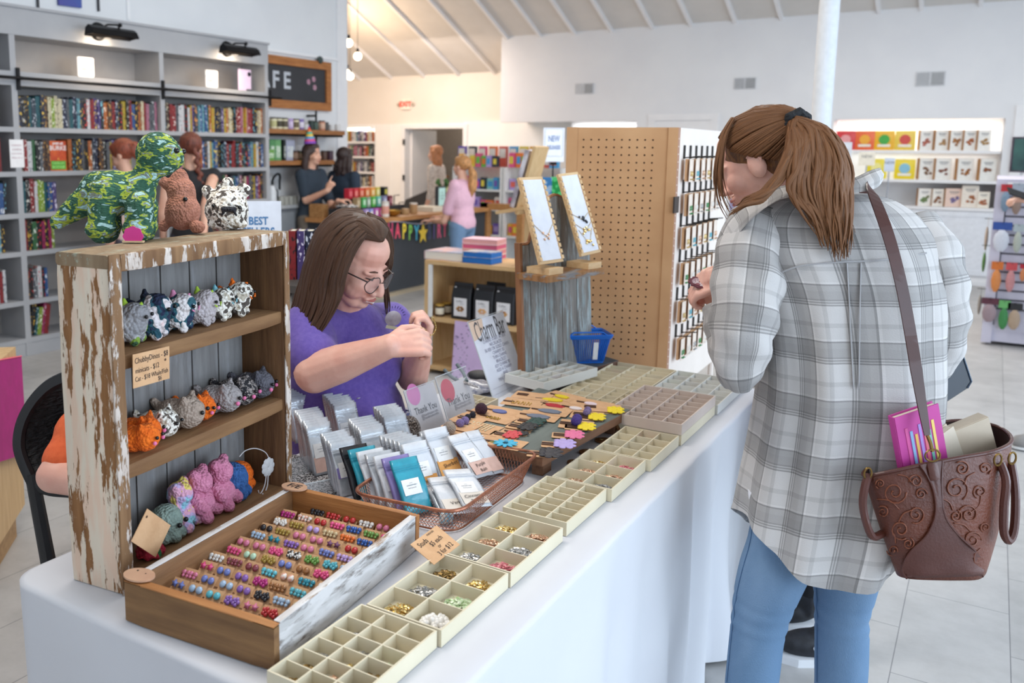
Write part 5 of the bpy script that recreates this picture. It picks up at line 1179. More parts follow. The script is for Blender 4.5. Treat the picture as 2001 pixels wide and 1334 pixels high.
# ---------- plush toys ----------
yarn_b = dict(bump=.9, bscale=150)
camo = ramp_mat('yarn_camo', [(0, '#9fc0bd'), (.36, '#2f5743'), (.49, '#3a664c'), (.525, '#a3b23e'), (.60, '#7d857c'), (.64, '#a9cbc8')], 36, (1, 1, 1.9), bump=.45, bscale=130, dist=.6)
rust = M('yarn_rust', '#b77c68', .95, '#9f6853', 60, bump=.45, bscale=190, voro=True)
cow = ramp_mat('yarn_cow', [(0, '#564e48'), (.42, '#6f655c'), (.46, '#efe9de'), (.60, '#bfb4a2')], 70, bump=.45, bscale=120)
navyw = ramp_mat('yarn_navy_white', [(0, '#1a2440'), (.44, '#1f4a58'), (.52, '#d9cfd0'), (.62, '#e4c9c6')], 32, bump=.45, bscale=130)
tealw = ramp_mat('yarn_teal_white', [(0, '#1d2c4a'), (.42, '#2b5a66'), (.5, '#dcd4d2'), (.64, '#b9b2b4')], 34, bump=.45, bscale=130)
greyp = M('yarn_grey', '#b0a6a6', .95, '#c2b8bb', 70, bump=.45, bscale=160, voro=True)
greyg = ramp_mat('yarn_grey_green', [(0, '#8f8d90'), (.5, '#a9a7a9'), (.56, '#7c9a3a'), (.62, '#37573a')], 20, bump=.45, bscale=140)
orangey = M('yarn_orange', '#f5761c', .95, '#e56412', 60, bump=.45, bscale=170, voro=True)
taupe = M('yarn_taupe', '#b29f90', .95, '#a08d7f', 60, bump=.45, bscale=170, voro=True)
greyc = M('yarn_mid_grey', '#a9a19f', .95, '#989090', 60, bump=.45, bscale=170, voro=True)
speck = ramp_mat('yarn_speckle', [(0, '#2c2a2e'), (.47, '#3a3638'), (.52, '#a89d98'), (.6, '#57504f')], 120, bump=.45, bscale=170)
charc = M('yarn_charcoal', '#66646c', .95, '#58565e', 60, bump=.45, bscale=170, voro=True)
darkp = M('yarn_dark', '#2f2e34', .95, '#26252a', 60, bump=.45, bscale=170, voro=True)
sage = M('yarn_sage', '#93a498', .95, '#82938a', 60, bump=.45, bscale=170, voro=True)
pinky = M('yarn_pink', '#e08fac', .95, '#d07d9c', 60, bump=.45, bscale=170, voro=True)
pastel = ramp_mat('yarn_pastel', [(0, '#92c4d4'), (.42, '#c3acd4'), (.5, '#e3a8c0'), (.58, '#ead070')], 26, bump=.45, bscale=150)
bluey = M('yarn_blue', '#3c6aa8', .95, '#30578e', 90, bump=.45, bscale=170, voro=True)
redg = ramp_mat('yarn_red_green', [(0, '#a8213a'), (.5, '#c02c44'), (.56, '#2f6a3c')], 22, bump=.45, bscale=150)
bead = M('safety_eye', '#0d0d10', .12)
pinkdot = M('cheek_pink', '#e87aa8', .9); 
def plush(name, label, g, m, eyes=(), cheeks=(), extra=(), cat='plush toy', group=None, vox=.0042, er=.0045, nose=None, base=None):
    me = blob(g, vox, 2); rough_up(me, .0011, 170, .0011, 70)
    xs = [v.co for v in me.vertices]; zmin = min(c.z for c in xs); c0 = base or V((sum(c.x for c in xs)/len(xs), sum(c.y for c in xs)/len(xs), zmin))
    t = thing(name, label, cat, c0, group=group)
    obj('body', me, m, t)
    for p in eyes: obj('eye', G().sph(p, er, n=10), bead, t, smooth=True)
    for p in cheeks: obj('cheek', G().sph(p, er*1.1, n=8), pinkdot, t, smooth=True)
    for (nm, gg, mm) in extra:
        mb = blob(gg, .003, 1); rough_up(mb, .001, 160); obj(nm, mb, mm, t)
    return t
topz = T0+Hc+.002
# big dinosaur: local frame u (along the crate), v (towards the viewer side = -crate normal..)
def dinosaur():
    Z = topz; g = G(); k = FH*.0
    def q(px, py, dep=0, d=1.0): return D(px, py, 1.76+dep)
    s = 1.76/FPX
    # body
    g.sph(q(222, 378), (.07, .046, .047), R=axes(XH), n=16); g.chain([q(196, 374), q(262, 376)], [.042, .042], 14)
    g.chain([q(268, 378), q(283, 352), q(292, 325)], [.038, .027, .027], 14)
    g.sph(q(309, 302), (.046, .044, .046), n=16); g.sph(q(328, 306, -.004), (.033, .032, .032), n=14)
    g.chain([q(180, 385), q(150, 405), q(118, 430)], [.034, .026, .016], 12); g.sph(q(112, 434), .016, n=10)
    for x, dp in ((200, -.04), (272, -.04), (212, .045), (282, .04)):
        g.chain([q(x, 402, dp), q(x-2, 452, dp)], [.029, .025], 12)
        b = q(x-2, 462, dp); b.z = Z+.022; g.sph(b, (.031, .031, .0225), n=14)
    e1 = D(345, 292, 1.705); e2 = D(351, 300, 1.79)
    g2 = G()
    return plush('plush_dinosaur', 'large green, grey and mint chenille long-neck dinosaur on top of the crate', g, camo, eyes=[D(345, 294, 1.722), D(358, 296, 1.76)], er=.006, vox=.005)
dinosaur()
def rusty():
    g = G(); d = 1.9
    b = D(358, 437, d); b.z = topz+.045; g.sph(b, (.04, .038, .042), n=14); g.cap(b, D(356, 385, d), .038, .03, 14)
    g.sph(D(354, 374, d), (.033, .031, .031), n=14); g.chain([D(346, 362, d), D(352, 345, d)], [.022, .018], 10)
    g.chain([D(338, 370, d), D(322, 358, d-.01), D(316, 352, d-.01)], [.012, .011, .012], 8)
    c = D(320, 450, d); c.z = topz+.013; g.sph(c, .0135, n=8); g.cap(c, b, .009, .02, 8)
    c = D(386, 455, d-.03); c.z = topz+.014; g.sph(c, (.02, .016, .015), n=8)
    plush('plush_giraffe', 'small brick-brown chenille plush with a raised arm beside the big dinosaur', g, rust, eyes=[D(362, 389, d-.036)], er=.0052)
rusty()
def cowp():
    g = G(); d = 2.0; b = D(443, 410, d)
    g.sph(b, (.052, .048, .05), n=16)
    for x, y in ((405, 374), (479, 372)): g.sph(D(x, y, d+.0), (.017, .012, .016), n=10)
    for x, y, r_ in ((445, 358, .015), (472, 366, .012), (430, 366, .01)): g.sph(D(x, y, d), r_, n=8)
    for x in (420, 443, 470): c = D(x, 452, d-.01); c.z = topz+.012; g.sph(c, (.018, .018, .0125), n=8)
    f = G(); p = D(448, 410, d-.046); f.add([], []); 
    ex = G(); ex.cap(D(436, 408, d-.05), D(458, 409, d-.05), .0065, .0065, 8); ex.cap(D(438, 412, d-.048), D(434, 420, d-.046), .004, .003, 6); ex.cap(D(456, 412, d-.048), D(462, 421, d-.046), .004, .003, 6)
    plush('plush_bear', 'round black, white and taupe mottled plush bear, rightmost on top of the crate', g, cow, eyes=[D(417, 402, d-.04), D(468, 405, d-.043)], extra=[('snout_patch', ex, darkp)])
cowp()
# magenta tag behind the dinosaur feet, standing on the crate
q = CW(.16, Dc*.75, Hc+.002); t = thing('scalloped_tag', 'magenta scalloped tag on a thin wood disc behind the plush dinosaur feet', 'tag', q); T = frame(q+UP*.012, XH, UP)
obj('tag_face', G().prism([(.019*cos(a)*(1+.06*cos(8*a)), max(-.009, .019*sin(a)*(1+.06*cos(8*a)))) for a in [i*pi/16 for i in range(32)]], 0, .002, T), M('magenta_card', '#d2388a', .6), t)
obj('base_strip', G().box((0, -.01, .0), (.04, .003, .012), T), M('tag_wood', '#d8bd93', .6), t)
# shelf 1: chubby dinos   (positions in crate coordinates: x along the front, y depth, z)
def chubby(i, x, z, s, m, crest, label, cheek=None, yaw=0, spikes=3):
    y = .055; c = CW(x, y, z+.036*s); g = G(); R = Matrix.Rotation(yaw, 3, 'Z')
    f = nx_*.8-ex_*(-.35); f.normalize(); r_ = f.cross(UP)
    g.sph(c, (.034*s, .034*s, .033*s), n=14); g.sph(c+f*.012*s+UP*.016*s, (.028*s, .028*s, .024*s), n=12)
    g.cap(c-f*.02*s-UP*.01*s, c-f*.046*s-UP*.018*s, .016*s, .007*s, 8)
    for a in (-1, 1):
        for b_ in (-1, 1): p = c+r_*(a*.017*s)+f*(b_*.017*s); p.z = T0+z+.009*s; g.sph(p, (.0105*s, .0105*s, .0095*s), n=8)
    ex = G()
    for k in range(spikes): a = .6-k*.75; p = c+UP*(.036*s*cos(a))+f*(.036*s*sin(a)); ex.cap(p-UP*.004, p+(p-c).normalized()*.009*s, .009*s, .0035*s, 8)
    E_ = [c+f*.0385*s+UP*.016*s+r_*(a*.015*s) for a in (-1, 1)]
    xt = [('crest', ex, crest)]
    if cheek:
        for a in (-1, 1): e3 = G(); e3.cap(c+f*.0375*s+UP*.011*s+r_*(a*.022*s), c+f*.0395*s+UP*.005*s+r_*(a*.013*s), .0028*s, .0028*s, 6); xt.append(('cheek_stitch', e3, cheek))
    plush('plush_dino', label, g, m, eyes=E_, extra=xt, group=None, er=.0036*s, vox=.0034)
navyc = M('yarn_navy', '#1b2138', .95, '#141a2c', 60, bump=.45, bscale=170, voro=True); limec = M('yarn_lime', '#9dbb3a', .95); aquac = M('yarn_aqua', '#7db8c4', .95); pinkc = M('yarn_rose', '#d187a8', .95); 
S1 = shz_[0]+.001
def cx_at(px, py): # crate x from a pixel on plane slightly behind the front
    n = nx_; p0 = CW(0, .04, 0); d = ray(px, py); k = (p0-O).dot(n)/d.dot(n); return (O+d*k-A_).dot(ex_)
chubby(0, cx_at(262, 625), S1, 1.05, greyg, limec, 'pale grey and green chubby dino, leftmost on the upper crate shelf', None)
chubby(1, cx_at(303, 610), S1, 1.16, navyw, navyc, 'largest navy and white chubby dino with a navy crest, upper crate shelf')
chubby(2, cx_at(357, 605), S1, 1.02, tealw, pinkc, 'teal and white chubby dino with a pink crest, upper crate shelf', pinkc)
chubby(3, cx_at(403, 597), S1, .98, greyp, limec, 'grey chubby dino with a lime crest, upper crate shelf', limec)
chubby(4, cx_at(437, 588), S1, .93, cow, aquac, 'brown and white chubby dino with an aqua crest, upper crate shelf', aquac)
chubby(5, cx_at(471, 578), S1, 1.0, cow, orangey, 'brown and white chubby dino with an orange crest, rightmost on the upper shelf', orangey)
# shelf 2: mini cats
def cat(x, z, s, m, label, tailm=None, y=.06, cheeks=True, yw=-.35):
    c = CW(x, y, z+.027*s); f = (nx_*1-ex_*yw).normalized(); r_ = f.cross(UP); g = G()
    h = c+f*.016*s+UP*.004*s
    g.sph(c-f*.012*s, (.03*s, .03*s, .027*s), n=12); g.sph(h, (.029*s, .029*s, .028*s), n=14)
    for a in (-1, 1): g.cap(h+r_*(a*.017*s)+UP*.02*s, h+r_*(a*.021*s)+UP*.031*s, .009*s, .004*s, 8)
    g.cap(c-f*.03*s, c-f*.045*s+UP*.02*s, .009*s, .008*s, 8)
    E_ = [h+f*.0295*s+r_*(a*.013*s)+UP*.004*s for a in (-1, 1)]; Ch = [h+f*.0275*s+r_*(a*.0195*s)-UP*.005*s for a in (-1, 1)] if cheeks else []
    plush('plush_cat', label, g, m, eyes=E_, cheeks=Ch, er=.0038*s, vox=.0034)
S2 = shz_[1]+.001
for px, py, s, m, lab, ch, y in ((265, 845, .95, orangey, 'orange plush cat at the far left front of the middle crate shelf', 1, .035), (285, 822, 1.0, orangey, 'orange plush cat second from left on the middle crate shelf', 1, .06), (322, 812, 1.0, cow, 'black and white mottled plush cat on the middle crate shelf', 0, .06),
        (364, 795, 1.18, taupe, 'taupe plush cat at the centre of the middle crate shelf', 0, .058), (400, 783, .98, orangey, 'orange plush cat right of the taupe one on the middle crate shelf', 1, .065), (441, 768, 1.12, greyc, 'mid-grey plush cat on the middle crate shelf', 1, .058), (474, 755, 1.12, speck, 'black and cream speckled plush cat on the middle crate shelf', 1, .06), (508, 742, 1.12, charc, 'charcoal plush cat, rightmost on the middle crate shelf', 1, .06)):
    cat(cx_at(px, py), S2, s, m, lab, None, y, ch)
# shelf 3: octopus / bears
S3 = .023
def bumpy(x, y, z, s, m, label, eyes=1, kind=0, name='plush_octopus'):
    c = CW(x, y, z+.03*s); f = (nx_-ex_*-.3).normalized(); r_ = f.cross(UP); g = G()
    if kind == 0:
        g.sph(c+UP*.004*s, (.03*s, .03*s, .03*s), n=12)
        for k in range(7): a = k*.9; p = c+V((cos(a), sin(a), 0))*.024*s; p.z = T0+z+.011*s; g.sph(p, .0115*s, n=8)
    else:
        g.sph(c-UP*.004*s, (.029*s, .027*s, .026*s), n=12); h = c+UP*.035*s; g.sph(h, (.025*s, .024*s, .023*s), n=12)
        for a in (-1, 1):
            g.sph(h+r_*a*.018*s+UP*.017*s, .0095*s, n=8); g.cap(c+r_*a*.02*s+UP*.01*s, c+r_*a*.03*s+f*.016*s, .0115*s, .01*s, 8); g.cap(c+r_*a*.016*s-UP*.014*s, c+r_*a*.02*s-UP*.018*s+f*.024*s, .0125*s, .0115*s, 8)
    hh = c if kind == 0 else c+UP*.035*s
    E_ = [hh+f*.031*s*(1 if kind == 0 else .85)+r_*(a*.013*s)+UP*.004*s for a in (-1, 1)] if eyes else []
    plush(name, label, g, m, eyes=E_, er=.0045*s, vox=.0034)
bumpy(cx_at(285, 1060), .03, S3, .85, redg, 'red and green plush behind the blank kraft tag on the bottom crate shelf', 0)
bumpy(cx_at(333, 1005), .052, S3, 1.15, sage, 'sage green plush octopus on the bottom crate shelf', 1)
bumpy(cx_at(368, 975), .062, S3, 1.15, pastel, 'pastel tie-dye plush bear on the bottom crate shelf', 0, 1, 'plush_bear')
bumpy(cx_at(403, 958), .06, S3, 1.25, pinky, 'left pink plush bear on the bottom crate shelf', 0, 1, 'plush_bear')
bumpy(cx_at(444, 945), .06, S3, 1.25, pinky, 'right pink plush bear on the bottom crate shelf', 0, 1, 'plush_bear')
bumpy(cx_at(474, 930), .07, S3, 1.28, bluey, 'blue plush on the bottom crate shelf beside the gift bag', 0, 0)
bumpy(cx_at(500, 925), .085, S3, 1.05, orangey, 'orange plush inside the sheer gift bag on the bottom crate shelf', 0, 0)
q = CW(cx_at(522, 915), .045, S3+T0*0); t = thing('gift_bag', 'sheer organza ribbon bow and loop at the right end of the bottom crate shelf', 'ribbon', q)
rb = M('organza_white', '#d9d6d6', .5, alpha=.75)
def PC(px, py, y=.03):
    p0 = CW(0, y, 0); d = ray(px, py); k = (p0-O).dot(nx_)/d.dot(nx_); return O+d*k
obj('loop', G().tube(curve([PC(528, 905), PC(520, 885), PC(500, 876), PC(480, 880), PC(468, 892)], 6), .0012, 5), rb, t, smooth=True)
g = G()
for a in range(9): p = PC(524, 912); g.sph(p+V((0, cos(a*.7)*.011, sin(a*.7)*.012)), (.003, .011, .009), R=Matrix.Rotation(a*.7, 3, 'X'), n=8)
obj('bow', g, rb, t, smooth=True)
obj('tail', G().tube(curve([PC(524, 920), PC(522, 950), PC(512, 972), CW(cx_at(500, 985), .02, S3+.002)], 6), .0016, 5), rb, t, smooth=True)
obj('tail', G().tube(curve([PC(521, 920), PC(517, 948), PC(508, 965), CW(cx_at(505, 975), .04, S3+.002)], 6), .0014, 5), rb, t, smooth=True)
# kraft cards on the crate
kraft = M('kraft_card', '#d6aa80', .8, '#ca9d73', 30, bump=.1, bscale=200)
ink = M('marker_ink', '#2a2422', .6)
def quadcard(name, label, pts, lines, cat='price card', m=None, size=.012, th=.0012, holes=(), parent=None, inkm=None):
    """card from 4 corner points (top-left, top-right, bottom-right, bottom-left)"""
    a, b, c, d = [V(p) for p in pts]; x = ((b-a)+(c-d)).normalized(); y = ((a-d)+(b-c)); n = x.cross(y).normalized(); y = n.cross(x)
    ctr = (a+b+c+d)/4; w_ = ((b-a).length+(c-d).length)/2; h_ = ((a-d).length+(b-c).length)/2
    T = Matrix(((x.x, y.x, n.x, ctr.x), (x.y, y.y, n.y, ctr.y), (x.z, y.z, n.z, ctr.z), (0, 0, 0, 1)))
    t = thing(name, label, cat, V((ctr.x, ctr.y, min(p.z for p in (a, b, c, d)))))
    obj('card', G().box((0, 0, -th/2), (w_, h_, th), T), m or kraft, t)
    for (s, u, v, sz, rot) in lines: obj('lettering', G().text(s, T @ Matrix.Translation((u*w_, v*h_, .0004)) @ Matrix.Rotation(rot, 4, 'Z') @ Matrix.Diagonal((.85, 1.1, 1, 1)), sz, thick=.0003), inkm or ink, t)
    for (u, v) in holes: obj('hole', G().fan((u*w_, v*h_), .0025, 10, T @ Matrix.Translation((0, 0, .0002)), th=.0003), M('hole_dark', '#5c3f2b', .8), t)
    return t
fy = -.012
quadcard('price_card', 'kraft card with handwritten dino and cat prices on the crate front', (PC(256, 695, fy), PC(322, 680, fy), PC(340, 735, fy), PC(264, 757, fy)), [('ChubbyDinos - $8', 0, .3, .0135, .02), ('minicats - $12', -.12, .0, .0125, .02), ('Cat - $18 Whale/Fish', 0, -.24, .0115, .03), ('$6', .22, -.4, .011, 0)], holes=((.38, .12),))
quadcard('blank_tag', 'blank kraft diamond tag hanging at the lower left of the crate', (PC(273, 990, fy), PC(325, 1026, fy), PC(313, 1088, fy), PC(272, 1060, fy)), [], 'tag', holes=((-.4, .3),))
# ---------- stud earring box ----------
sbw = wood('stud_box_oak', '#bd8148', '#935e31', 0, .6, 5, .2); sbd = wood('stud_box_side', '#8f6a43', '#6a4a2c', 0, .7, 5, .25)
sbl = wood('stud_box_oak_long', '#9c7149', '#765232', 1, .65, 5, .2)
wht = paint_over_wood('whitewashed_board', '#6f6259', '#58493f', '#cfcccb', '#b9b6b4', .36, 7, (6, 1.2, 6), .12)
whe = paint_over_wood('white_top_edge', '#b59477', '#8d6a4c', '#dedbd9', '#cfcac8', .34, 9, (6, 1.2, 6), .1)
a0 = V((-1.172, .905)); b0 = V((-.862, .935)); d0 = V((-1.19, 1.389)); c0 = V((-.867, 1.435))
bxv = V((b0.x-a0.x, b0.y-a0.y, 0)).normalized(); byv = UP.cross(bxv)
BL, BWD, BH = .488, .312, .073
ST = Matrix(((bxv.x, byv.x, 0, a0.x), (bxv.y, byv.y, 0, a0.y), (0, 0, 1, T0), (0, 0, 0, 1)))
st = thing('stud_tray', 'shallow wooden box full of kraft cards with stud earrings', 'box', M4=ST)
def SP(name, g, m, **k): return obj(name, g, m, st, local=True, **k)
SP('front_board', warp(rbox((0, 0, 0), (BWD, .016, BH-.001), 8, .002, 0), .001), sbd, smooth=True)
SP('front_rim', warp(rbox((0, -.001, BH-.001), (BWD, .017, BH+.002), 8, .001, 0), .001), sbw, smooth=True)
SP('back_board', warp(rbox((0, BL-.016, 0), (BWD, BL, BH+.001), 8, .002, 0), .001), sbw, smooth=True)
SP('left_board', warp(rbox((0, .0165, 0), (.013, BL-.0165, BH), 8, .002, 1), .001), sbl, smooth=True)
SP('left_rim', warp(rbox((-.001, .018, BH), (.013, BL-.017, BH+.002), 8, .001, 1), .001), whe, smooth=True)
SP('right_board', warp(rbox((BWD-.013, .0165, 0), (BWD, BL-.0165, BH), 8, .002, 1), .001), wht, smooth=True)
SP('right_rim', warp(rbox((BWD-.0135, .018, BH), (BWD+.0005, BL-.017, BH+.002), 8, .001, 1), .001), whe, smooth=True)
SP('floor_board', G().b2((.013, .0165, .004), (BWD-.013, BL-.0165, .012)), sbl)
SPC = M('split_dark', '#2f1f15', .9)
for i, (x, y, lb, s_) in enumerate(((.012, .02, 'blank oval wood tag on the near corner of the stud box', ''), (.012, BL-.015, 'oval wood tag with handwriting on the far corner of the stud box', 'F/E'))):
    q = ST @ V((x+.004, y, BH+.0045)); t = thing('wood_tag', lb, 'tag', q); T = frame(q, bxv, byv)
    obj('oval_disc', G().fan((0, 0), .03, 24, T, th=.003, sy=.72), M('tag_birch', '#cfa585', .6, '#c2967a', 20), t)
    if s_: obj('lettering', G().text(s_, T @ Matrix.Translation((0, 0, .0032)), .026, bold=.0005, thick=.0003), ink, t)
    else: obj('knot_marks', G().fan((-.012, .009), .002, 8, T @ Matrix.Translation((0, 0, .0031)), th=.0002).fan((.008, .007), .0015, 8, T @ Matrix.Translation((0, 0, .0031)), th=.0002), SPC, t)
# cards in rows
STUD = [('#a5c0dc', 'pale blue'), ('#8a62b4', 'purple'), ('#e0a893', 'peach'), ('#26211f', 'black and white'), ('#2a5cae', 'royal blue'), ('#9e6a3c', 'gold brown'), ('#d87a9c', 'pink'), ('#1f8fa6', 'teal'), ('#b9dcc0', 'mint'), ('#e36f26', 'orange'), ('#8a3f4c', 'burgundy'), ('#cfcfce', 'silver'), ('#b3277c', 'magenta'), ('#6a9a46', 'green'), ('#22222a', 'black'),
        ('#e3528a', 'hot pink'), ('#c22f33', 'red'), ('#6f7fc4', 'periwinkle'), ('#c9b38a', 'tan'), ('#59b8c9', 'aqua'), ('#7b4a70', 'plum'), ('#e8e4df', 'white'), ('#bda0dc', 'lilac'), ('#a68a3a', 'olive gold')]
rg = random.Random(11)
def cardproto():
    g = G(); g.add([(-.017, 0, 0), (.017, 0, 0), (.017, 0, .040), (-.017, 0, .040), (-.017, .0008, 0), (.017, .0008, 0), (.017, .0008, .040), (-.017, .0008, .040)], [(0, 1, 2, 3), (7, 6, 5, 4), (4, 5, 1, 0), (5, 6, 2, 1), (6, 7, 3, 2), (7, 4, 0, 3)])
    return g.mesh('card')
cardme = cardproto(); cardme.materials.append(kraft)
def studmesh(kind):
    g = G()
    if kind == 0: g.sph((0, 0, 0), (.0058, .003, .0058), n=8)
    elif kind == 1:
        for k in range(5): a = k*2*pi/5; g.sph((.0042*cos(a), 0, .0042*sin(a)), (.0034, .002, .0034), n=6)
        g.sph((0, -.001, 0), .002, n=6)
    elif kind == 2:
        for s_ in (-1, 1): g.sph((s_*.0042, 0, .0016), (.0045, .0018, .0038), R=Matrix.Rotation(s_*.5, 3, 'Y'), n=6); g.sph((s_*.0034, 0, -.0034), (.0032, .0016, .0028), n=6)
    else: g.prism([(.0062*(1 if i % 2 == 0 else .5)*sin(i*pi/5), .0062*(1 if i % 2 == 0 else .5)*cos(i*pi/5)) for i in range(10)], -.001, .0014, frame((0, 0, 0), (1, 0, 0), (0, 0, 1)))
    me = g.mesh('stud', True); me.materials.append(None); return me
SME = [studmesh(k) for k in range(4)]
ROWS, COLS = 12, 7
n_ = 0; shapes = ['round', 'flower', 'butterfly', 'star']
for r in range(ROWS):
    for c in range(COLS):
        if (r, c) == (11, 0): continue
        x = .033+c*.0405+(.004 if r % 2 else -.003)+rg.uniform(-.001, .001); y = .034+r*.0378+rg.uniform(-.0015, .0015)
        if x+.0165 > BWD-.0135: x = BWD-.0305
        col, cn = STUD[rg.randrange(24)] if (r+c) % 3 else STUD[(r*5+c*7) % 24]; kd = rg.choice((0, 0, 1, 1, 2, 2, 3))
        T = ST @ Matrix.Translation((x, y, .0135)) @ Matrix.Rotation(rg.uniform(-.06, .06), 4, 'Z') @ Matrix.Rotation(-.75-rg.uniform(0, .1), 4, 'X')
        e = bpy.data.objects.new('earring_card', None); COL.objects.link(e); e.matrix_world = T; e.empty_display_size = .01
        tag(e, '%s %s studs, %s card in %s row of the stud box' % (cn, shapes[kd], ordw(c), ordw(r)), 'earring card', 'stud earring cards in the wooden box')
        o = bpy.data.objects.new('card', cardme); COL.objects.link(o); o.parent = e
        m_ = M('stud_'+col.strip('#'), col, .35, '#e9e6e2' if cn in ('black and white', 'peach', 'silver') else None, 260 if cn in ('black and white', 'peach', 'silver') else 40, ramp=(.48, .52) if cn in ('black and white', 'peach', 'silver') else (.35, .65), coat=.4)
        for s_ in (-1, 1):
            o = bpy.data.objects.new('stud', SME[kd]); COL.objects.link(o); o.parent = e; o.location = (s_*.0078, -.004, .0285); o.scale = (1.22, 1.22, 1.22); o.material_slots[0].link = 'OBJECT'; o.material_slots[0].material = m_
# price card leaning at box right side
quadcard('price_card', 'kraft card with handwritten stud prices leaning on the right side of the stud box', (P(808, 1062, .802), P(858, 1022, .81), P(894, 1068, .785), P(842, 1104, .775)), [('Studs', -.22, .28, .015, .05), ('$5 each', .1, .08, .014, .05), ('or', .05, -.12, .011, 0), ('3 for $12', .1, -.32, .014, .05), ('materials', .16, .42, .007, 0)])
# ---------- bead trays ----------
trm = M('cream_tray_plastic', '#ded3b9', .55, '#d7ccb1', 5); trmw = M('pale_tray_plastic', '#d9d8d2', .5, '#d2d1ca', 5); trp = M('rosy_tray_plastic', '#d2c2b6', .55, '#cab9ad', 5)
gold = M('charm_gold', '#c79a4a', .28, '#e9d9a0', 200, metal=.85, ramp=(.45, .55)); silv = M('charm_silver', '#c9c8c6', .3, '#8f8f90', 200, metal=.8, ramp=(.45, .55)); rose = M('charm_rose', '#b87a5a', .3, '#e6cdb0', 200, metal=.7)
pearl = M('pearl_white', '#f1ece4', .2, coat=.6); mixg = M('charm_green', '#a9c88a', .3, '#e3ead0', 160); mixp = M('charm_pink', '#e08a94', .35, '#b9585f', 160); mixy = M('charm_yellow', '#f0b828', .4, '#f2efe6', 120); dkb = M('charm_bronze', '#6a5232', .4, '#a88a4c', 160, metal=.7)
CH_ = dict(g=gold, s=silv, r=rose, p=pearl, n=mixg, k=mixp, y=mixy, b=dkb)
CN_ = dict(g='gold', s='silver', r='rose gold', p='pearl white', n='pale green', k='pink', y='yellow and white', b='bronze')
def tray(label, x0, y0, x1, y1, z0, nx, ny, fill, m, hgt=.03, rz=0, tone='bead'):
    """fill: {(col,row): (kind, amount)}"""
    cx_, cy_ = (x0+x1)/2, (y0+y1)/2; w_, l_ = x1-x0, y1-y0
    t = thing('bead_tray', label, 'tray', (cx_, cy_, z0), rz)
    g = G(); wl_ = .0035
    g.b2((-w_/2, -l_/2, 0), (w_/2, l_/2, .003))
    g.b2((-w_/2, -l_/2, .003), (-w_/2+wl_, l_/2, hgt)); g.b2((w_/2-wl_, -l_/2, .003), (w_/2, l_/2, hgt)); g.b2((-w_/2+wl_, -l_/2, .003), (w_/2-wl_, -l_/2+wl_, hgt)); g.b2((-w_/2+wl_, l_/2-wl_, .003), (w_/2-wl_, l_/2, hgt))
    obj('tray_shell', g, m, t, local=True)
    dv = G(); cw_, cl_ = (w_-2*wl_)/nx, (l_-2*wl_)/ny
    for i in range(1, nx): x = -w_/2+wl_+i*cw_; dv.b2((x-.0013, -l_/2+wl_, .003), (x+.0013, l_/2-wl_, hgt-.002))
    for j in range(1, ny): y = -l_/2+wl_+j*cl_; dv.b2((-w_/2+wl_, y-.0012, .003), (w_/2-wl_, y+.0012, hgt-.0024))
    obj('divider_grid', dv, m, t, local=True)
    if not fill: return
    Rm = Matrix.Rotation(rz, 3, 'Z'); 
    for (i, j), (kd, am) in fill.items():
        px_ = -w_/2+wl_+(i+.5)*cw_; py_ = -l_/2+wl_+(j+.5)*cl_; g = G(); rr = random.Random(i*31+j*7+int(y0*100))
        nb = int(am*min(120, cw_*cl_*26000+9)); r_ = .0042 if kd != 'p' else .0055
        for k in range(nb):
            a = rr.random()*6.28; q = sqrt(rr.random())*.80; u = cos(a)*q*(cw_/2-.0045); v = sin(a)*q*(cl_/2-.0045); z = .0035+r_*.8+(1-q)*.011*am*rr.random()
            if kd == 'p': g.sph((u, v, z+.001), r_*rr.uniform(.7, 1.1), n=8)
            else:
                R_ = Matrix.Rotation(rr.random()*6, 3, 'Z') @ Matrix.Rotation(rr.uniform(-.6, .6), 3, 'X')
                if k % 3 == 0: g.sph((u, v, z), (r_*1.5, r_, r_*.35), R=R_, n=6)
                elif k % 3 == 1: g.tube([V((u, v, z))+R_ @ V((r_*cos(b_), r_*sin(b_), 0)) for b_ in [q_*1.05 for q_ in range(6)]], .0007, 4, closed=True)
                else: g.box((u, v, z), (r_*2, r_*.9, .0012), R=R_)
        p_ = V((cx_, cy_, z0))+Rm @ V((px_, py_, 0))
        col_ = CN_[kd]
        o = obj('charm_pile', g, CH_[kd], label='loose pile of %s charms, compartment %s from left, %s from the near end, %s' % (col_, ordw(i), ordw(j), tone), cat='charms', kind='stuff', smooth=(kd == 'p'), local=True)
        o.location = p_; o.rotation_euler = (0, 0, rz)
z = T0
tray('cream 18-cell bead tray at the near end of the front row', -.842, .898, -.690, 1.134, z, 3, 6, {(0, 0): ('b', .4), (1, 0): ('b', .3), (0, 1): ('b', .35), (1, 1): ('r', .3), (2, 1): ('b', .5), (0, 2): ('s', .4), (1, 2): ('g', .25), (2, 2): ('b', .5), (1, 3): ('s', .5), (2, 3): ('n', .3), (0, 4): ('s', .4), (2, 0): ('k', .3)}, trm, tone='nearest tray')
tray('cream six-cell tray holding the pearls and gold charms, second in the front row', -.834, 1.138, -.684, 1.374, z, 2, 3, {(0, 0): ('g', .9), (1, 0): ('p', .8), (0, 1): ('s', .8), (1, 1): ('n', .9), (0, 2): ('b', .7), (1, 2): ('g', .7)}, trm, tone='pearl tray')
tray('cream six-cell tray with pink and silver charms, third in the front row', -.832, 1.378, -.681, 1.614, z, 2, 3, {(0, 0): ('s', .8), (1, 0): ('k', .8), (0, 1): ('r', .9), (1, 1): ('s', .9), (0, 2): ('g', 1), (1, 2): ('r', 1)}, trm, tone='pink charm tray')
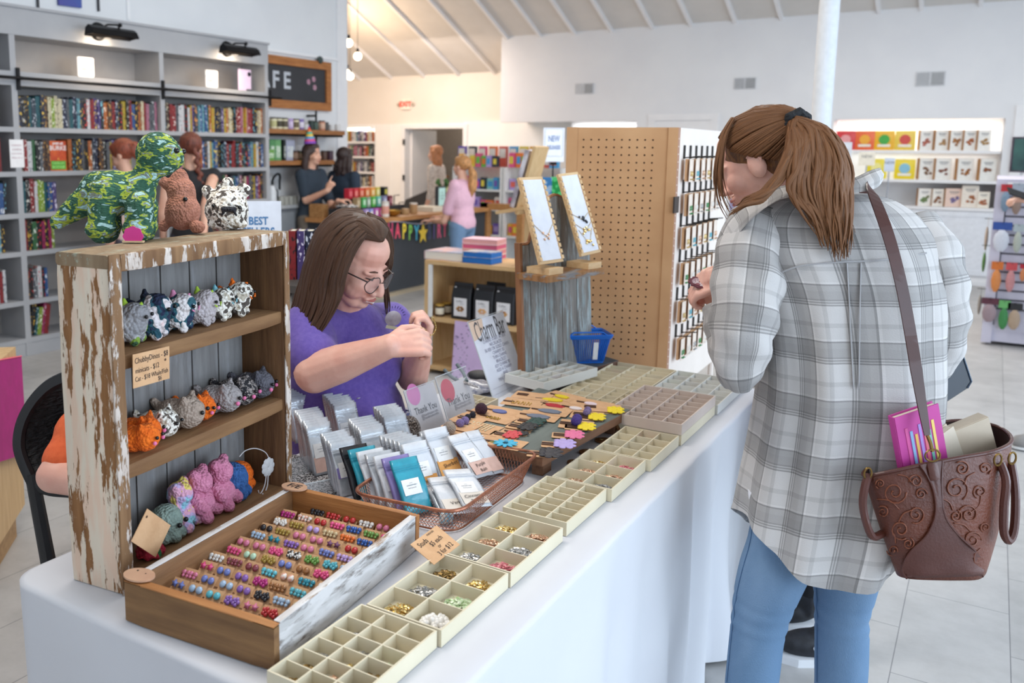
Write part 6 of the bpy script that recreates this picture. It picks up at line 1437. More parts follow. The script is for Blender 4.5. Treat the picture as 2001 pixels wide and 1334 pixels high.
tray('nearly empty cream 18-cell tray, fourth in the front row', -.834, 1.640, -.684, 1.866, z, 3, 6, {(1, 5): ('r', .25), (2, 5): ('g', .5)}, trm, tone='emptier tray')
tray('cream six-cell tray with gold charm heaps, fifth in the front row', -.822, 1.869, -.672, 2.105, z, 2, 3, {(0, 0): ('r', .9), (1, 0): ('s', 1), (0, 1): ('r', .9), (1, 1): ('r', 1), (0, 2): ('g', .4), (1, 2): ('k', .9)}, trm, tone='gold heap tray')
tray('cream twelve-cell tray, sixth in the front row before the raised trays', -.812, 2.110, -.660, 2.345, z, 3, 4, {(0, 0): ('s', .5), (1, 1): ('s', .4), (0, 1): ('s', .9), (2, 2): ('y', .4), (1, 2): ('s', .3), (1, 3): ('k', .5), (2, 3): ('s', .5)}, trm, tone='sixth tray')
tray('empty cream tray under the rosy 28-cell tray', -.88, 2.352, -.655, 2.70, z, 4, 7, {}, trm)
tray('rosy 28-cell tray stacked on another at the right edge', -.878, 2.350, -.655, 2.698, z+.0305, 4, 7, {(0, 0): ('b', .3), (0, 1): ('s', .5), (1, 1): ('s', .4), (2, 5): ('b', .3), (1, 0): ('s', .3)}, trp, tone='rosy tray')
tray('cream 30-cell tray left of the rosy one beside the clip board', -1.118, 2.44, -.884, 2.72, z, 5, 6, {(1, 4): ('s', .9), (2, 2): ('s', .4), (3, 3): ('s', .4)}, trm, tone='left far tray')
tray('cream 24-cell tray at the far left by the blue basket', -1.112, 2.724, -.886, 3.07, z, 3, 7, {(0, 5): ('n', .4), (1, 3): ('y', .9), (2, 4): ('s', .8), (0, 4): ('k', .3), (1, 6): ('b', .3)}, trm, tone='far left tray')
tray('pale 24-cell tray at the far right corner of the table', -.880, 2.704, -.648, 3.07, z, 4, 6, {(0, 3): ('n', .5), (0, 5): ('n', .6), (1, 4): ('g', .5), (1, 3): ('b', .7), (0, 4): ('b', .6), (2, 5): ('b', .5), (3, 1): ('s', .3)}, trmw, tone='far right tray')
def RPL(px, py, P0, N):
    d = ray(px, py); return O+d*((V(P0)-O).dot(V(N))/d.dot(V(N)))
# ---------- packets ----------
mylar = M('packet_mylar', '#cbd0d6', .26, '#b9bec5', 40, bump=.25, bscale=60, metal=.25, coat=.4)
mylar_w = M('packet_matte_white', '#d6d9de', .4, '#cdd0d6', 30, bump=.25, bscale=50)
teal_m = M('packet_teal', '#2f9fb4', .3, '#2a8fa4', 30, bump=.2, bscale=60, coat=.4); purp_m = M('packet_purple', '#9084bd', .3, '#8276b0', 30, bump=.2, bscale=60, coat=.4)
paper_w = M('label_paper', '#eeecea', .6, '#e6e4e2', 50)
wax_o = M('wax_orange', '#e9a85e', .6, '#dc9a50', 60); wax_p = M('wax_blush', '#ddb9ac', .6, '#d3aea0', 60); wax_g = M('wax_cream', '#e3d9cd', .6)
PKW, PKH = .073, .126
def packet_proto():
    g = G(); rings = []
    for i in range(9):
        t = i/8; z = PKH*t; bulge = .0032*sin(pi*min(1, t*1.35)) if t < .74 else .0006; ring = []
        for a, b in ((-1, 0), (-.8, -1), (-.3, -1.1), (.3, -1.1), (.8, -1), (1, 0), (.8, 1), (.3, 1.1), (-.3, 1.1), (-.8, 1)): ring.append(V((a*PKW/2, b*(bulge+.0007)+.002*sin(t*9), z)))
        rings.append(ring)
    g.loft(rings); return g
def packet(label, T, body=mylar, wax=None, text=None, labelq=True, group=None, strip=None, name='packet'):
    t = bpy.data.objects.new(name, None); COL.objects.link(t); t.matrix_world = T; t.empty_display_size = .02; tag(t, label, 'packet', group)
    obj('pouch', packet_proto(), body, t, smooth='all', local=True)
    obj('zip_seal', G().box((0, -.0022, PKH*.80), (PKW*.96, .0012, .0016)).box((0, -.0022, PKH*.845), (PKW*.96, .0012, .0016)), mylar_w if body is mylar else body, t, local=True)
    if wax: obj('wax_fill', G().box((0, -.0047, PKH*.2), (PKW*.84, .0006, PKH*.3)), wax, t, local=True)
    if labelq:
        lp = obj('label_sticker', G().box((-.004, -.0054, PKH*.47), (PKW*.62, .0006, PKH*.28)), paper_w, t, local=True)
        obj('lettering', G().text('...', frame((-.004, -.0059, PKH*.56), (1, 0, 0), (0, 0, 1)), .012, thick=.0002).text('scented wax', frame((-.004, -.0059, PKH*.5), (1, 0, 0), (0, 0, 1)), .005, thick=.0002).text('hand poured', frame((-.004, -.0059, PKH*.45), (1, 0, 0), (0, 0, 1)), .004, thick=.0002), dk, t, local=True)
    if text:
        for i, s in enumerate(text.split('\n')): obj('handwriting', G().text(s, frame((.004, -.0064, PKH*(.24-.12*i)), (1, 0, .12), (0, 0, 1)), .0135, thick=.0002), ink, t, local=True)
    if strip: obj('colour_strip', G().box((0, -.0052, PKH*.42), (PKW*.9, .0006, PKH*.2)), strip, t, local=True)
    return t
wdir = V((.45, .89, 0)).normalized(); ndir = V((wdir.y, -wdir.x, 0))
def pk_mat(base, lean, turn=0, roll=0):
    R = Matrix.Rotation(turn, 3, 'Z'); x = R @ wdir; n = R @ ndir; up = (UP*cos(lean)-n*sin(lean)).normalized(); y = up.cross(x)
    T = Matrix(((x.x, y.x, up.x, base.x), (x.y, y.y, up.y, base.y), (x.z, y.z, up.z, base.z), (0, 0, 0, 1)))
    return T @ Matrix.Rotation(roll, 4, 'Y')
STK = [  # px,py of the front packet's bottom centre, count, lean, turn, body, wax, text, strip, name
 (598, 862, 5, .32, .12, mylar, None, None, None, 'back-left'), (660, 835, 4, .30, .05, mylar, None, None, None, 'back-middle'), (702, 820, 3, .3, .0, mylar, None, None, None, 'back-right tallest'),
 (640, 925, 8, .38, .1, mylar, wax_p, None, None, 'left front'), (690, 880, 7, .36, .1, mylar, None, None, None, 'second-row left'), (735, 862, 6, .36, .05, mylar, None, None, None, 'second-row right'),
 (690, 965, 5, .42, .1, mylar, None, None, purp_m, 'purple-strip'), (745, 935, 6, .40, .08, mylar, wax_p, None, None, 'centre'), (792, 905, 6, .42, .05, mylar, None, None, None, 'centre-right')]
for si, (px, py, n, ln, tr, bd, wx, tx, sp, nm) in enumerate(STK):
    b = P(px, py, T0+.002); b.z = T0+.002; rr = random.Random(si)
    for k in range(n):
        packet('silver wax packet, %s from the front in the %s stack' % (ordw(k), nm), pk_mat(b-ndir*(.0125*k)+UP*(.002*k)+wdir*rr.uniform(-.002, .002), ln-.01*k, tr+rr.uniform(-.03, .03)), bd, wx if k == 0 else None, None, True if k == 0 else False, 'silver packets in the %s stack' % nm, sp if k == 0 else None)
# bins under the packets (clear acrylic)
acr = M('clear_acrylic', '#dfe6ea', .08, trans=.0, alpha=.22, spec=.8)
acr_e = M('acrylic_rim', '#cfd6da', .2)
q0 = P(575, 905, T0); cM = Matrix(((wdir.x, -ndir.x, 0, 0), (wdir.y, -ndir.y, 0, 0), (0, 0, 1, 0), (0, 0, 0, 1)))
b0_ = P(655, 955, T0)
for i, (off, w_, d_, lb) in enumerate((((-.055, .0), .12, .12, 'clear acrylic bin holding the left packet stacks'), ((.075, .0), .13, .12, 'clear acrylic bin holding the right packet stacks'))):
    c = b0_+wdir*(off[0]+.02)-ndir*.06; t = thing('acrylic_bin', lb, 'bin', c, atan2(wdir.y, wdir.x))
    obj('bin_walls', G().b2((-w_/2, -.066, 0), (w_/2, -.064, .028)).b2((-w_/2, .062, 0), (w_/2, .064, .045)).b2((-w_/2, -.064, 0), (-w_/2+.002, .062, .035)).b2((w_/2-.002, -.064, 0), (w_/2, .062, .035)), acr, t, local=True)
    obj('bin_rim', G().b2((-w_/2, -.067, .028), (w_/2, -.064, .030)), acr_e, t, local=True)
# patterned mat under the bins and a laminated sheet
q = P(590, 900, T0); t = thing('speckled_mat', 'black and white speckled mat beside the crate under the packets', 'mat', V((q.x, q.y, T0-.0006)))
obj('mat_sheet', G().prism([tuple(P(x, y, T0)[:2]) for x, y in ((562, 885), (640, 905), (668, 945), (648, 975), (562, 945))], T0-.0006, T0+.0006), ramp_mat('speckle_mat', [(0, '#2b2a2c'), (.47, '#4a494c'), (.52, '#b9b7b9')], 260, bump=.1, bscale=100, rough=.6), t)
# ---------- copper wire basket ----------
copper = M('copper_wire', '#a4694e', .35, '#8a5540', 80, metal=.55)
RZ, BZ = T0+.062, T0+.004
cr = [P(683, 962, RZ), P(893, 1004, RZ), P(1056, 884, RZ), P(848, 858, RZ)]
def rquad(c, r, n=7, ins=0, z=None):
    c = [V(p) for p in c]; m = sum(c, V((0, 0, 0)))/4; out = []
    c = [p+(m-p).normalized()*ins for p in c]
    for i in range(4):
        a, b, d = c[i-1], c[i], c[(i+1) % 4]; u = (a-b).normalized(); v = (d-b).normalized(); s, e_ = b+u*r, b+v*r
        for k in range(n+1): t = k/n; p = s*(1-t)**2+b*2*t*(1-t)+e_*t*t; p.z = z if z is not None else p.z; out.append(p)
    return out
t = thing('wire_basket', 'copper wire mesh basket full of wax packets in the middle of the table', 'basket', (sum((p for p in cr), V((0, 0, 0)))/4)-UP*.06)
top_ = rquad(cr, .05); bot_ = rquad(cr, .05, ins=.035, z=BZ)
obj('rim', G().tube(top_, .0042, 8, closed=True), copper, t, smooth=True)
obj('base_ring', G().tube(bot_, .002, 6, closed=True), copper, t, smooth=True)
def resample(L, n):
    L = L+[L[0]]; ds = [0]
    for i in range(len(L)-1): ds.append(ds[-1]+(L[i+1]-L[i]).length)
    out = []; j = 0
    for k in range(n):
        s = ds[-1]*k/n
        while ds[j+1] < s: j += 1
        out.append(L[j].lerp(L[j+1], (s-ds[j])/max(1e-9, ds[j+1]-ds[j])))
    return out
NM = 150; rt, rb_ = resample(top_, NM), resample(bot_, NM); g = G()
for i in range(NM):
    for sgn in (4, -4):
        j = (i+sgn) % NM; a = rt[i]; b = rb_[j]; m = (rt[(i+sgn//2) % NM]+rb_[(i+sgn//2) % NM])/2
        g.tube([a, m, b], .0006, 3, caps=False)
obj('mesh_wall', g, copper, t)
g = G(); ctr = sum(bot_, V((0, 0, 0)))/len(bot_)
for k in range(26):
    f_ = k/25; a = bot_[0].lerp(bot_[8*1], f_) if 0 else None
    A1 = bot_[4].lerp(bot_[12], f_); A2 = bot_[28].lerp(bot_[20], f_); g.tube([A1, A2], .0006, 3, caps=False)
    A1 = bot_[4].lerp(bot_[28], f_); A2 = bot_[12].lerp(bot_[20], f_); g.tube([A1, A2], .0006, 3, caps=False)
obj('mesh_floor', g, copper, t)
# packets inside the basket
def bpk(px, py, z, lean, turn, label, body=mylar_w, wax=None, text=None, lab=True, strip=None, roll=0):
    b = P(px, py, z); b.z = z; packet(label, pk_mat(b, lean, turn, roll), body, wax, text, lab, None, strip)
zf = BZ+.004
for k in range(6): bpk(838-k*9, 962-k*3.4, zf, .52, .1, 'plain grey-silver packet in the basket, %s behind the Summer packet' % ordw(k), mylar, None, None, False) if k else None
bpk(842, 966, zf+.012, .60, .08, 'silver packet with orange wax handwritten Summer in the basket', mylar_w, wax_o, 'Summer')
bpk(884, 932, zf+.012, .62, .10, 'silver packet with orange wax handwritten Sherbet in the basket', mylar_w, wax_o, 'Sherbet')
bpk(873, 936, zf+.002, .55, .10, 'silver packet tucked behind the Sherbet one', mylar, None, None, False)
bpk(948, 930, zf+.018, .88, .38, 'packet with blush wax handwritten Purple Rain at the right of the basket', mylar_w, wax_p, 'Purple\nRain', roll=.12)
bpk(972, 925, zf+.005, .80, .5, 'packet lying under the Purple Rain packet', mylar_w, wax_p, None, False, roll=.2)
bpk(935, 990, zf+.020, 1.20, .12, 'flat packet handwritten Cinnamon Bread at the front of the basket', mylar_w, wax_g, 'Cinnamon\nBread', roll=.25)
bpk(900, 1003, zf+.011, 1.25, -.1, 'flat packet handwritten Vanilla under the Cinnamon one', mylar_w, wax_g, 'Vanilla', False, roll=.1)
bpk(890, 1001, zf+.003, 1.28, -.15, 'lowest flat packet at the front of the basket', mylar, None, None, False)
for k, (bd, nm) in enumerate(((teal_m, 'teal, front'), (purp_m, 'purple'), (mylar_w, 'white clear'), (mylar, 'silver'), (mylar_w, 'frosted'), (teal_m, 'teal, rear'), (M('packet_black', '#26262a', .3), 'black'))):
    bpk(822-k*17, 1002-k*5, zf+.004+.0*k, .62, .05, nm+' glossy packet in the front-left row of the basket', bd, None, None, k in (0, 2))
# cloth label scrap hanging under basket rim
q = P(872, 1018, T0+.01); t = thing('ribbon_scrap', 'small blue and white cloth tag hanging at the basket side', 'tag', q); obj('cloth', G().box(q+UP*.006, (.03, .003, .035), R=Matrix.Rotation(.8, 3, 'Z') @ Matrix.Rotation(.4, 3, 'X')), M('scrap_blue', '#7fb3c8', .7, '#e3ddd2', 120, ramp=(.48, .52)), t)
# ---------- clip board ----------
BZ2 = T0+.060
bc = [P(1060, 893, BZ2), P(1233, 800, BZ2), P(1052, 757, BZ2), P(868, 850, BZ2)]
for p in bc: p.z = BZ2
slate_w = wood('painted_grey_board', '#6d756f', '#59605c', 1, .7, 5, .1); walnut = wood('board_edge_wood', '#8a6247', '#6c4a34', 1, .6)
t = thing('display_board', 'wooden board with a grey-green painted top covered in hair clip cards', 'board', V(((bc[0].x+bc[2].x)/2, (bc[0].y+bc[2].y)/2, T0)))
obj('board', G().prism([tuple(p[:2]) for p in bc], BZ2-.024, BZ2-.0008), walnut, t)
obj('painted_top', G().prism([tuple((p+( (sum(bc, V((0,0,0)))/4)-p)*.01)[:2]) for p in bc], BZ2-.0008, BZ2), slate_w, t)
m0 = sum(bc, V((0, 0, 0)))/4
for p in bc:
    q = p+(m0-p)*.2; obj('foot_block', G().box((q.x, q.y, (T0+BZ2-.025)/2), (.03, .05, BZ2-.0255-T0), R=Matrix.Rotation(0, 3, 'Z')), walnut, t)
bx_ = (bc[0]-bc[3]).normalized(); by_ = UP.cross(bx_)
clipw = M('clip_bronze', '#5e4436', .4, metal=.4); clipb = M('clip_black', '#25221f', .4)
ORN = dict(flower=0, leaf=1, pom=2, daisy=3, oval=4, lace=5, none=6)
def hairclip(label, px, py, col, kind, s=1.0, ang=0, cardw=.05, cardh=.034, two=False, z=0, clip=True, coff=(-.012, 0), clipm=None, fuzzy=False):
    q = P(px, py, BZ2+.002+z); q.z = BZ2+.0004+z
    t = thing('hair_clip_card', label, 'hair clip', q, atan2(bx_.y, bx_.x)+ang)
    obj('card', G().bevbox((coff[0], coff[1], .0004), (cardw, cardh, .0008), .004), kraft, t, local=True)
    obj('punch_hole', G().fan((coff[0]-cardw*.4, coff[1]), .0025, 10, th=.001), MATS['hole_dark'], t, local=True)
    if clip:
        for k in range(2 if two else 1): obj('clip_bar', G().bevbox((-.024*s, (k-.0)*.012-.004, .0026), (.034, .006, .0026), .002), clipm or clipw, t, local=True)
    m = M(('fz_' if fuzzy else 'orn_')+col.strip('#'), col, .6, bump=.8 if fuzzy else .1, bscale=400 if fuzzy else 100, voro=fuzzy)
    for k in range(2 if two else 1):
        g = G(); y0 = k*.026-.008; h = .0052
        if kind == 'flower':
            for a in range(7): g.sph((.0125*s*cos(a*.9), y0+.0105*s*sin(a*.9), h), (.0055*s, .0052*s, .0024), n=8)
            g.sph((0, y0, h), (.009*s, .009*s, .0028), n=8)
        elif kind == 'daisy':
            for a in range(10): R = Matrix.Rotation(a*pi/5, 3, 'Z'); g.sph(R @ V((.014*s, 0, 0))+V((0, y0, h)), (.010*s, .0042*s, .0025), R=R, n=8)
        elif kind == 'leaf': g.prism([(x*s, y0+y*s) for x, y in ((-.022, 0), (-.014, .009), (0, .0125), (.014, .010), (.024, .004), (.019, 0), (.024, -.006), (.012, -.0115), (-.004, -.0115), (-.016, -.007))], .0016, .004)
        elif kind == 'pom': g.sph((0, y0, .011*s), .0125*s, n=12)
        elif kind == 'oval': g.fan((0, y0), .016*s, 20, Matrix.Translation((0, 0, .0015)), th=.003, sy=.7)
        elif kind == 'lace':
            for a in range(7): g.tube([V(((-.016+a*.0055)*s, y0+(-.008+.016*(b%2))*s, .0025)) for b in range(4)], .0012, 5)
            for a in range(8): g.sph(((-.018+a*.005)*s, y0+.006*s*(-1)**a, .003), .0024, n=6)
        if kind != 'none': obj('ornament', g, m, t, smooth=True, local=True)
    if kind == 'daisy': obj('daisy_centre', G().sph((0, -.004, .007), (.005, .005, .003), n=8), M('orn_center', '#2f7fa0', .6), t, local=True)
HC = [('yellow flower clip pair at the far right corner of the board', 1203, 804, '#eed31c', 'flower', 1, .4, 1, 0), ('yellow flower clip pair, second along the right edge of the board', 1166, 817, '#eed31c', 'flower', 1, .4, 1, 0), ('yellow flower clip pair, third along the right edge of the board', 1146, 836, '#eed31c', 'flower', 1, .4, 1, 0),
 ('pink flower clip pair on the right edge of the board', 1122, 852, '#e2709a', 'flower', 1.05, .4, 1, 0), ('lilac flower clip pair on the right edge of the board', 1103, 870, '#b3a0d8', 'flower', 1.15, .4, 1, 0), ('black flower clips at the near right corner of the board', 1076, 888, '#23222a', 'flower', 1.2, .4, 1, 0),
 ('lilac fuzzy pom clips beside the yellow flowers', 1147, 810, '#a58fc6', 'pom', .7, .3, 1, 1), ('deep purple fuzzy clips left of the yellow flowers', 1126, 829, '#5d45ab', 'pom', .9, .3, 1, 1),
 ('dark green bow clips in the middle of the board', 1047, 826, '#173f38', 'flower', 1.0, .1, 1, 0), ('black bow clips, upper of two in the middle of the board', 1030, 836, '#1d1d20', 'flower', 1.0, .1, 1, 0), ('black bow clips, lower of two in the middle of the board', 1020, 846, '#1d1d20', 'flower', .9, .1, 0, 0),
 ('red translucent bow clip beside the black bows', 1000, 852, '#d0444a', 'flower', .9, .1, 1, 0), ('bright blue daisy clip card at the near side of the board', 990, 866, '#3fb0d3', 'daisy', 1.1, .1, 0, 0),
 ('lower grey leaf earring card near the middle of the board', 1052, 812, '#6b7383', 'leaf', 1.2, .15, 0, 0), ('upper grey leaf earring card near the middle of the board', 1074, 802, '#6f7787', 'leaf', 1.2, .15, 0, 0), ('red leaf earring card at the back of the board', 1086, 792, '#b5242e', 'leaf', 1.1, -.1, 0, 0), ('yellow leaf earring at the back of the board', 1079, 780, '#e5cb1f', 'leaf', 1.1, .3, 0, 0), ('second yellow leaf earring at the far edge of the board', 1100, 774, '#e5cb1f', 'leaf', .9, -.2, 0, 0),
 ('gold bead cluster clip at the back of the board', 1020, 786, '#c9a04a', 'lace', 1.3, .2, 0, 0), ('plain bronze clips on a card at the very back of the board', 1040, 773, '#6a4c3a', 'none', 1, .2, 1, 0), ('plum fuzzy pom clip at the left of the board', 943, 807, '#4b2038', 'pom', 1.15, 0, 0, 1), ('blue oval clip beside the plum pom', 979, 803, '#55609a', 'oval', 1.1, 0, 0, 0),
 ('gold beaded clip under the plum pom', 966, 815, '#b8923c', 'lace', .9, 0, 0, 0), ('navy pom earrings near the thank you sign', 917, 818, '#1e2236', 'pom', .6, 0, 1, 1), ('lilac pom earrings below the navy ones', 902, 831, '#a48fce', 'pom', .75, 0, 1, 1), ('cream fluffy pom clip at the near left corner of the board', 881, 845, '#e3cdb9', 'pom', 1.15, 0, 0, 1),
 ('gold and white lace earrings on a card in the left of the board', 935, 834, '#e0d3ae', 'lace', 1.5, 0, 1, 0), ('white confetti round earring at the back right of the board', 1127, 797, '#e6d9d6', 'oval', .95, 0, 0, 0), ('second confetti round earring at the back right of the board', 1156, 788, '#e3cfd4', 'oval', .95, 0, 0, 0), ('bronze clip card beside the far yellow flowers', 1174, 796, '#5e4436', 'none', 1, .4, 1, 0), ('green button clip card beside the blue daisy', 967, 862, '#9aa861', 'oval', .5, .1, 0, 0)]
for i, (lb, px, py, c, k, s, a, two, fz) in enumerate(HC): hairclip(lb, px, py, c, k, s*(1.45 if k == 'flower' else 1.25), a, two=bool(two), fuzzy=bool(fz), z=.0009*(i % 5), cardw=.075 if k == 'flower' else .115 if k in ('leaf', 'lace', 'oval', 'none') else .09, cardh=.045 if k == 'flower' else .078, coff=(-.02 if k == 'flower' else 0, .002))
# carved wood earring cards lying under and beside the board
wcar = wood('wood_earring_card', '#8b5e34', '#6a4423', 0, .5)
for i, (px, py, r_, sz) in enumerate(((1217, 832, 1.2, .03), (1182, 862, .4, .028), (1152, 885, .5, .028), (1128, 905, .4, .026))):
    z = T0+(.001 if i else .02); q = P(px, py, z); q.z = z; t = thing('wood_earring_card', ['oval wooden earring disc leaning on the board corner', 'wooden card with gold hoops under the board, farthest', 'wooden card with gold hoops under the board, middle one', 'wooden card with gold hoops under the board, nearest'][i], 'earring card', q, r_)
    TT = Matrix.Rotation(1.1, 4, 'X') if i == 0 else Matrix.Identity(4)
    obj('disc', G().fan((0, 0), sz, 20, TT, th=.004, sy=.72 if i == 0 else .8), wcar, t, local=True)
    g = G()
    for k in (-1, 1): g.tube([TT @ V((k*.01+.006*cos(a), .006*sin(a), .006)) for a in [j*pi/5 for j in range(10)]], .0008, 5, closed=True)
    obj('hoop_earrings', g, gold, t, local=True)
# ---------- signs ----------
clearp = M('clear_holder', '#eef3f6', .05, alpha=.07, spec=.9)
def acrylic(name, label, pts, cardins, cardm, lines, inkm=None, extra=None, th=.003):
    a, b, c, d = [V(p) for p in pts]; x = ((b-a)+(c-d)).normalized(); y = ((a-d)+(b-c)); n = x.cross(y).normalized(); y = n.cross(x)
    ctr = (a+b+c+d)/4; w_ = ((b-a).length+(c-d).length)/2; h_ = ((a-d).length+(b-c).length)/2
    T = Matrix(((x.x, y.x, n.x, ctr.x), (x.y, y.y, n.y, ctr.y), (x.z, y.z, n.z, ctr.z), (0, 0, 0, 1)))
    t = thing(name, label, 'sign', V((ctr.x, ctr.y, T0)))
    l, r_, bt, tp = cardins
    obj('card', G().b2((-w_/2+l*w_, -h_/2+bt*h_, -.0015), (w_/2-r_*w_, h_/2-tp*h_, .0)), cardm, t, ) if not T else None
    return t, T, w_, h_
def acr_sign(name, label, pts):
    a, b, c, d = [V(p) for p in pts]; x = ((b-a)+(c-d)).normalized(); y = ((a-d)+(b-c)); n = x.cross(y).normalized(); y = n.cross(x)
    ctr = (a+b+c+d)/4; w_ = ((b-a).length+(c-d).length)/2; h_ = ((a-d).length+(b-c).length)/2
    T = Matrix(((x.x, y.x, n.x, ctr.x), (x.y, y.y, n.y, ctr.y), (x.z, y.z, n.z, ctr.z), (0, 0, 0, 1)))
    t = thing(name, label, 'sign', V((ctr.x, ctr.y, T0)))
    obj('clear_holder', G().box((0, 0, .0012), (w_, h_, .0012), T), clearp, t)
    obj('holder_edge', G().box((0, h_/2, 0), (w_, .0016, .003), T).box((-w_/2, 0, 0), (.0016, h_, .003), T), acr_e, t)
    return t, T, w_, h_
# charm bar
bl_ = P(957, 786, T0); br_ = P(1022, 752, T0); up_ = V((-.03, .01, 0))
k0 = (bl_-O).dot(_F); k1 = (br_-O).dot(_F)
tl_ = D(922, 628, k0+.07); tr_ = D(992, 605, k1+.07)
t, T, w_, h_ = acr_sign('charm_bar_sign', 'white Charm Bar menu in a slanted clear holder before the grey beadboard shelf', (tl_, tr_, br_, bl_))
obj('menu_card', G().box((.0, 0, -.001), (w_*.97, h_*.97, .001), T), M('menu_white', '#e6e9f4', .5), t)
obj('corner_arch', G().prism([(-w_*.485, h_*.485), (-w_*.485, h_*.25)]+[(-w_*.485+w_*.36*sin(a)*1.0, h_*.485-h_*.235*cos(a)) for a in [0, .3, .6, .9, 1.2, 1.57]], -.0004, .0002, T), M('menu_peach', '#e6c6ab', .6), t)
obj('title', G().text('Charm Bar', T @ Matrix.Translation((.0, h_*.33, .0004)) @ Matrix.Diagonal((.72, 1.5, 1, 1)), w_*.255, thick=.0003), M('menu_ink', '#2f2b36', .6), t)
mi_ = M('menu_ink_light', '#7c7c96', .6)
for i, s in enumerate(('CHAINS START AT $10', 'NECKLACES', 'SILVER OR GOLD CHAIN', 'CHARMS $3', 'THIN CHAINS', 'BRACELET', 'KEY CHAINS $5', 'ADD A CHARM', 'AND', 'MINI CHARMS $1', 'TOTAL')):
    obj('menu_line', G().text(s, T @ Matrix.Translation((w_*.02, h_*(.2-i*.055), .0004)), w_*.062, thick=.0003), mi_, t)
g = G()
for v in (-.37, -.44): g.box((0, v*h_, .0003), (w_*.85, .0007, .0004), T)
obj('rule_lines', g, mi_, t)
# thank-you pair
b1_ = P(812, 858, T0); b2_ = P(872, 836, T0); b3_ = P(930, 812, T0)
k = [(p-O).dot(_F) for p in (b1_, b2_, b3_)]
for i, (A4, lb) in enumerate((((D(793, 765, k[0]+.02), D(851, 740, k[1]+.02), b2_, b1_), 'left thank you card with a pink blot in a clear holder'), ((D(852, 738, k[1]+.03), D(913, 713, k[2]+.03), b3_+V((0, .012, 0)), b2_+V((0, .012, 0))), 'right thank you card with a red blot in a clear holder'))):
    t, T, w_, h_ = acr_sign('thank_you_sign', lb, A4)
    top = .5 if i == 0 else .3
    obj('card', G().b2((-w_*.46, -h_*.49, -.0014), (w_*.46, h_*top*.96, -.0004), T), M('thank_card', '#cdc7c8', .6, '#c4bebf', 20), t)
    obj('blot', G().fan((-w_*.24, h_*(top-.13)), w_*.2, 18, T @ Matrix.Translation((0, 0, -.0002)), th=.0003, sy=1.15), M('blot_%d' % i, ('#d07ab0', '#c43a52')[i], .6), t)
    obj('title', G().text('Thank You', T @ Matrix.Translation((0, h_*.02*(1-4*i), .0002)) @ Matrix.Diagonal((.9, 1.15, 1, 1)), w_*.18, thick=.0003), M('thank_ink', '#3b363c', .6), t)
    for j in range(2): obj('lettering', G().text('@handmadecrafts', T @ Matrix.Translation((w_*.08, -h_*(.1+.06*j+.06*i), .0002)), w_*.075, thick=.0003), M('thank_ink2', '#7b767c', .6), t)
# ---------- clutter behind the signs: plate, bead bag, pliers ----------
q = P(772, 822, T0); t = thing('plate', 'blue and white patterned plate with a brown rim behind the thank you cards', 'plate', q)
obj('dish', G().lathe([(.03, .0), (.045, .004), (.066, .014), (.067, .016), (.045, .008), (0, .006)], q, 28), M('plate_white', '#d9dbe6', .25, '#3f58a6', 60, ramp=(.52, .56)), t, smooth=True)
obj('rim_band', G().tube([q+V((.066*cos(a), .066*sin(a), .016)) for a in [i*pi/16 for i in range(32)]], .002, 6, closed=True), M('plate_blue', '#2f4690', .3), t, smooth=True)
q = P(800, 850, T0+.02); t = thing('bead_bag', 'clear bag of small grey-brown beads behind the left thank you card', 'bag of beads', q-UP*.02)
g = G(); g.sph(q+UP*.012, (.035, .03, .045)); m_ = blob(g, .006, 2); obj('bag_body', m_, ramp_mat('bead_mix', [(0, '#57493f'), (.47, '#8b7a6c'), (.53, '#c9beb4')], 220, bump=1, bscale=220, rough=.3), t)
q = P(925, 765, T0); t = thing('craft_bag', 'clear bag with blue dotted trim behind the thank you cards', 'bag', q)
g = G(); g.sph(q+UP*.018, (.085, .06, .022)); m_ = blob(g, .006, 1); rough_up(m_, .01, 30); obj('bag_body', m_, M('bag_clear', '#b6b6bc', .2, '#7f8496', 60, ramp=(.45, .6)), t)
q = P(955, 745, T0+.03); t = thing('pliers', 'jewellery pliers with grey handles on the craft bag', 'pliers', q)
gq = D(900, 730, (q-O).dot(_F)+.02)
obj('handle', G().tube(curve([D(868, 722, 2.72), D(885, 738, 2.7), D(905, 748, 2.68)], 5), .0055, 8), M('plier_grey', '#5d6a6e', .5), t, smooth=True)
obj('handle', G().tube(curve([D(893, 712, 2.76), D(905, 728, 2.72), D(912, 745, 2.68)], 5), .0055, 8), M('plier_grey', '#5d6a6e', .5), t, smooth=True)
obj('jaws', G().tube([D(905, 746, 2.68), D(935, 757, 2.66)], [.006, .002], 6), silv, t, smooth=True)
q = P(975, 765, T0); t = thing('black_pouch', 'black pouch behind the charm bar menu', 'pouch', P(938, 742, T0)); g = G(); g.sph(P(938, 742, T0)+UP*.016, (.05, .045, .018)); obj('pouch_body', blob(g, .007, 2), M('pouch_black', '#222226', .6), t)
tray('cream tray corner behind the right thank you card', *[v for v in (P(925, 800, T0).x-.035, P(925, 800, T0).y-.045, P(925, 800, T0).x+.055, P(925, 800, T0).y+.06)], T0, 2, 3, {}, trm, hgt=.03)
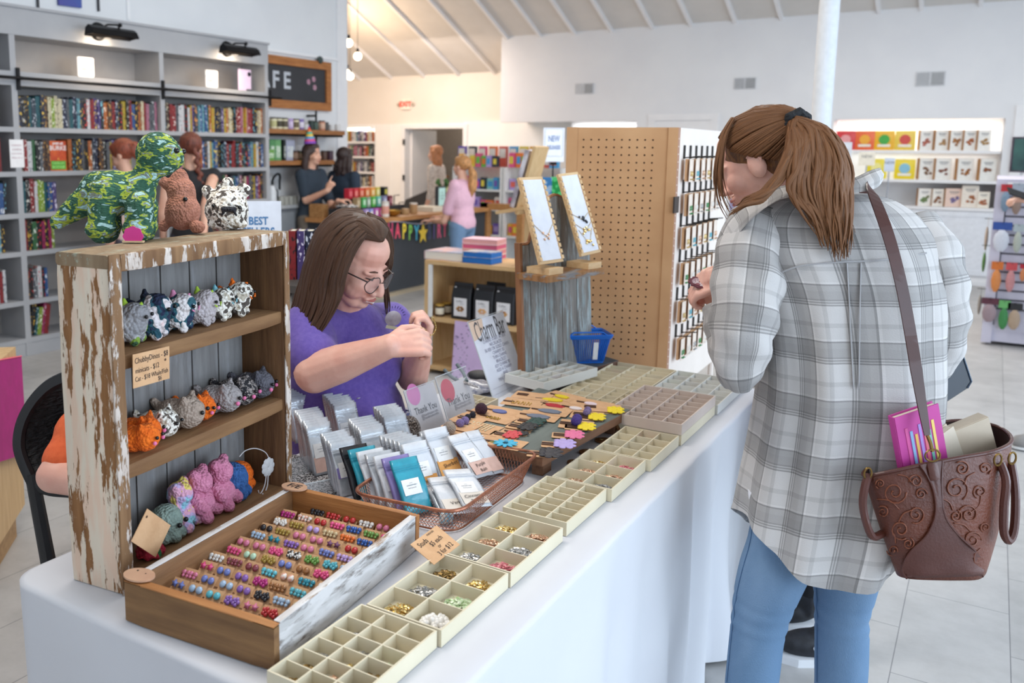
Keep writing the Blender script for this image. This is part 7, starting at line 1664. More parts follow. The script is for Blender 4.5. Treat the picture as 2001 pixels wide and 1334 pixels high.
# ---------- beadboard unit ----------
BZ3 = T0+.035
bp = [P(1046, 770, T0), P(1208, 722, T0), P(1128, 697, T0), P(1008, 745, T0)]
bead_base = wood('rustic_brown_base', '#6b4a38', '#4d3327', 1, .7); bead_top = M('dark_teal_wash', '#4b5457', .6, '#3c4446', 8, (3, 3, 3))
bbm = paint_over_wood('mint_grey_beadboard', '#8b8680', '#6b6660', '#93a2a4', '#aab4b4', .5, 6, (6, 6, .8), .12)
wb = wood('warm_brown_edge', '#9a6a45', '#7a4f30', 2, .6)
t = thing('beadboard_shelf', 'rustic grey-green beadboard stand with a ledge and brown base', 'shelf stand', V(((bp[0].x+bp[2].x)/2, (bp[0].y+bp[2].y)/2, T0)))
obj('base_board', G().prism([tuple(p[:2]) for p in bp], T0, BZ3-.001), bead_base, t)
obj('base_top', G().prism([tuple(p[:2]) for p in bp], BZ3-.001, BZ3), bead_top, t)
L0 = P(1022, 738, BZ3); e_u = (bp[1]-bp[0]).normalized(); e_n = V((e_u.y, -e_u.x, 0))
TLp = RPL(998, 482, L0-e_n*.03, e_n); e_w = (TLp-L0).normalized(); e_w = (e_w-e_u*e_w.dot(e_u)*1.0); e_w.normalize(); NB_ = e_u.cross(e_w).normalized()
Wb = (RPL(1150, 470, L0, NB_)-L0).dot(e_u); Hl = (TLp-L0).dot(e_w)
def BP(u, w_, n=0): return L0+e_u*u+e_w*w_+NB_*n
nout = 1 if NB_.dot(e_n) > 0 else -1
NP = 9
def prof(s): return Hl+.0+.16*max(0, sin(pi*min(1, max(0, (s-.12)/.76))))**.8
TB = Matrix(((e_u.x, e_w.x, NB_.x, L0.x), (e_u.y, e_w.y, NB_.y, L0.y), (e_u.z, e_w.z, NB_.z, L0.z), (0, 0, 0, 1)))
g = G()
for i in range(NP):
    a, b = Wb*i/NP+.0012, Wb*(i+1)/NP-.0012; n5 = [a+(b-a)*k/4 for k in range(5)]
    g.prism([(a, 0), (b, 0)]+[(u, prof(u/Wb)) for u in n5[::-1]], -.006, .006+(.001 if i % 2 else 0), TB)
obj('beadboard_panel', g, bbm, t)
obj('side_edge', G().b2((-.012, 0, -.012), (-.0005, Hl+.01, .012), TB), wb, t)
g = G(); g.tube([TB @ V((Wb*s, prof(s)+.003, 0)) for s in [k/24 for k in range(25)]], .007, 6); obj('scalloped_edge', g, wb, t)
fl = RPL(1070, 541, L0+NB_*nout*.135, NB_); fr = RPL(1181, 510, L0+NB_*nout*.135, NB_)
wl0 = (fl-L0).dot(e_w); ul = (fl-L0).dot(e_u); ur = (fr-L0).dot(e_u); LZ = fl.z
lc = [V((fl.x, fl.y, LZ)), V((fl.x, fl.y, LZ))+e_u*(ur-ul)]; bk = -e_n*.128
lc = [lc[0], lc[1], lc[1]+bk, lc[0]+bk]
obj('ledge', G().prism([tuple(p[:2]) for p in lc], LZ-.02, LZ), paint_over_wood('ledge_wood', '#a8794c', '#80582f', '#8f8b88', '#7c7876', .5, 6, (6, 1, 6), .1), t)
# necklace stands
pine = wood('pine_stand', '#dcbb8e', '#cba676', 1, .55); velvet = M('white_velvet', '#dfe1e8', .8, '#d8dae2', 30)
for i, (bl2, br2, tl2, tr2, yy, lb) in enumerate((((1063, 512), (1103, 508), (1015, 350), (1052, 347), 0, 'left pine necklace stand with one gold necklace on the ledge'), ((1142, 497), (1170, 490), (1092, 342), (1128, 338), 1, 'right pine necklace stand with several gold necklaces on the ledge'))):
    N = (e_n*.80+V((.3, -.9, 0))*.35); N.normalize()
    fb = lc[0]+e_u*(.045+.105*i)*1.0+bk*.28
    base = V((fb.x, fb.y, LZ+.0008))
    A1 = RPL(bl2[0], bl2[1], base+UP*.02, e_n); A2 = RPL(br2[0], br2[1], base+UP*.02, e_n)
    lean = .095
    B1 = RPL(tl2[0], tl2[1], base-e_n*lean, e_n); B2 = RPL(tr2[0], tr2[1], base-e_n*lean, e_n)
    t = thing('necklace_stand', lb, 'jewellery stand', V(((A1.x+A2.x)/2, (A1.y+A2.y)/2, LZ)))
    x = ((A2-A1)+(B2-B1)).normalized(); y = ((B1-A1)+(B2-A2)); n = x.cross(y).normalized(); y = n.cross(x); c = (A1+A2+B1+B2)/4; w_ = ((A2-A1).length+(B2-B1).length)/2; h_ = ((B1-A1).length+(B2-A2).length)/2
    if n.dot(e_n) < 0: n = -n
    T = Matrix(((x.x, y.x, n.x, c.x), (x.y, y.y, n.y, c.y), (x.z, y.z, n.z, c.z), (0, 0, 0, 1)))
    obj('back_board', G().box((0, 0, -.006), (w_*1.18, h_*1.03, .01), T), pine, t)
    obj('velvet_panel', G().box((0, 0, .0005), (w_*.96, h_*.96, .003), T), velvet, t)
    for s_ in (-1, 1):
        g = G()
        for k in range(14): g.box((s_*w_*.55, -h_*.46+k*h_*.07, .001), (w_*.1, h_*.045, .008), T)
        obj('notched_edge', g, pine, t)
    fo = c-y*(h_*.5); obj('foot', G().prism([tuple((V((fo.x, fo.y, 0))+x*a+e_n*b)[:2]) for a, b in ((-.045, -.07), (.032, -.07), (.032, .022), (-.045, .022))], LZ+.0006, LZ+.022), pine, t)
    m = gold
    def neck(w0, y0, y1, m, beads=0):
        pts = [T @ V((-w_*.5*w0, h_*y0, .004)), T @ V((-w_*.25*w0, h_*(y0*.45+y1*.55), .004)), T @ V((0, h_*y1, .005)), T @ V((w_*.25*w0, h_*(y0*.45+y1*.55), .004)), T @ V((w_*.5*w0, h_*y0, .004))]
        nk = thing('necklace', ['gold charm necklace hanging low on the left stand', 'short dark-beaded necklace high on the right stand', 'gold charm necklace in the middle of the right stand', 'long gold necklace with a big pendant low on the right stand'][neck.n], 'necklace', pts[2]); neck.n += 1
        obj('chain', G().tube(curve(pts, 6), .0009, 5), gold, nk, smooth=True)
        g = G(); rr = random.Random(neck.n)
        for q in range(7 if beads else 5): p = T @ V((rr.uniform(-.2, .2)*w_, h_*(y1-rr.uniform(-.04, .05)), .006)); g.sph(p, (.004, .003, .005), n=6)
        obj('pendant', g, m, nk, smooth=True)
    if i == 0: neck.n = 0; neck(1, -.05, -.2, rose)
    else: neck.n = 1; neck(1, .0, -.08, M('dark_bead', '#2a2a30', .3), 1); neck(1, -.12, -.22, gold, 1); neck(.8, -.2, -.38, gold, 1)
# small tray and blue basket on the base
c1 = P(1064, 752, BZ3+.03); c2 = P(1152, 718, BZ3+.03); c3 = P(1092, 700, BZ3+.03); c4 = P(1003, 729, BZ3+.03)
cc = (c1+c2+c3+c4)/4; lw = (c2-c1).length; dw = (c4-c1).length
tray('pale 15-cell tray on the base of the beadboard stand', cc.x-dw*.48, cc.y-lw/2, cc.x+dw*.48, cc.y+lw/2, BZ3+.0004, 4, 4, {(2, 2): ('r', .8), (3, 3): ('r', .6), (3, 1): ('k', .5), (1, 3): ('b', .3)}, trmw, rz=-atan2(e_u.x, e_u.y), tone='upper small tray')
bluep = M('blue_plastic', '#1e6fd0', .35, '#1a66c4', 6)
ba = P(1128, 712, BZ3); bq_ = RPL(1146, 660, ba, FH); 
cbk = P(1150, 706, BZ3); cbk = V((cbk.x-.025, cbk.y+.0, BZ3+.0006))
t = thing('blue_basket', 'small bright blue plastic slotted basket on the beadboard base', 'basket', cbk, YAW+.12)
g = G(); ht = .105; W0, W1, D0, D1 = .068, .09, .046, .06
def rr4(w_, d_, z, r=.014, n=4):
    out = []
    for cx_, cy_, a0 in ((w_-r, d_-r, 0), (-w_+r, d_-r, pi/2), (-w_+r, -d_+r, pi), (w_-r, -d_+r, 1.5*pi)):
        for i in range(n+1): a = a0+pi/2*i/n; out.append(V((cx_+r*cos(a), cy_+r*sin(a), z)))
    return out
def lerpring(t_): return rr4(W0+(W1-W0)*t_, D0+(D1-D0)*t_, ht*t_)
g.loft([lerpring(0), lerpring(.06)], caps=(1, 0)); g.loft([[p*.97 for p in lerpring(0)], rr4(W0*.97, D0*.97, .004)], caps=(0, 1))
obj('base', g, bluep, t, local=True)
a_, b_ = resample(lerpring(.05), 72), resample(lerpring(.88), 72); g = G()
for p, q in zip(a_, b_): g.tube([p, q], .0017, 4)
obj('slatted_wall', g, bluep, t, local=True)
g = G(); R1 = lerpring(.86); R2 = rr4(W1+.002, D1+.002, ht*.88); R3 = rr4(W1+.007, D1+.007, ht); R4 = rr4(W1+.003, D1+.003, ht+.003); R5 = rr4(W1-.004, D1-.004, ht-.002); R6 = rr4(W1-.004, D1-.004, ht*.86)
g.loft([R1, R2, R3, R4, R5, R6], caps=(0, 0)); obj('rim', g, bluep, t, local=True)
for s_ in (-1, 1):
    g = G(); g.tube([(-W1*.8, s_*(D1+.004), ht), (-W1*.6, s_*(D1+.001), ht+.012), (W1*.6, s_*(D1+.001), ht+.012), (W1*.8, s_*(D1+.004), ht)], .003, 6); obj('handle', g, bluep, t, local=True)
obj('price_sticker', G().box((W0*.45, -(D0+D1)/2-.003, ht*.45), (.018, .0015, ht*.62), R=Matrix.Rotation(.13, 3, 'X')), paper_w, t, local=True)
# ---------- pegboards ----------
RT = D(1326, 249, 3.19); LT = D(1108, 248.5, 3.26); pz0 = .62; pz1 = RT.z
pu = V((RT.x-LT.x, RT.y-LT.y, 0)); pw_ = pu.length; pu.normalize(); pn = V((pu.y, -pu.x, 0))
pegm = M('hardboard_brown', '#c2966a', .75, '#b88b60', 7); pegd = M('peg_hole', '#4a2f1c', .9); hingem = M('hinge_dark', '#3a322e', .5)
t = thing('pegboard', 'tall brown hardboard pegboard panel standing behind the table', 'pegboard', V(((RT.x+LT.x)/2, (RT.y+LT.y)/2, 0)))
TP = Matrix(((pu.x, 0, pn.x, LT.x), (pu.y, 0, pn.y, LT.y), (0, 1, 0, 0), (0, 0, 0, 1)))
obj('panel', G().b2((0, pz0, -.008), (pw_, pz1, 0), TP), pegm, t)
obj('frame_strip', G().b2((0, pz0, 0), (.04, pz1, .004), TP).b2((pw_-.035, pz0, 0), (pw_, pz1, .004), TP).b2((.04, pz0, 0), (pw_-.035, pz0+.12, .004), TP), pegm, t)
g = G(); pit_ = .0276
for i in range(int((pw_-.10)/pit_)):
    for j in range(int((pz1-.05-pz0-.13)/pit_)):
        g.fan((.062+i*pit_, pz1-.045-j*pit_), .0036, 7, TP, th=.0006)
tag(obj('peg_holes', g, pegd, t), kind='stuff')
for u in (.02, pw_-.02): obj('leg', G().cyl(TP @ V((u, 0, -.02)), TP @ V((u, pz0+.1, -.02)), .012, n=8), pegm, t)
FT = D(1424, 262, 3.86); qu = V((FT.x-RT.x, FT.y-RT.y, 0)); S0 = RT+qu.normalized()*.03; qw = qu.length; qu.normalize(); qn = V((qu.y, -qu.x, 0))
TQ = Matrix(((qu.x, 0, qn.x, S0.x), (qu.y, 0, qn.y, S0.y), (0, 1, 0, 0), (0, 0, 0, 1)))
whp = M('white_hardboard', '#e6d9cf', .6, '#e0d3c8', 7)
t2 = thing('earring_pegboard', 'white-faced pegboard panel hung with rows of earring cards on black hooks', 'pegboard', V((S0.x, S0.y, 0)))
obj('panel', G().b2((0, pz0, -.008), (qw, pz1+.0, 0), TQ), whp, t2)
obj('edge_strip', G().b2((-.028, pz0, -.01), (0, pz1, .0), TQ), M('edge_strip_wood', '#a97f67', .7), t2)
g = G()
for j in range(34): g.fan((-.016, pz1-.04-j*.028), .003, 7, TQ @ Matrix.Translation((0, 0, 0.0)), th=.0008)
tag(obj('peg_holes', g, M('pin_light', '#e9dccf', .6), t2), kind='stuff')
for z in (pz1-.28, pz0+.06): obj('hinge', G().b2((-.045, z-.03, -.002), (.012, z+.03, .004), TQ), hingem, t2)
for u in (.03, qw-.03): obj('leg', G().cyl(TQ @ V((u, 0, -.02)), TQ @ V((u, pz0+.1, -.02)), .012, n=8), whp, t2)
def hookset():
    e = bpy.data.objects.new('earring_hook', None); COL.objects.link(e); e.empty_display_size = .02
    tag(e, 'x', 'earring card')
    obj('hook', G().b2((-.006, -.03, 0), (.006, .02, .005)).cyl((0, -.026, .004), (.0, -.02, .06), .0022, n=6), clipb, e, local=True)
    obj('card', G().b2((-.026, -.115, .03), (.026, -.032, .0312)), M('pale_card', '#e3d3c4', .7, '#d6c3b2', 30), e, local=True)
    obj('back_cards', G().b2((-.026, -.113, .014), (.026, -.031, .022)), kraft, e, local=True)
    for s_ in (-1, 1): obj('earring', G().tube([V((s_*.01+.006*cos(a), -.085+.009*sin(a), .034)) for a in [k*pi/5 for k in range(10)]], .0013, 5, closed=True).sph((s_*.01, -.105, .034), (.004, .003, .008), n=6), [gold], e, local=True)
    return e
hk = hookset(); first = True; HM = [gold, silv, M('ear_teal', '#5fb3c4', .4), M('ear_green', '#2f8a4c', .4), rose, pearl]
for r in range(6):
    z = (1.553, 1.425, 1.30, 1.165, 1.02, .875)[r]
    for c in range(6):
        T = TQ @ Matrix.Translation((.055+c*.085+(.01 if r % 2 else 0), z, .001)) @ Matrix.Rotation(random.uniform(-.06, .06), 4, 'Z')
        lb = 'hanging earring card, %s row from top, %s from the pegboard hinge' % (ordw(r), ordw(c))
        if first: hk.matrix_world = T; hk['label'] = lb; hk['group'] = 'earring cards on the white pegboard'; first = False; continue
        e = dup(hk, M4=T, label=lb, group='earring cards on the white pegboard')
        for ch in e.children:
            if ch.name.startswith('earring'): ch.material_slots[0].link = 'OBJECT'; ch.material_slots[0].material = HM[(r*3+c*2) % 6]
# ---------- chair and display cube at left ----------
mesh_b = M('black_woven_plastic', '#1c1c1e', .55, '#0f0f10', 40, (1, 1, 2.5), .9, 60); blk = M('black_plastic', '#17171a', .45)
KC = V((-1.83, 1.16, 0))
t = thing('woven_chair', 'black chair with a woven rounded backrest behind the wooden crate', 'chair', (-1.75, 1.3, 0))
d0_ = 2.07
def chq(px, py, dd=0): return D(px, py, d0_+dd)
outl = [(62, 938), (45, 900), (37, 868), (42, 830), (58, 795), (82, 765), (110, 745), (150, 733), (200, 740), (240, 770), (262, 820), (262, 880), (240, 940), (190, 962), (130, 960), (90, 955)]
ctrp = chq(150, 850, .06); g = G()
ro = [chq(x, y) for x, y in outl]; rin = [p.lerp(ctrp, .06) for p in ro]; rm = [p.lerp(ctrp, .5)+FH*.02 for p in ro]; rc = [p.lerp(ctrp, .97)+FH*.03 for p in ro]
sh = FH*.02
g.loft([rin, rm, rc], caps=(0, 1)); g.loft([[p+sh for p in rc], [p+sh for p in rm], [p+sh for p in rin]], caps=(1, 0)); obj('woven_back', g, mesh_b, t, smooth='all')
obj('back_frame', G().tube(curve(ro+[ro[0]], 4)[:-1], .012, 8, closed=True, flat=1.3), blk, t, smooth=True)
s1_ = chq(60, 930); seat_z = .455
for (px, dd) in ((62, 0), (215, .03)):
    a = chq(px, 925, dd); b = V((a.x+.04, a.y+.02, seat_z)); c = V((a.x-.03, a.y-.03, 0))
    obj('leg', G().tube([a, b, c], [.014, .017, .012], 8, flat=1.4), blk, t, smooth=True)
sc_ = V((-1.62, 1.36, seat_z))
g = G().bevbox((0, 0, 0), (.42, .42, .03), .07); T = Matrix.Translation(sc_) @ rotz(YAW); g.v = [T @ p for p in g.v]; obj('seat', g, mesh_b, t)
for dx, dy in ((.17, .17), (-.17, .17)): q = T @ V((dx, dy, 0)); obj('leg', G().tube([q, V((q.x, q.y, 0))+(q-sc_)*.15*V((1, 1, 0)).length*0], [.013, .011], 8), blk, t, smooth=True)
# wooden cube stand with magenta poster
a = P(52, 1040, 0); q0 = P(20, 1096, 0)
ctz = P(24, 662, .9); k = (a-O).dot(_F); topz_ = D(24, 665, k).z
t = thing('display_cube', 'pale wood display block at the left edge with a magenta poster on it', 'display block', (a.x-.25, a.y-.2, 0))
e1 = (q0-a); e1.z = 0; e1.normalize(); e2 = V((e1.y, -e1.x, 0)); 
if e2.x > 0: e2 = -e2
c_ = D(52, 1000, k); top_pt = D(22, 668, k+.03)
pts = [a, a+e1*.5, a+e1*.5+e2*.5, a+e2*.5]
obj('block_body', G().prism([tuple(p[:2]) for p in pts], .12, topz_), birch_v, t)
obj('plinth', G().prism([tuple((p+(sum(pts, V((0, 0, 0)))/4-p)*.12)[:2]) for p in pts], 0, .12), wood('plinth_wood', '#b99469', '#a27f56', 0, .6), t)
bnx = (e1.cross(UP)).normalized(); 
if bnx.dot(O-a) < 0: bnx = -bnx
pA = D(42, 697, k-.06); pB = D(53, 885, k-.06)
pC = RPL(-40, 712, pA, bnx); pD = RPL(-40, 915, pA, bnx)
t = thing('magenta_poster', 'bright magenta poster board with a green circle at the left edge', 'poster', V((pA.x, pA.y, pB.z)))
g = G(); vs = [pC, pA, pB, pD]; g.add([p for p in vs]+[p-bnx*.012 for p in vs], [(3, 2, 1, 0), (4, 5, 6, 7), (0, 1, 5, 4), (1, 2, 6, 5), (2, 3, 7, 6), (3, 0, 4, 7)])
obj('poster_board', g, [M('magenta_sheet', '#b3127a', .6, '#a80f72', 20)], t)
obj('pink_edge', G().tube([pC+UP*.003, pA+UP*.003], .003, 5), M('pink_edge', '#f2607a', .6), t)
gc = RPL(-6, 737, pA+bnx*.001, bnx); xx = (pA-pC).normalized()
obj('green_circle', G().fan((0, 0), .024, 24, frame(gc, xx, UP), th=.001), M('green_dot', '#2ea02c', .6), t)
# ================= main people =================
def S_(px, py, d): return D(px, py, d)
# ---------- seated woman in the purple tee ----------
purple = M('purple_tee', '#5b4796', .9, '#66519f', 90, bump=.25, bscale=26, sheen=.2)
wc = D(670, 700, 2.52)
pw = thing('person', 'seated woman with long brown hair and glasses in a purple tee, hands joining a chain', 'person', (wc.x-.1, wc.y, 0))
hc = D(690, 511, 2.45); hf = (XH*.68-FH*.42-UP*.40).normalized(); HR = axes(hf, UP-XH*.10)
fb = V((.90, -.43, 0)).normalized(); rb2 = fb.cross(UP)
C0 = D(668, 690, 2.56)
SRr = D(600, 640, 2.42); SLl = D(762, 628, 2.70); neck0 = D(672, 606, 2.55)
g = G(); headshape(g, hc, HR, 1.03, 18)
def HWc(x, y, z, s=1.03): return hc+HR @ V((x*s, y*s, z*s))
for q in (-1, 1):   # fuller cheeks, jaw
    g.sph(HWc(q*.034, .05, -.042), (.034, .036, .034), R=HR, n=14); g.cap(HWc(q*.05, -.0, -.05), HWc(q*.02, .055, -.085), .026, .022, 12)
g.sph(HWc(0, .03, -.088), (.04, .036, .022), R=HR, n=12)
g.cap(neck0-UP*.02, hc-UP*.07-hf*.03, .062, .056, 14)
ER = D(614, 728, 2.30); WR = D(762, 676, 2.20); EL = D(806, 735, 2.62); WL = D(824, 684, 2.44)
g.chain([SRr-UP*.03, ER, ER.lerp(WR, .35), WR], [.056, .054, .050, .030], 16); g.chain([SLl-UP*.03, EL, EL.lerp(WL, .4), WL], [.054, .048, .042, .027], 14)
hand(g, WR-XH*.006, (XH*.93+UP*.10+FH*.10), UP*.6-FH*.75, side=-1, curl=1.15, spread=.004, k=1.0, n=10, thumb=.7)
hand(g, WL, (UP*.9+XH*.18-FH*.15), XH*.9-UP*.15+FH*.2, side=-1, curl=1.1, spread=.006, k=.98, n=10, thumb=.9)
m = blob(g, .0036, 3); obj('body', m, skin_r, pw)
# tee
g = G(); g.cap(SRr-rb2*.0-UP*.015, SLl-UP*.015, .078, .076, 20); g.cap(neck0-UP*.055, C0, .10, .14, 20)
g.sph(C0-UP*.02, (.17, .135, .19), R=axes(fb), n=22); g.sph(C0+fb*.05+rb2*.07-UP*.03, (.085, .08, .08), n=16); g.sph(C0+fb*.05-rb2*.08-UP*.03, (.085, .08, .08), n=16)
g.sph(C0-UP*.2+fb*.03, (.185, .16, .17), R=axes(fb), n=20); g.sph(C0-UP*.36, (.19, .17, .15), R=axes(fb), n=18)
g.chain([SRr-UP*.01, SRr.lerp(ER, .68)], [.078, .072], 18); g.chain([SLl-UP*.01, SLl.lerp(EL, .62)], [.074, .066], 16)
m = blob(g, .008, 5)
m.update(); ns = [v.normal.copy() for v in m.vertices]
for v, n in zip(m.vertices, ns):
    a = noise.noise(V((v.co.x*6+v.co.z*5, v.co.y*6, v.co.z*13)))*.007+noise.noise(v.co*22)*.002; v.co += n*a
m.update(); obj('shirt', m, purple, pw)
cuff = SRr.lerp(ER, .70); dirc = (ER-SRr).normalized()
q_ = HR
obj('collar_band', G().tube([neck0+V((cos(a)*.074*1, sin(a)*.074, -.012+.012*cos(a+2.6))) for a in [i*pi/12 for i in range(24)]], .007, 8, closed=True), purple, pw, smooth=True)
# chest print
cp = D(768, 622, 2.46); T = frame(cp, (XH*.85+FH*.5-UP*.25), UP+XH*.3)
logo = obj('chest_print', G().fan((0, 0), .026, 24, T, th=.0015, sy=.85), M('print_pale', '#8fa3a6', .7, '#3f5666', 60, ramp=(.45, .55)), pw)
g = G()
for k in range(11): a = .5+k*.24; g.box((cos(a)*.036, sin(a)*.034, .0008), (.007, .0016, .001), T, R=Matrix.Rotation(a, 3, 'Z'))
obj('print_rays', g, M('print_dark', '#3b3566', .7), pw); obj('print_banner', G().box((.006, -.026, .0012), (.042, .009, .001), T), M('print_cream', '#c9c6a8', .7), pw)
# jeans and legs under the table
g = G()
for q in (-1, 1):
    hp = V((C0.x-.06, C0.y, .5))-rb2*(q*.1); kn = hp-V((.06, 0, 0))+fb*.22+UP*.0; g.chain([hp, kn, V((kn.x, kn.y, .1))], [.09, .068, .05], 12)
g.sph(V((C0.x-.07, C0.y, .52)), (.17, .17, .12), n=14); obj('jeans', blob(g, .014, 3), M('jeans_dark', '#34435a', .85), pw)
for q in (-1, 1): kn = V((C0.x-.06, C0.y, 0))-rb2*(q*.1)+fb*.16; obj('shoe', G().sph(kn+UP*.045, (.05, .11, .045), R=axes(fb), n=12), M('shoe_dark', '#26262a', .6), pw, smooth=True)
# face details
face_bits(pw, hc, HR, 1.03, None, eyes=False, lipcol='#b86a62', brow='#5a3d2e')
g = G()
for q in (-1, 1): g.tube([HWc(q*.016, .088, .008), HWc(q*.03, .0925, .003), HWc(q*.046, .08, .006)], [.0012, .0028, .0012], 6)
obj('eyelashes', g, M('lash', '#3a2822', .7), pw, smooth=True)
g = G(); g.tube([HWc(-.02, .0935, -.0655), HWc(0, .1035, -.068), HWc(.02, .0935, -.0655)], [.001, .0035, .001], 6); obj('teeth', g, M('teeth', '#efe9e2', .4), pw, smooth=True)
g = G(); gl = M('glasses_frame', '#3a2c28', .3)
def lens(q): return [HWc(q*(.035+.0285*cos(a)*(1-.06*abs(sin(2*a)))), .106-.010*abs(cos(a))*(1 if cos(a) > 0 else .1), -.005+.0225*sin(a)*(1.08-.1*cos(a)**2)) for a in [i*pi/12 for i in range(24)]]
for q in (-1, 1): g.tube(lens(q), .0014, 6, closed=True); g.tube([HWc(q*.058, .098, .006), HWc(q*.076, .05, .006), HWc(q*.083, -.0, .0)], [.0022, .002, .002], 6)
g.tube([HWc(-.009, .11, .0), HWc(0, .114, .003), HWc(.009, .11, .0)], .0014, 6)
obj('glasses', g, gl, pw, smooth=True)
for q in (-1, 1): L_ = lens(q); gg = G(); gg.add(L_+[p+hf*.0006 for p in L_], [tuple(range(24)), tuple(range(24, 48))[::-1]]+[(i, (i+1) % 24, 24+(i+1) % 24, 24+i) for i in range(24)]); obj('lens', gg, M('lens_clear', '#f2f2f6', .05, alpha=.06, spec=1), pw)
# hair
hairm = hair_uv('brown_hair', '#26170f', '#5f3f2a')
rg = random.Random(21); g = G()
cap_ = G(); cap_.sph(HWc(0, -.024, .048), (.087, .092, .083), R=HR, n=24); cap_.sph(HWc(0, -.06, -.02), (.084, .06, .09), R=HR, n=20)
obj('hair_base', blob(cap_, .007, 3), hair_mat('brown_hair_base', '#2b1b12', '#4a3223'), pw)
GA = [[(728, 447, 2.40), (710, 460, 2.345), (690, 490, 2.328), (672, 535, 2.325), (662, 585, 2.33), (640, 632, 2.33), (610, 668, 2.33)],
      [(722, 435, 2.42), (684, 444, 2.35), (650, 482, 2.34), (634, 545, 2.345), (624, 600, 2.34), (600, 650, 2.335), (570, 690, 2.34)],
      [(712, 422, 2.44), (668, 424, 2.39), (628, 462, 2.385), (604, 530, 2.39), (590, 590, 2.385), (572, 640, 2.38), (548, 700, 2.38)],
      [(702, 412, 2.47), (660, 414, 2.46), (618, 456, 2.47), (594, 520, 2.47), (578, 580, 2.46), (560, 640, 2.45), (535, 700, 2.44)]]
for i in range(150):
    u = rg.random()*2.999; k = int(u); f_ = u-k; pts = []
    for a, b in zip(GA[k], GA[k+1]):
        p = D(*a).lerp(D(*b), f_); pts.append(p+V((rg.uniform(-1, 1), rg.uniform(-1, 1), rg.uniform(-1, 1)))*.004)
    pts = curve(pts, 4); n = rg.randint(int(len(pts)*.86), len(pts)); lock(g, pts[:n], rg.uniform(.006, .0115), rng=rg)
GB = [[(728, 440, 2.43), (748, 452, 2.43), (757, 480, 2.45), (758, 505, 2.47), (752, 540, 2.53), (752, 590, 2.56), (760, 640, 2.54)], [(718, 418, 2.5), (748, 430, 2.52), (763, 468, 2.54), (766, 510, 2.56), (758, 550, 2.58), (760, 600, 2.6), (752, 650, 2.6)]]
for i in range(46):
    f_ = rg.random(); pts = [D(*a).lerp(D(*b), f_)+V((rg.uniform(-1, 1), rg.uniform(-1, 1), rg.uniform(-1, 1)))*.0035 for a, b in zip(*GB)]
    pts = curve(pts, 4); lock(g, pts[:rg.randint(15, len(pts))], rg.uniform(.005, .009), rng=rg)
for i in range(46): # over the crown from the parting
    a = rg.uniform(-1.4, 1.4); st0 = HWc(.012, .062, .104); b_ = HWc(.095*sin(a), -.03-.06*cos(a)*.8, .06-.0*a); mid = (st0+b_)/2; o_ = (mid-HWc(0, -.01, .03)).normalized()*.103+HWc(0, -.01, .03)
    lock(g, curve([st0, o_, b_, HWc(.1*sin(a), -.05-.05*cos(a), -.02)], 5), .010, .008, rng=rg)
obj('hair', g, hairm, pw, smooth='all')
# chain held between the fingers
t = thing('chain_bracelet', 'fine gold chain with a dark bead held between the seated woman\'s fingers', 'jewellery', D(818, 640, 2.3))
obj('chain', G().tube(curve([D(845, 618, 2.32), D(852, 640, 2.3), D(842, 655, 2.28), D(826, 640, 2.26), D(812, 652, 2.22)], 6), .0014, 5), gold, t, smooth=True)
obj('clasp', G().sph(D(803, 686, 2.2), (.006, .004, .004), n=8), bead, t, smooth=True)
# her chair, hidden behind the crate and table
t = thing('chair', 'plain dark chair under the seated woman', 'chair', (C0.x-.07, C0.y, 0))
cc2 = V((C0.x-.10, C0.y, .43)); obj('seat', G().box(cc2-UP*.03, (.4, .4, .03), R=Matrix.Rotation(-.4, 3, 'Z')), blk, t)
for a in (-1, 1):
    for b_ in (-1, 1): q = cc2+fb*(a*.17)+rb2*(b_*.17); obj('leg', G().cyl((q.x, q.y, 0), (q.x, q.y, .4), .013, n=8), blk, t)
# ---------- orange-sleeved neighbour ----------
oc = D(150, 880, 2.08)
t = thing('person', 'person in an orange tee mostly hidden behind the wooden crate, one bare elbow showing', 'person', (oc.x, oc.y+.1, 0))
f2 = V((.9, -.4, 0)).normalized(); r2 = f2.cross(UP); sh = D(165, 850, 2.04); elb = D(104, 930, 1.97); wr_ = D(200, 950, 1.90)
hcx = D(245, 700, 2.2); hcx.z = min(hcx.z, 1.16)
g = G(); headshape(g, hcx, axes(f2-UP*.4), .95, 12); g.cap(hcx-UP*.07, hcx-UP*.18, .05, .06); g.chain([sh, elb, wr_], [.046, .038, .03], 14); g.chain([sh+XH*.3+FH*.1, wr_+XH*.2+FH*.12], [.05, .035], 12); hand(g, wr_, XH, UP, curl=.7)
obj('body', blob(g, .006, 3), skin_r, t)
g = G(); g.chain([sh, sh.lerp(elb, .62)], [.056, .052], 16); tc_ = sh+XH*.21+FH*.06-UP*.17; g.sph(tc_, (.15, .12, .26), R=axes(f2), n=18); g.cap(sh, sh+XH*.3+FH*.08, .07, .07, 14); g.sph(tc_-UP*.22, (.17, .15, .16), n=16)
obj('shirt', blob(g, .009, 4), M('orange_tee', '#e2683a', .9, '#da5f33', 80, bump=.15, bscale=60), t)
g = G()
for q in (-1, 1): hp = V((tc_.x, tc_.y, .55))+r2*(q*.09); kn = hp+f2*.36; g.chain([hp, kn, V((kn.x, kn.y, .08))], [.08, .065, .05], 10)
obj('trousers', blob(g, .014, 3), M('jeans_dark', '#34435a', .85), t)
obj('hair', blob(G().sph(hcx+UP*.05-f2*.02, (.09, .1, .085)), .01, 2), hair_mat('hair_or', '#5a3d2a', '#7a5638'), t)
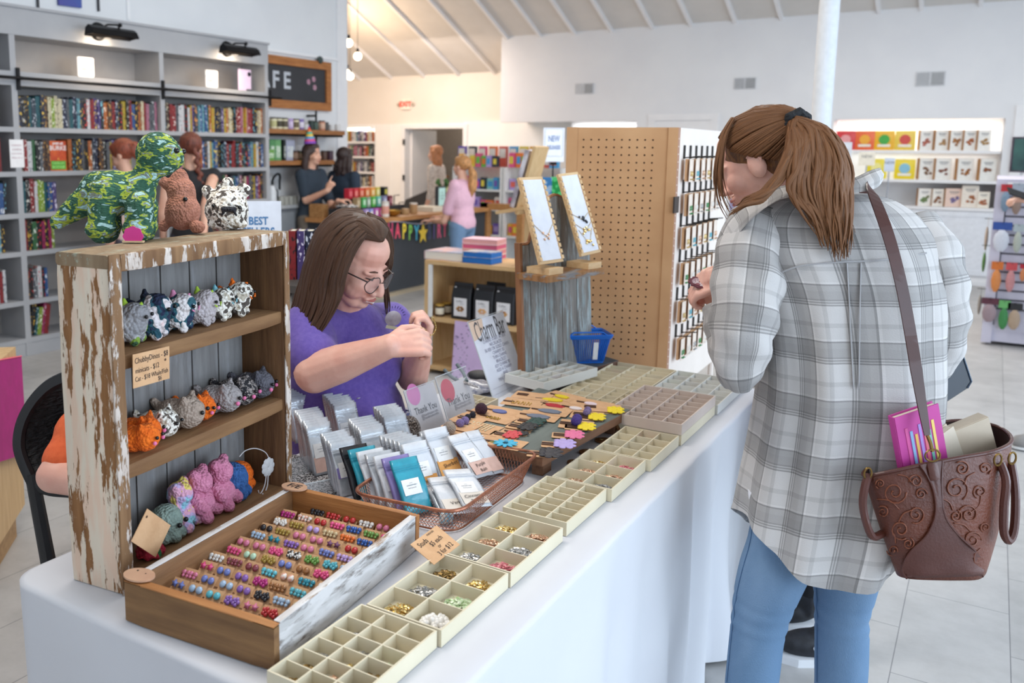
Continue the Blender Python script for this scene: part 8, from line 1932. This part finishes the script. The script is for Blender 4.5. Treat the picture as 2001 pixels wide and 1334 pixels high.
# ---------- shopper in the plaid shirt ----------
def plaid_mat():
    m = bpy.data.materials.new('grey_plaid_flannel'); m.use_nodes = True; nt = m.node_tree; N = nt.nodes; L = nt.links; b = N['Principled BSDF']
    tc = N.new('ShaderNodeTexCoord'); sp = N.new('ShaderNodeSeparateXYZ'); L.new(tc.outputs['UV'], sp.inputs[0])
    out = []
    for ax, per, ph in ((0, .118, .1), (1, .130, .35)):
        d = N.new('ShaderNodeMath'); d.operation = 'MULTIPLY_ADD'; d.inputs[1].default_value = 1/per; d.inputs[2].default_value = ph; L.new(sp.outputs[ax], d.inputs[0])
        f = N.new('ShaderNodeMath'); f.operation = 'FRACT'; L.new(d.outputs[0], f.inputs[0])
        r = N.new('ShaderNodeValToRGB'); r.color_ramp.interpolation = 'CONSTANT'; L.new(f.outputs[0], r.inputs[0])
        st = [(0, .93), (.10, .50), (.125, .80), (.145, .50), (.17, .80), (.19, .50), (.215, .62), (.36, .66), (.46, .48), (.485, 1.0), (.52, .90), (.72, .78), (.80, .93)]
        el = r.color_ramp.elements; el[0].position = 0; el[0].color = (.93, .93, .93, 1); el[1].position = .10; el[1].color = (.5, .5, .5, 1)
        for p, v in st[2:]: e_ = el.new(p); e_.color = (v, v, v*1.0, 1)
        out.append(r)
    mx = N.new('ShaderNodeMix'); mx.data_type = 'RGBA'; mx.blend_type = 'MULTIPLY'; mx.inputs[0].default_value = 1; L.new(out[0].outputs[0], mx.inputs[6]); L.new(out[1].outputs[0], mx.inputs[7])
    m2 = N.new('ShaderNodeMix'); m2.data_type = 'RGBA'; m2.blend_type = 'MULTIPLY'; m2.inputs[0].default_value = 1; L.new(mx.outputs[2], m2.inputs[6]); m2.inputs[7].default_value = lin('#d0cbc8')
    L.new(m2.outputs[2], b.inputs['Base Color']); b.inputs['Roughness'].default_value = .92; b.inputs['Sheen Weight'].default_value = .15
    nz = N.new('ShaderNodeTexNoise'); nz.inputs['Scale'].default_value = 350; L.new(tc.outputs['UV'], nz.inputs[0]); bp = N.new('ShaderNodeBump'); bp.inputs['Strength'].default_value = .25; bp.inputs['Distance'].default_value = .003; L.new(nz.outputs[0], bp.inputs['Height']); L.new(bp.outputs[0], b.inputs['Normal'])
    return m
plaid = plaid_mat()
pp = D(1600, 900, 2.12); ps = thing('person', 'shopper in an oversized grey plaid shirt with a ponytail, seen from behind at the trays', 'person', (pp.x, pp.y, 0))
def lerp_rows(rows, n):
    out = []; m_ = len(rows)-1
    for i in range(n+1):
        t = i/n*m_; k = min(int(t), m_-1); f_ = t-k; r0, r1, r2_, r3 = rows[max(k-1, 0)], rows[k], rows[k+1], rows[min(k+2, m_)]
        out.append([.5*((2*b)+(c-a)*f_+(2*a-5*b+4*c-d)*f_*f_+(3*b-a-3*c+d)*f_**3) for a, b, c, d in zip(r0, r1, r2_, r3)])
    return out
rows = [(378, 1560, 1700, 2.10, .045), (392, 1500, 1745, 2.10, .075), (425, 1452, 1790, 2.10, .105), (480, 1440, 1822, 2.10, .13), (560, 1470, 1828, 2.10, .142), (650, 1488, 1828, 2.10, .145), (750, 1492, 1832, 2.10, .15), (850, 1478, 1822, 2.11, .155), (930, 1462, 1800, 2.105, .165), (985, 1452, 1768, 2.10, .17)]
NR, NS = 60, 96; R_ = lerp_rows(rows, NR); rings = []; uvs = []; vlen = 0; prevc = None
for i, (y, xl, xr, dd, dep) in enumerate(R_):
    c = D((xl+xr)/2, y, dd); a = (xr-xl)/2*dd/FPX; ring = []; uv = []
    if prevc is not None: vlen += abs(c.z-prevc.z)+.3*abs(a-preva)
    prevc, preva = c, a; t = i/NR
    for j in range(NS+1):
        th_ = 2*pi*j/NS; ct_, sn_ = cos(th_), sin(th_); e_ = .82
        x = a*math.copysign(abs(ct_)**e_, ct_); yb = dep*math.copysign(abs(sn_)**e_, sn_)
        fold = noise.noise(V((th_*2.2, t*2.2, 3)))*.016*t+noise.noise(V((ct_*5+7, t*5, sn_*5)))*.006+.008*t*sin(th_*9+t*2)
        if t < .1: fold *= t*10
        k = 1+fold/max(a, .05)
        hem = 0
        if t > .55: w2 = ((t-.55)/.45)**1.3; hem = -.135*w2*(max(0, 1-abs(ct_+.1)**2.2))+.035*w2*max(0, ct_)**3
        p = c+XH*(x*k)+FH*(yb*(1+fold/.12))+UP*hem
        if j < NS: ring.append(p)
        uv.append((th_*.185 if sn_ < 0 or 1 else 0, -vlen+hem))
    rings.append(ring); uvs.append(uv)
g = G(); g.loft(rings, caps=(1, 0), uv=uvs)
# inner face so the hem has thickness
inr = [[p.lerp(sum(r, V((0, 0, 0)))/NS, .018) for p in r] for r in rings[-14:]]
g.loft([rings[-1]]+inr[::-1], caps=(0, 0), uv=[uvs[-1]]+uvs[-14:][::-1])
obj('shirt_body', g, plaid, ps, smooth='all')
# back yoke seam and box pleat
def backpt(px, py, off=.004):
    best = min((min(((proj2(p)[0]-px)**2+(proj2(p)[1]-py)**2, (p-O).dot(_F), p) for p in r[NS//2::1]) for r in rings[::2]), key=lambda q: q[0]); return D(px, py, best[1]-off)
def proj2(p): v = p-O; z = v.dot(_F); return (CXP+FPX*v.dot(CX_)/z, CYP-FPX*v.dot(CU_)/z)
sm_ = M('plaid_seam', '#a5a3a4', .9)
obj('yoke_seam', G().tube(curve([backpt(x, y) for x, y in ((1500, 545), (1560, 520), (1640, 512), (1720, 508), (1810, 494))], 6), .0022, 6), sm_, ps, smooth=True)
for x0, x1 in ((1655, 1668), (1682, 1678)): obj('box_pleat', G().tube(curve([backpt(x0+(x1-x0)*t_, y) for t_, y in ((0, 514), (.3, 580), (.6, 660), (1, 760))], 5), [.003]*15+[.0008], 6, flat=.5), sm_, ps, smooth=True) 
def sleeve(name, pts, rr, n=30, mat=plaid, squash=.9):
    P_ = curve([D(*p) for p in pts], n//(len(pts)-1)); k = len(P_); m_ = len(rr)-1; rg2 = []; uv = []; L_ = 0; pa = None
    for i, p in enumerate(P_):
        t = i/(k-1)*m_; q = min(int(t), m_-1); r = rr[q]+(rr[q+1]-rr[q])*(t-q); tan = (P_[min(i+1, k-1)]-P_[max(i-1, 0)]).normalized()
        if pa is None: pa = tan.cross(FH).normalized()
        pa = (pa-tan*pa.dot(tan)).normalized(); b_ = tan.cross(pa); 
        if i: L_ += (p-P_[i-1]).length
        ring = []; uu = []
        for j in range(41):
            a = 2*pi*j/40; f_ = 1+.10*noise.noise(V((cos(a)*1.6, sin(a)*1.6, i*.22)))+.05*sin(i*.9+a*2)
            if j < 40: ring.append(p+pa*(cos(a)*r*f_)+b_*(sin(a)*r*f_*squash))
            uu.append((a*r0_(rr), -L_))
        rg2.append(ring); uv.append(uu)
    g = G(); g.loft(rg2, caps=(1, 1), uv=uv); return obj(name, g, mat, ps, smooth='all')
def r0_(rr): return max(rr)*.95
sleeve('left_sleeve', ((1482, 428, 2.10), (1468, 490, 2.06), (1458, 570, 2.03), (1450, 650, 2.01), (1446, 712, 2.02), (1450, 748, 2.06)), (.062, .080, .082, .075, .060, .030), 40)
sleeve('left_forearm_sleeve', ((1448, 738, 2.08), (1428, 690, 2.13), (1414, 640, 2.19), (1408, 600, 2.22)), (.052, .050, .046, .042), 24)
sleeve('right_sleeve', ((1782, 435, 2.12), (1812, 500, 2.08), (1830, 575, 2.07), (1836, 640, 2.09), (1820, 700, 2.13), (1800, 730, 2.18)), (.055, .072, .070, .064, .060, .045), 40)
# collar
cpts = [(1418, 505, 2.03), (1440, 452, 2.02), (1480, 412, 2.0), (1540, 388, 1.99), (1610, 384, 1.99), (1672, 376, 2.0), (1712, 358, 2.04), (1726, 345, 2.10)]
tpts = [(1402, 470, 2.06), (1425, 425, 2.06), (1475, 386, 2.06), (1535, 362, 2.06), (1605, 362, 2.06), (1664, 350, 2.06), (1700, 334, 2.08), (1720, 328, 2.12)]
A_c = curve([D(*p) for p in cpts], 5); B_c = curve([D(*p) for p in tpts], 5); g = G(); n = len(A_c)
A_c = [p-UP*.012*sin(i*.25) for i, p in enumerate(A_c)]
outer = [[p for p in A_c], [a.lerp(b, .5)-FH*.012 for a, b in zip(A_c, B_c)], B_c, [b+FH*.006 for b in B_c], [a.lerp(b, .5)+FH*.0 for a, b in zip(A_c, B_c)], [a+FH*.008 for a in A_c]]
g.loft(outer, close=False, caps=(0, 0), uv=[[(i*.02, -.03*k+.2) for i in range(n)] for k in range(6)]); obj('collar', g, plaid, ps, smooth='all')
# body: neck, head, hands
hd = D(1488, 316, 2.16); hfw = (-XH*.76+FH*.52-UP*.44).normalized(); PR = axes(hfw)
def PW(x, y, z): return hd+PR @ V((x, y, z))
g = G(); headshape(g, hd, PR, 1.0, 16); g.cap(hd-UP*.05-hfw*.03, D(1600, 425, 2.12), .058, .06, 14)
# near ear with a rim
g.sph(PW(-.082, -.004, -.006), (.008, .02, .031), R=PR, n=12)
wl_ = D(1412, 618, 2.235); hnd = D(1400, 575, 2.25)
g.chain([D(1432, 680, 2.15), D(1420, 610, 2.235)], [.036, .028], 12)
hand(g, D(1424, 547, 2.22), (-XH*.72-UP*.32+FH*.3), -FH*.35+UP*.85-XH*.2, side=1, curl=1.0, k=.95, n=9)
g.cap(D(1450, 540, 2.2), D(1424, 547, 2.22), .03, .026, 12)
hand(g, D(1410, 604, 2.235), (-XH*.45+UP*.75+FH*.2), -XH*.7-UP*.3-FH*.4, side=-1, curl=.95, k=.92, n=9)
m = blob(g, .004, 3); obj('body', m, skin_r, ps)
face_bits(ps, hd, PR, 1.0, None, eyes=False, lipcol='#b86a62', brow='#8a6242')
g = G()
for k in (0,): g.tube([PW(-.074, -.012, -.02), PW(-.087, -.02, .0), PW(-.086, -.006, .022), PW(-.078, .012, .015)], [.003, .0042, .004, .002], 6)
obj('ear_rim', g, skin_r, ps, smooth=True)
hairp = hair_uv('light_brown_hair', '#3f2415', '#9a6840'); g = G(); rg = random.Random(5)
cap_ = G(); cap_.sph(PW(0, -.022, .046), (.085, .104, .084), R=PR, n=24); cap_.sph(PW(0, -.055, -.005), (.078, .06, .08), R=PR, n=20)
obj('hair_base', blob(cap_, .006, 3), hair_mat('light_hair_base', '#55341f', '#84592f'), ps)
tie = D(1547, 243, 2.09); hcn = PW(0, -.02, .035)
tl = PR.transposed() @ (tie-hcn); ax_ = V((.091, .112, .092)); tn = V((tl.x/ax_.x, tl.y/ax_.y, tl.z/ax_.z)).normalized()
for i in range(210):
    a = rg.uniform(-2.5, 2.5); yy = .86-.28*abs(a)/1.3 if abs(a) < 1.3 else .58-.9*(abs(a)-1.3)
    s0 = V((sin(a)*.95, yy*1.0, cos(a)*.8-.06)).normalized(); pts = []
    for k in range(9):
        t_ = k/8; v_ = (s0*(1-t_)+tn*t_); v_.normalize(); wob = 1.0+.012*rg.uniform(-1, 1); 
        pts.append(hcn+PR @ V((v_.x*ax_.x, v_.y*ax_.y, v_.z*ax_.z))*wob)
    pts[-1] = tie+V((rg.uniform(-1, 1), rg.uniform(-1, 1), rg.uniform(-1, 1)))*.012
    lock(g, pts, rg.uniform(.004, .0075), .004, rng=rg)
GP = [[(1555, 236, 2.06), (1590, 258, 2.0), (1596, 320, 1.975), (1596, 380, 1.96), (1612, 440, 1.955), (1622, 490, 1.95)],
      [(1555, 234, 2.06), (1612, 256, 2.0), (1640, 320, 1.975), (1640, 390, 1.955), (1640, 450, 1.945), (1638, 508, 1.94)],
      [(1558, 232, 2.07), (1625, 262, 2.03), (1660, 330, 2.01), (1662, 400, 1.98), (1668, 450, 1.95), (1662, 500, 1.945)],
      [(1550, 240, 2.05), (1560, 275, 1.99), (1548, 330, 1.97), (1545, 375, 1.965), (1580, 420, 1.955), (1605, 470, 1.95)],
      [(1550, 240, 2.05), (1545, 290, 1.99), (1522, 345, 1.975), (1490, 385, 1.97), (1455, 402, 1.98), (1425, 422, 2.0)]]
for i in range(230):
    u = rg.random(); k = rg.choice((0, 0, 1, 1, 3, 3, 4) if i % 5 else (4,)); 
    A2, B2 = {0: (GP[0], GP[1]), 1: (GP[1], GP[2]), 3: (GP[3], GP[0]), 4: (GP[4], GP[3])}[k]
    if k == 4: B2 = GP[3] if u < 0 else [GP[4][q][:2]+(GP[4][q][2]+.03,) if q > 2 else GP[3][q] for q in range(6)]
    if k == 4: B2 = [(x+14*(q/5), y-16*(q/5)*1.2, d+.015) for q, (x, y, d) in enumerate(GP[4])]
    pts = [D(*a).lerp(D(*b), u)+V((rg.uniform(-1, 1), rg.uniform(-1, 1), rg.uniform(-1, 1)))*(.006 if 0 < q else .008) for q, (a, b) in enumerate(zip(A2, B2))]
    ph = rg.random()*6; pts = curve(pts, 5); pts = [p+XH*(.004*sin(j*.45+ph)) for j, p in enumerate(pts)]
    n = rg.randint(int(len(pts)*.8), len(pts)); lock(g, pts[:n], rg.uniform(.004, .0085), rng=rg)
GF = [(1432, 232, 2.13), (1416, 262, 2.12), (1407, 305, 2.12), (1404, 350, 2.12), (1412, 390, 2.12), (1432, 424, 2.11)]
for i in range(22):
    o_ = V((rg.uniform(-1, 1), rg.uniform(-1, 1), rg.uniform(-1, 1)))*.011; pts = curve([D(*p)+o_*(.3+q*.2) for q, p in enumerate(GF)], 5); lock(g, pts[:rg.randint(16, len(pts))], rg.uniform(.002, .004), rng=rg)
obj('hair', g, hairp, ps, smooth='all')
g = G(); td = (D(1590, 252, 2.02)-tie).normalized(); a_ = td.cross(UP).normalized(); b_ = td.cross(a_)
g.tube([tie+td*.012-FH*.01+(a_*cos(q)+b_*sin(q))*(.028+.003*sin(q*7)) for q in [k*pi/14 for k in range(28)]], .011, 8, closed=True); obj('scrunchie', g, M('scrunchie_black', '#121318', .8, bump=.5, bscale=120), ps, smooth=True)
# jeans
jean = M('light_wash_denim', '#7893b0', .85, '#62809f', 7, (1, 1, .5), bump=.3, bscale=500)
for nm_, rows_ in (('left_leg', [(1000, 1475, 1600, 2.13, .08), (1060, 1466, 1602, 2.13, .09), (1110, 1452, 1574, 2.13, .095), (1160, 1440, 1552, 2.14, .085), (1195, 1435, 1540, 2.14, .072), (1240, 1430, 1528, 2.14, .068), (1300, 1424, 1520, 2.13, .068), (1340, 1420, 1515, 2.12, .066)]),
                   ('right_leg', [(1000, 1590, 1735, 2.13, .08), (1060, 1592, 1726, 2.13, .09), (1110, 1594, 1712, 2.13, .09), (1160, 1596, 1700, 2.14, .08), (1195, 1597, 1692, 2.14, .068), (1240, 1597, 1692, 2.14, .066), (1300, 1597, 1690, 2.13, .066), (1340, 1597, 1686, 2.12, .064)])):
    Rr = lerp_rows(rows_, 50); rg2 = []
    for i, (y, xl, xr, dd, dep) in enumerate(Rr):
        c = D((xl+xr)/2, y, dd); a = (xr-xl)/2*dd/FPX; w_ = .0014*sin(y*.22+2*sin(y*.03)) if 1165 < y < 1235 else 0
        rg2.append([c+XH*((a+w_)*cos(q))+FH*((dep+w_)*sin(q)) for q in [k*pi/18 for k in range(36)]])
    last = Rr[-1]; c = D((last[1]+last[2])/2, last[0], last[3]); gx = V((c.x, c.y, 0))
    for zz, sc in ((c.z-.05, .97), (.2, .88), (.09, .84)): rg2.append([V((gx.x, gx.y, zz))+XH*(a*sc*cos(q))+FH*(dep*sc*sin(q)) for q in [k*pi/18 for k in range(36)]])
    g = G(); g.loft(rg2, caps=(1, 1)); o = obj('jeans_'+nm_, g, jean, ps, smooth='all')
    sq = G().tube([rg2[k][18 if nm_ == 'left_leg' else 18]*1.0 - XH*.0008 for k in range(0, 50, 3)], .0012, 5); obj('jeans_seam', sq, M('denim_seam', '#4d6c90', .85), ps, smooth=True)
    obj('shoe', G().sph(V((gx.x, gx.y, .045))+FH*.05, (.048, .125, .045), R=axes(FH), n=14), M('shoe_white', '#d9d7d4', .6), ps, smooth=True)
g = G(); g.loft([[D(x, y, 2.1)+XH*(.155*cos(q))+FH*(.09*sin(q)) for q in [k*pi/12 for k in range(24)]] for x, y in ((1590, 960), (1592, 1012))]); obj('undershirt', g, M('white_undershirt', '#d9dbe4', .9), ps, smooth='all')
# scalloped card in her hand
t = thing('patterned_tray', 'small burgundy and white scalloped card held by the plaid-shirted shopper', 'card', D(1368, 552, 2.25)); q = D(1372, 552, 2.25)
T = frame(q, XH*.97-UP*.05, UP*.45+FH*.89)
pts = [(.034*cos(a)*(1+.07*cos(12*a)), .026*sin(a)*(1+.07*cos(12*a))) for a in [k*pi/36 for k in range(72)]]
obj('card_rim', G().prism(pts, -.002, .001, T), M('burgundy_card', '#6a3642', .6), t); obj('card_face', G().fan((0, 0), .026, 28, T @ Matrix.Translation((0, 0, .0012)), th=.0008, sy=.72), ramp_mat('marble_card', [(0, '#8a5560'), (.48, '#cfc4c8'), (.56, '#a48a94')], 60, bump=.1, rough=.5), t)
# ---------- brown leather tote ----------
def D_(x, y, d): return D(x, y, d-.06)
lea = M('saddle_leather', '#6b331b', .5, '#552615', 6, bump=.3, bscale=160, coat=.08); lea_p = M('plain_leather_panel', '#552719', .5, '#4a2016', 5, bump=.12, bscale=200, coat=.15); lea_d = M('dark_leather_lining', '#35160f', .6, '#2b110c', 6); brs = M('antique_brass', '#7d6236', .35, metal=.85)
bt = thing('tote_bag', 'brown tooled-leather tote bag with books, hanging from the shopper\'s shoulder', 'bag', D(1830, 1130, 1.97))
rim = [(1690, 929, 1.985), (1735, 922, 1.955), (1800, 908, 1.94), (1880, 893, 1.94), (1940, 882, 1.955), (1974, 866, 1.99), (1972, 848, 2.06), (1945, 832, 2.13), (1890, 822, 2.17), (1838, 826, 2.18), (1790, 850, 2.16), (1735, 885, 2.10), (1695, 915, 2.03)]
midr = [(1712, 1005, 1.985), (1745, 1006, 1.945), (1805, 1008, 1.93), (1880, 1005, 1.93), (1935, 1000, 1.945), (1962, 985, 1.99), (1962, 960, 2.06), (1940, 945, 2.13), (1890, 940, 2.17), (1838, 945, 2.18), (1790, 960, 2.16), (1740, 975, 2.10), (1715, 990, 2.03)]
botr = [(1752, 1122, 1.985), (1772, 1130, 1.96), (1810, 1133, 1.95), (1870, 1134, 1.95), (1912, 1132, 1.96), (1928, 1118, 1.99), (1928, 1098, 2.05), (1915, 1085, 2.1), (1870, 1080, 2.12), (1838, 1080, 2.12), (1800, 1085, 2.11), (1765, 1092, 2.07), (1752, 1105, 2.02)]
def cl(L_, n=5): P_ = [D_(*p) for p in L_]; Q = curve([P_[-1]]+P_+[P_[0], P_[1]], n); return Q[n:n+len(P_)*n]
r1, r2_, r3 = cl(rim), cl(midr), cl(botr); rings2 = []
for k in range(15):
    t_ = k/14; rings2.append([(a*(1-t_)*(1-2*t_)+b*4*t_*(1-t_)+c*t_*(2*t_-1)) for a, b, c in zip(r1, r2_, r3)])
g = G(); g.loft(rings2, caps=(0, 1)); obj('leather_body', g, lea, bt, smooth='all')
cen = [sum(r, V((0, 0, 0)))/len(r) for r in rings2]; g = G(); g.loft([[p.lerp(c, .035) for p in r] for r, c in zip(rings2, cen)][::-1], caps=(1, 0)); obj('lining', g, lea_d, bt, smooth='all')
obj('rim_piping', G().tube(r1, .0042, 8, closed=True), lea_p, bt, smooth=True)
def bsurf(px, py, off=.003):
    best = min(((proj2(p)[0]-px)**2+(proj2(p)[1]-py)**2, (p-O).dot(_F)) for r in rings2 for p in r[:30]); return D(px, py, best[1]-off)
sA = [(1798, 908), (1822, 950), (1829, 1000), (1812, 1045), (1778, 1080), (1764, 1112), (1772, 1130)]; sB = [(1842, 900), (1840, 950), (1846, 1005), (1870, 1042), (1905, 1075), (1924, 1100), (1920, 1126)]
cA, cB = curve([bsurf(*p, .004) for p in sA], 6), curve([bsurf(*p, .004) for p in sB], 6)
g = G(); pr_ = []
for a, b in list(zip(cA, cB))[::3]+[(cA[-1], cB[-1])]:
    (ax_, ay_), (bx2, by2) = proj2(a), proj2(b); pr_.append([bsurf(ax_+(bx2-ax_)*k/8, ay_+(by2-ay_)*k/8, .005) for k in range(9)])
g.loft(pr_, close=False, caps=(0, 0)); g.loft([[p+FH*.002 for p in r][::-1] for r in pr_], close=False, caps=(0, 0)); obj('plain_panel', g, lea_p, bt, smooth='all')
for c_ in (cA, cB): obj('seam', G().tube(c_, .0024, 6), lea_p, bt, smooth=True)
g = G(); SG = [G(), G()]
def spiral(px, py, r, turns=1.6, ph=0, sx=1): 
    pts = []
    for k in range(26): t_ = k/25; a = ph+turns*2*pi*t_*sx; rr_ = r*(1-.82*t_); pts.append(bsurf(px+rr_*cos(a), py+rr_*sin(a)*1.0, .0015))
    g.tube(pts, .0016, 5)
for (x, y, r_, ph, s_) in ((1748, 962, 24, 0, 1), (1790, 1005, 18, 2, -1), (1760, 1035, 20, 1, 1), (1725, 1000, 12, 4, 1), (1790, 940, 14, 3, 1), (1745, 1075, 12, 3, -1), (1800, 965, 12, 0, -1), (1775, 1062, 12, 5, 1), (1868, 955, 25, 1, -1), (1893, 1005, 20, 3, 1), (1900, 1055, 18, 0, -1), (1915, 960, 14, 2, 1), (1868, 1008, 12, 5, 1), (1880, 915, 15, 4, 1), (1925, 915, 13, 1, -1), (1925, 1030, 10, 2, 1), (1720, 945, 10, 2, 1)):
    g = SG[x > 1832]; spiral(x, y, r_, ph=ph, sx=s_)
for (x, y, dx, dy) in ((1735, 985, 22, 10), (1770, 1008, 14, -12), (1740, 1045, 10, 16), (1850, 985, 12, 12), (1905, 985, -12, 18), (1880, 1030, 16, 8), (1895, 935, 10, -12), (1768, 935, 14, 8), (1910, 1085, 6, -14)):
    SG[x > 1832].tube(curve([bsurf(x-dx, y-dy, .0015), bsurf(x+dy*.4, y-dx*.3, .0015), bsurf(x+dx, y+dy, .0015)], 5), .0014, 5)
for g in SG: obj('tooled_scrollwork', g, M('raised_leather', '#7d4023', .45, '#6c351c', 8, coat=.1), bt, smooth='all')
obj('tab', G().tube([bsurf(1822, 905, .006), bsurf(1826, 925, .008), bsurf(1828, 937, .006)], .011, 8, flat=.35), lea_p, bt, smooth=True)
rg_ = bsurf(1822, 893, .008); obj('d_ring', G().tube([rg_+XH*(.016*cos(a))+UP*(.013*sin(a)+.004) for a in [k*pi/10 for k in range(20)]], .002, 6, closed=True), brs, bt, smooth=True)
obj('clip_hook', G().tube(curve([D_(1822, 882, 1.93), D_(1818, 865, 1.93), D_(1812, 850, 1.93)], 4), .004, 6), brs, bt, smooth=True)
sp = [(1812, 850, 1.865), (1803, 800, 1.87), (1790, 720, 1.89), (1777, 640, 1.91), (1762, 560, 1.92), (1742, 480, 1.93), (1722, 420, 1.95), (1702, 372, 2.01), (1692, 362, 2.10), (1690, 380, 2.22)]
P_ = curve([D(*p) for p in sp], 5); g = G(); rgs = []
for i, p in enumerate(P_):
    tn_ = (P_[min(i+1, len(P_)-1)]-P_[max(i-1, 0)]).normalized(); w_ = .0125 if i > 10 else .006+.0065*i/10; n_ = FH-tn_*FH.dot(tn_); n_.normalize(); s_ = tn_.cross(n_)
    if i > 38: n_ = UP-tn_*UP.dot(tn_); n_.normalize(); n_ = -n_; s_ = tn_.cross(n_)
    rgs.append([p+s_*(w_*a)+n_*(.0018*b) for a, b in ((-1, -1), (1, -1), (1, 1), (-1, 1))])
g.loft(rgs); obj('shoulder_strap', g, M('strap_leather', '#4a231c', .4, '#401d17', 8, coat=.2), bt)
for pts in ([(1697, 928, 1.975), (1690, 950, 1.965), (1686, 985, 1.965), (1694, 1025, 1.965), (1706, 1048, 1.97), (1724, 1042, 1.98)], [(1955, 905, 1.955), (1966, 940, 1.94), (1962, 990, 1.935), (1962, 1040, 1.935), (1972, 1056, 1.94), (1982, 1030, 1.95), (1984, 960, 1.96), (1976, 905, 1.985)]):
    obj('handle', G().tube(curve([D_(*p) for p in pts], 5), .0085, 8), lea_p, bt, smooth=True)
for x, y in ((1696, 925), (1950, 898), (1978, 895)): q = D_(x, y, 1.94 if x > 1700 else 1.965); obj('handle_ring', G().tube([q+XH*(.008*cos(a))+UP*(.013*sin(a)) for a in [k*pi/8 for k in range(16)]], .0022, 6, closed=True), brs, bt, smooth=True)
# books in the bag
def bagbook(label, c, w_, h_, th_, rz_, tilt, cov, top='#e9dfcf', stripes=False):
    t = thing('book_in_bag', label, 'book', c, M4=Matrix.Translation(c) @ rotz(rz_) @ Matrix.Rotation(tilt, 4, 'Y'))
    obj('cover', G().box((0, -th_/2, 0), (w_, .003, h_)).box((0, th_/2, 0), (w_, .003, h_)).box((-w_/2, 0, 0), (.003, th_, h_)), M('bb_'+cov.strip('#'), cov, .5), t, local=True)
    obj('page_block', G().box((.001, 0, -.001), (w_-.006, th_-.004, h_-.006)), M('pages_cream2', top, .7, '#d8cdb8', 90, (1, 9, 1)), t, local=True)
    if stripes:
        for k, c_ in enumerate(('#d85a9c', '#8fb6dc', '#e6b45a', '#a98bd0', '#e0707a', '#7fc0b0', '#f0d070')): obj('spine_print', G().box((-w_*.3+k*w_*.1, -th_/2-.002, -.01*(k % 3)), (w_*.06, .0012, h_*.62)), M('bbs_%d' % k, c_, .5), t, local=True)
bagbook('pink-edged children\'s book with striped cover sticking out of the tote', D(1796, 866, 1.915), .105, .16, .018, YAW+.15, -.28, '#c23f94', stripes=True)
bagbook('thick cream paperback lying in the right of the tote opening', D(1888, 880, 2.0), .13, .12, .03, YAW+.1, 1.2, '#cbb9a2', '#efe6d6')
bagbook('small cream paperback in the middle of the tote opening', D(1848, 888, 1.98), .07, .12, .018, YAW+.3, -.5, '#d8c9b4', '#efe6d6')
# dark handbag beyond the sleeve
t = thing('dark_handbag', 'small black-navy handbag hanging behind the plaid sleeve', 'bag', D(1862, 790, 2.45)); g = G()
fr = [(1815, 715), (1862, 687), (1880, 690), (1898, 745), (1890, 758), (1838, 792), (1822, 780)]; A2 = [D(x, y, 2.40) for x, y in fr]; B2 = [D(x, y, 2.47) for x, y in fr]; g.loft([A2, [a.lerp(b, .5)*1+XH*.002 for a, b in zip(A2, B2)], B2]); obj('bag_body', g, M('navy_leather', '#16202e', .35, '#10151f', 6), t)
obj('flap_edge', G().tube([A2[1], A2[2], A2[3], A2[4]], .003, 6), M('navy_piping', '#2b3c50', .35), t)
obj('strap', G().tube(curve([D(1820, 715, 2.43), D(1800, 640, 2.42), D(1770, 540, 2.42), D(1740, 450, 2.40)], 5), .004, 6), M('navy_leather', '#16202e', .35), t)
# ---------- third shopper behind, black trousers and trainers ----------
B3 = P(1575, 1262, 0)
tp, h3, R3, hs3 = simple_person('shopper in black trousers and a lavender top standing behind the plaid shirt', (B3.x+.03, B3.y+.05, 0), (-XH*.98-FH*.1), 1.43, '#a9a6cc', '#191a20', '#6e5140', 'long', sleeve=.9, shoes=False, topname='top', arms={1: (D(1470, 440, 2.9), D(1442, 388, 2.95), UP*.8-XH*.3), -1: (D(1640, 600, 2.75), D(1600, 640, 2.75), -XH)})
rr3 = (-XH*.98-FH*.1).cross(UP)
for q in (-1, 1):
    c = V((B3.x+.03, B3.y+.05, 0))+rr3*(q*.1)-XH*.05; T = Matrix.Translation(c) @ rotz(YAW+pi)
    g = G(); g.sph((.02, 0, .055), (.12, .045, .045), n=16); g.cap((-.055, 0, .07), (-.055, 0, .11), .044, .045, 12); g.cap((.0, 0, .08), (-.04, 0, .10), .035, .04, 10)
    m = blob(g, .006, 2); m.transform(T); sh_ = obj('trainer', m, M('trainer_black', '#17181d', .6, '#24262e', 50), tp)
    g = G()
    g.prism([(-.10, -.045), (.09, -.048), (.135, -.02), (.135, .02), (.09, .048), (-.10, .045)], .0, .026, T); obj('white_sole', g, M('trainer_sole', '#e6e7ea', .6), sh_)
    g = G()
    for k in range(5): g.tube([T @ V((-.01+k*.017, -.03, .094-k*.004)), T @ V((-.003+k*.017, 0, .104-k*.005)), T @ V((.004+k*.017, .03, .094-k*.004))], .003, 5)
    obj('laces', g, M('lace_black', '#0f1013', .7), sh_)
    obj('side_mark', G().text('OC', T @ frame((.03, .0455, .062), (-1, 0, 0), (0, 0, 1)), .024).text('OC', T @ frame((.03, -.0455, .062), (1, 0, 0), (0, 0, 1)), .024), M('trainer_mark', '#c9ccd2', .5), sh_)
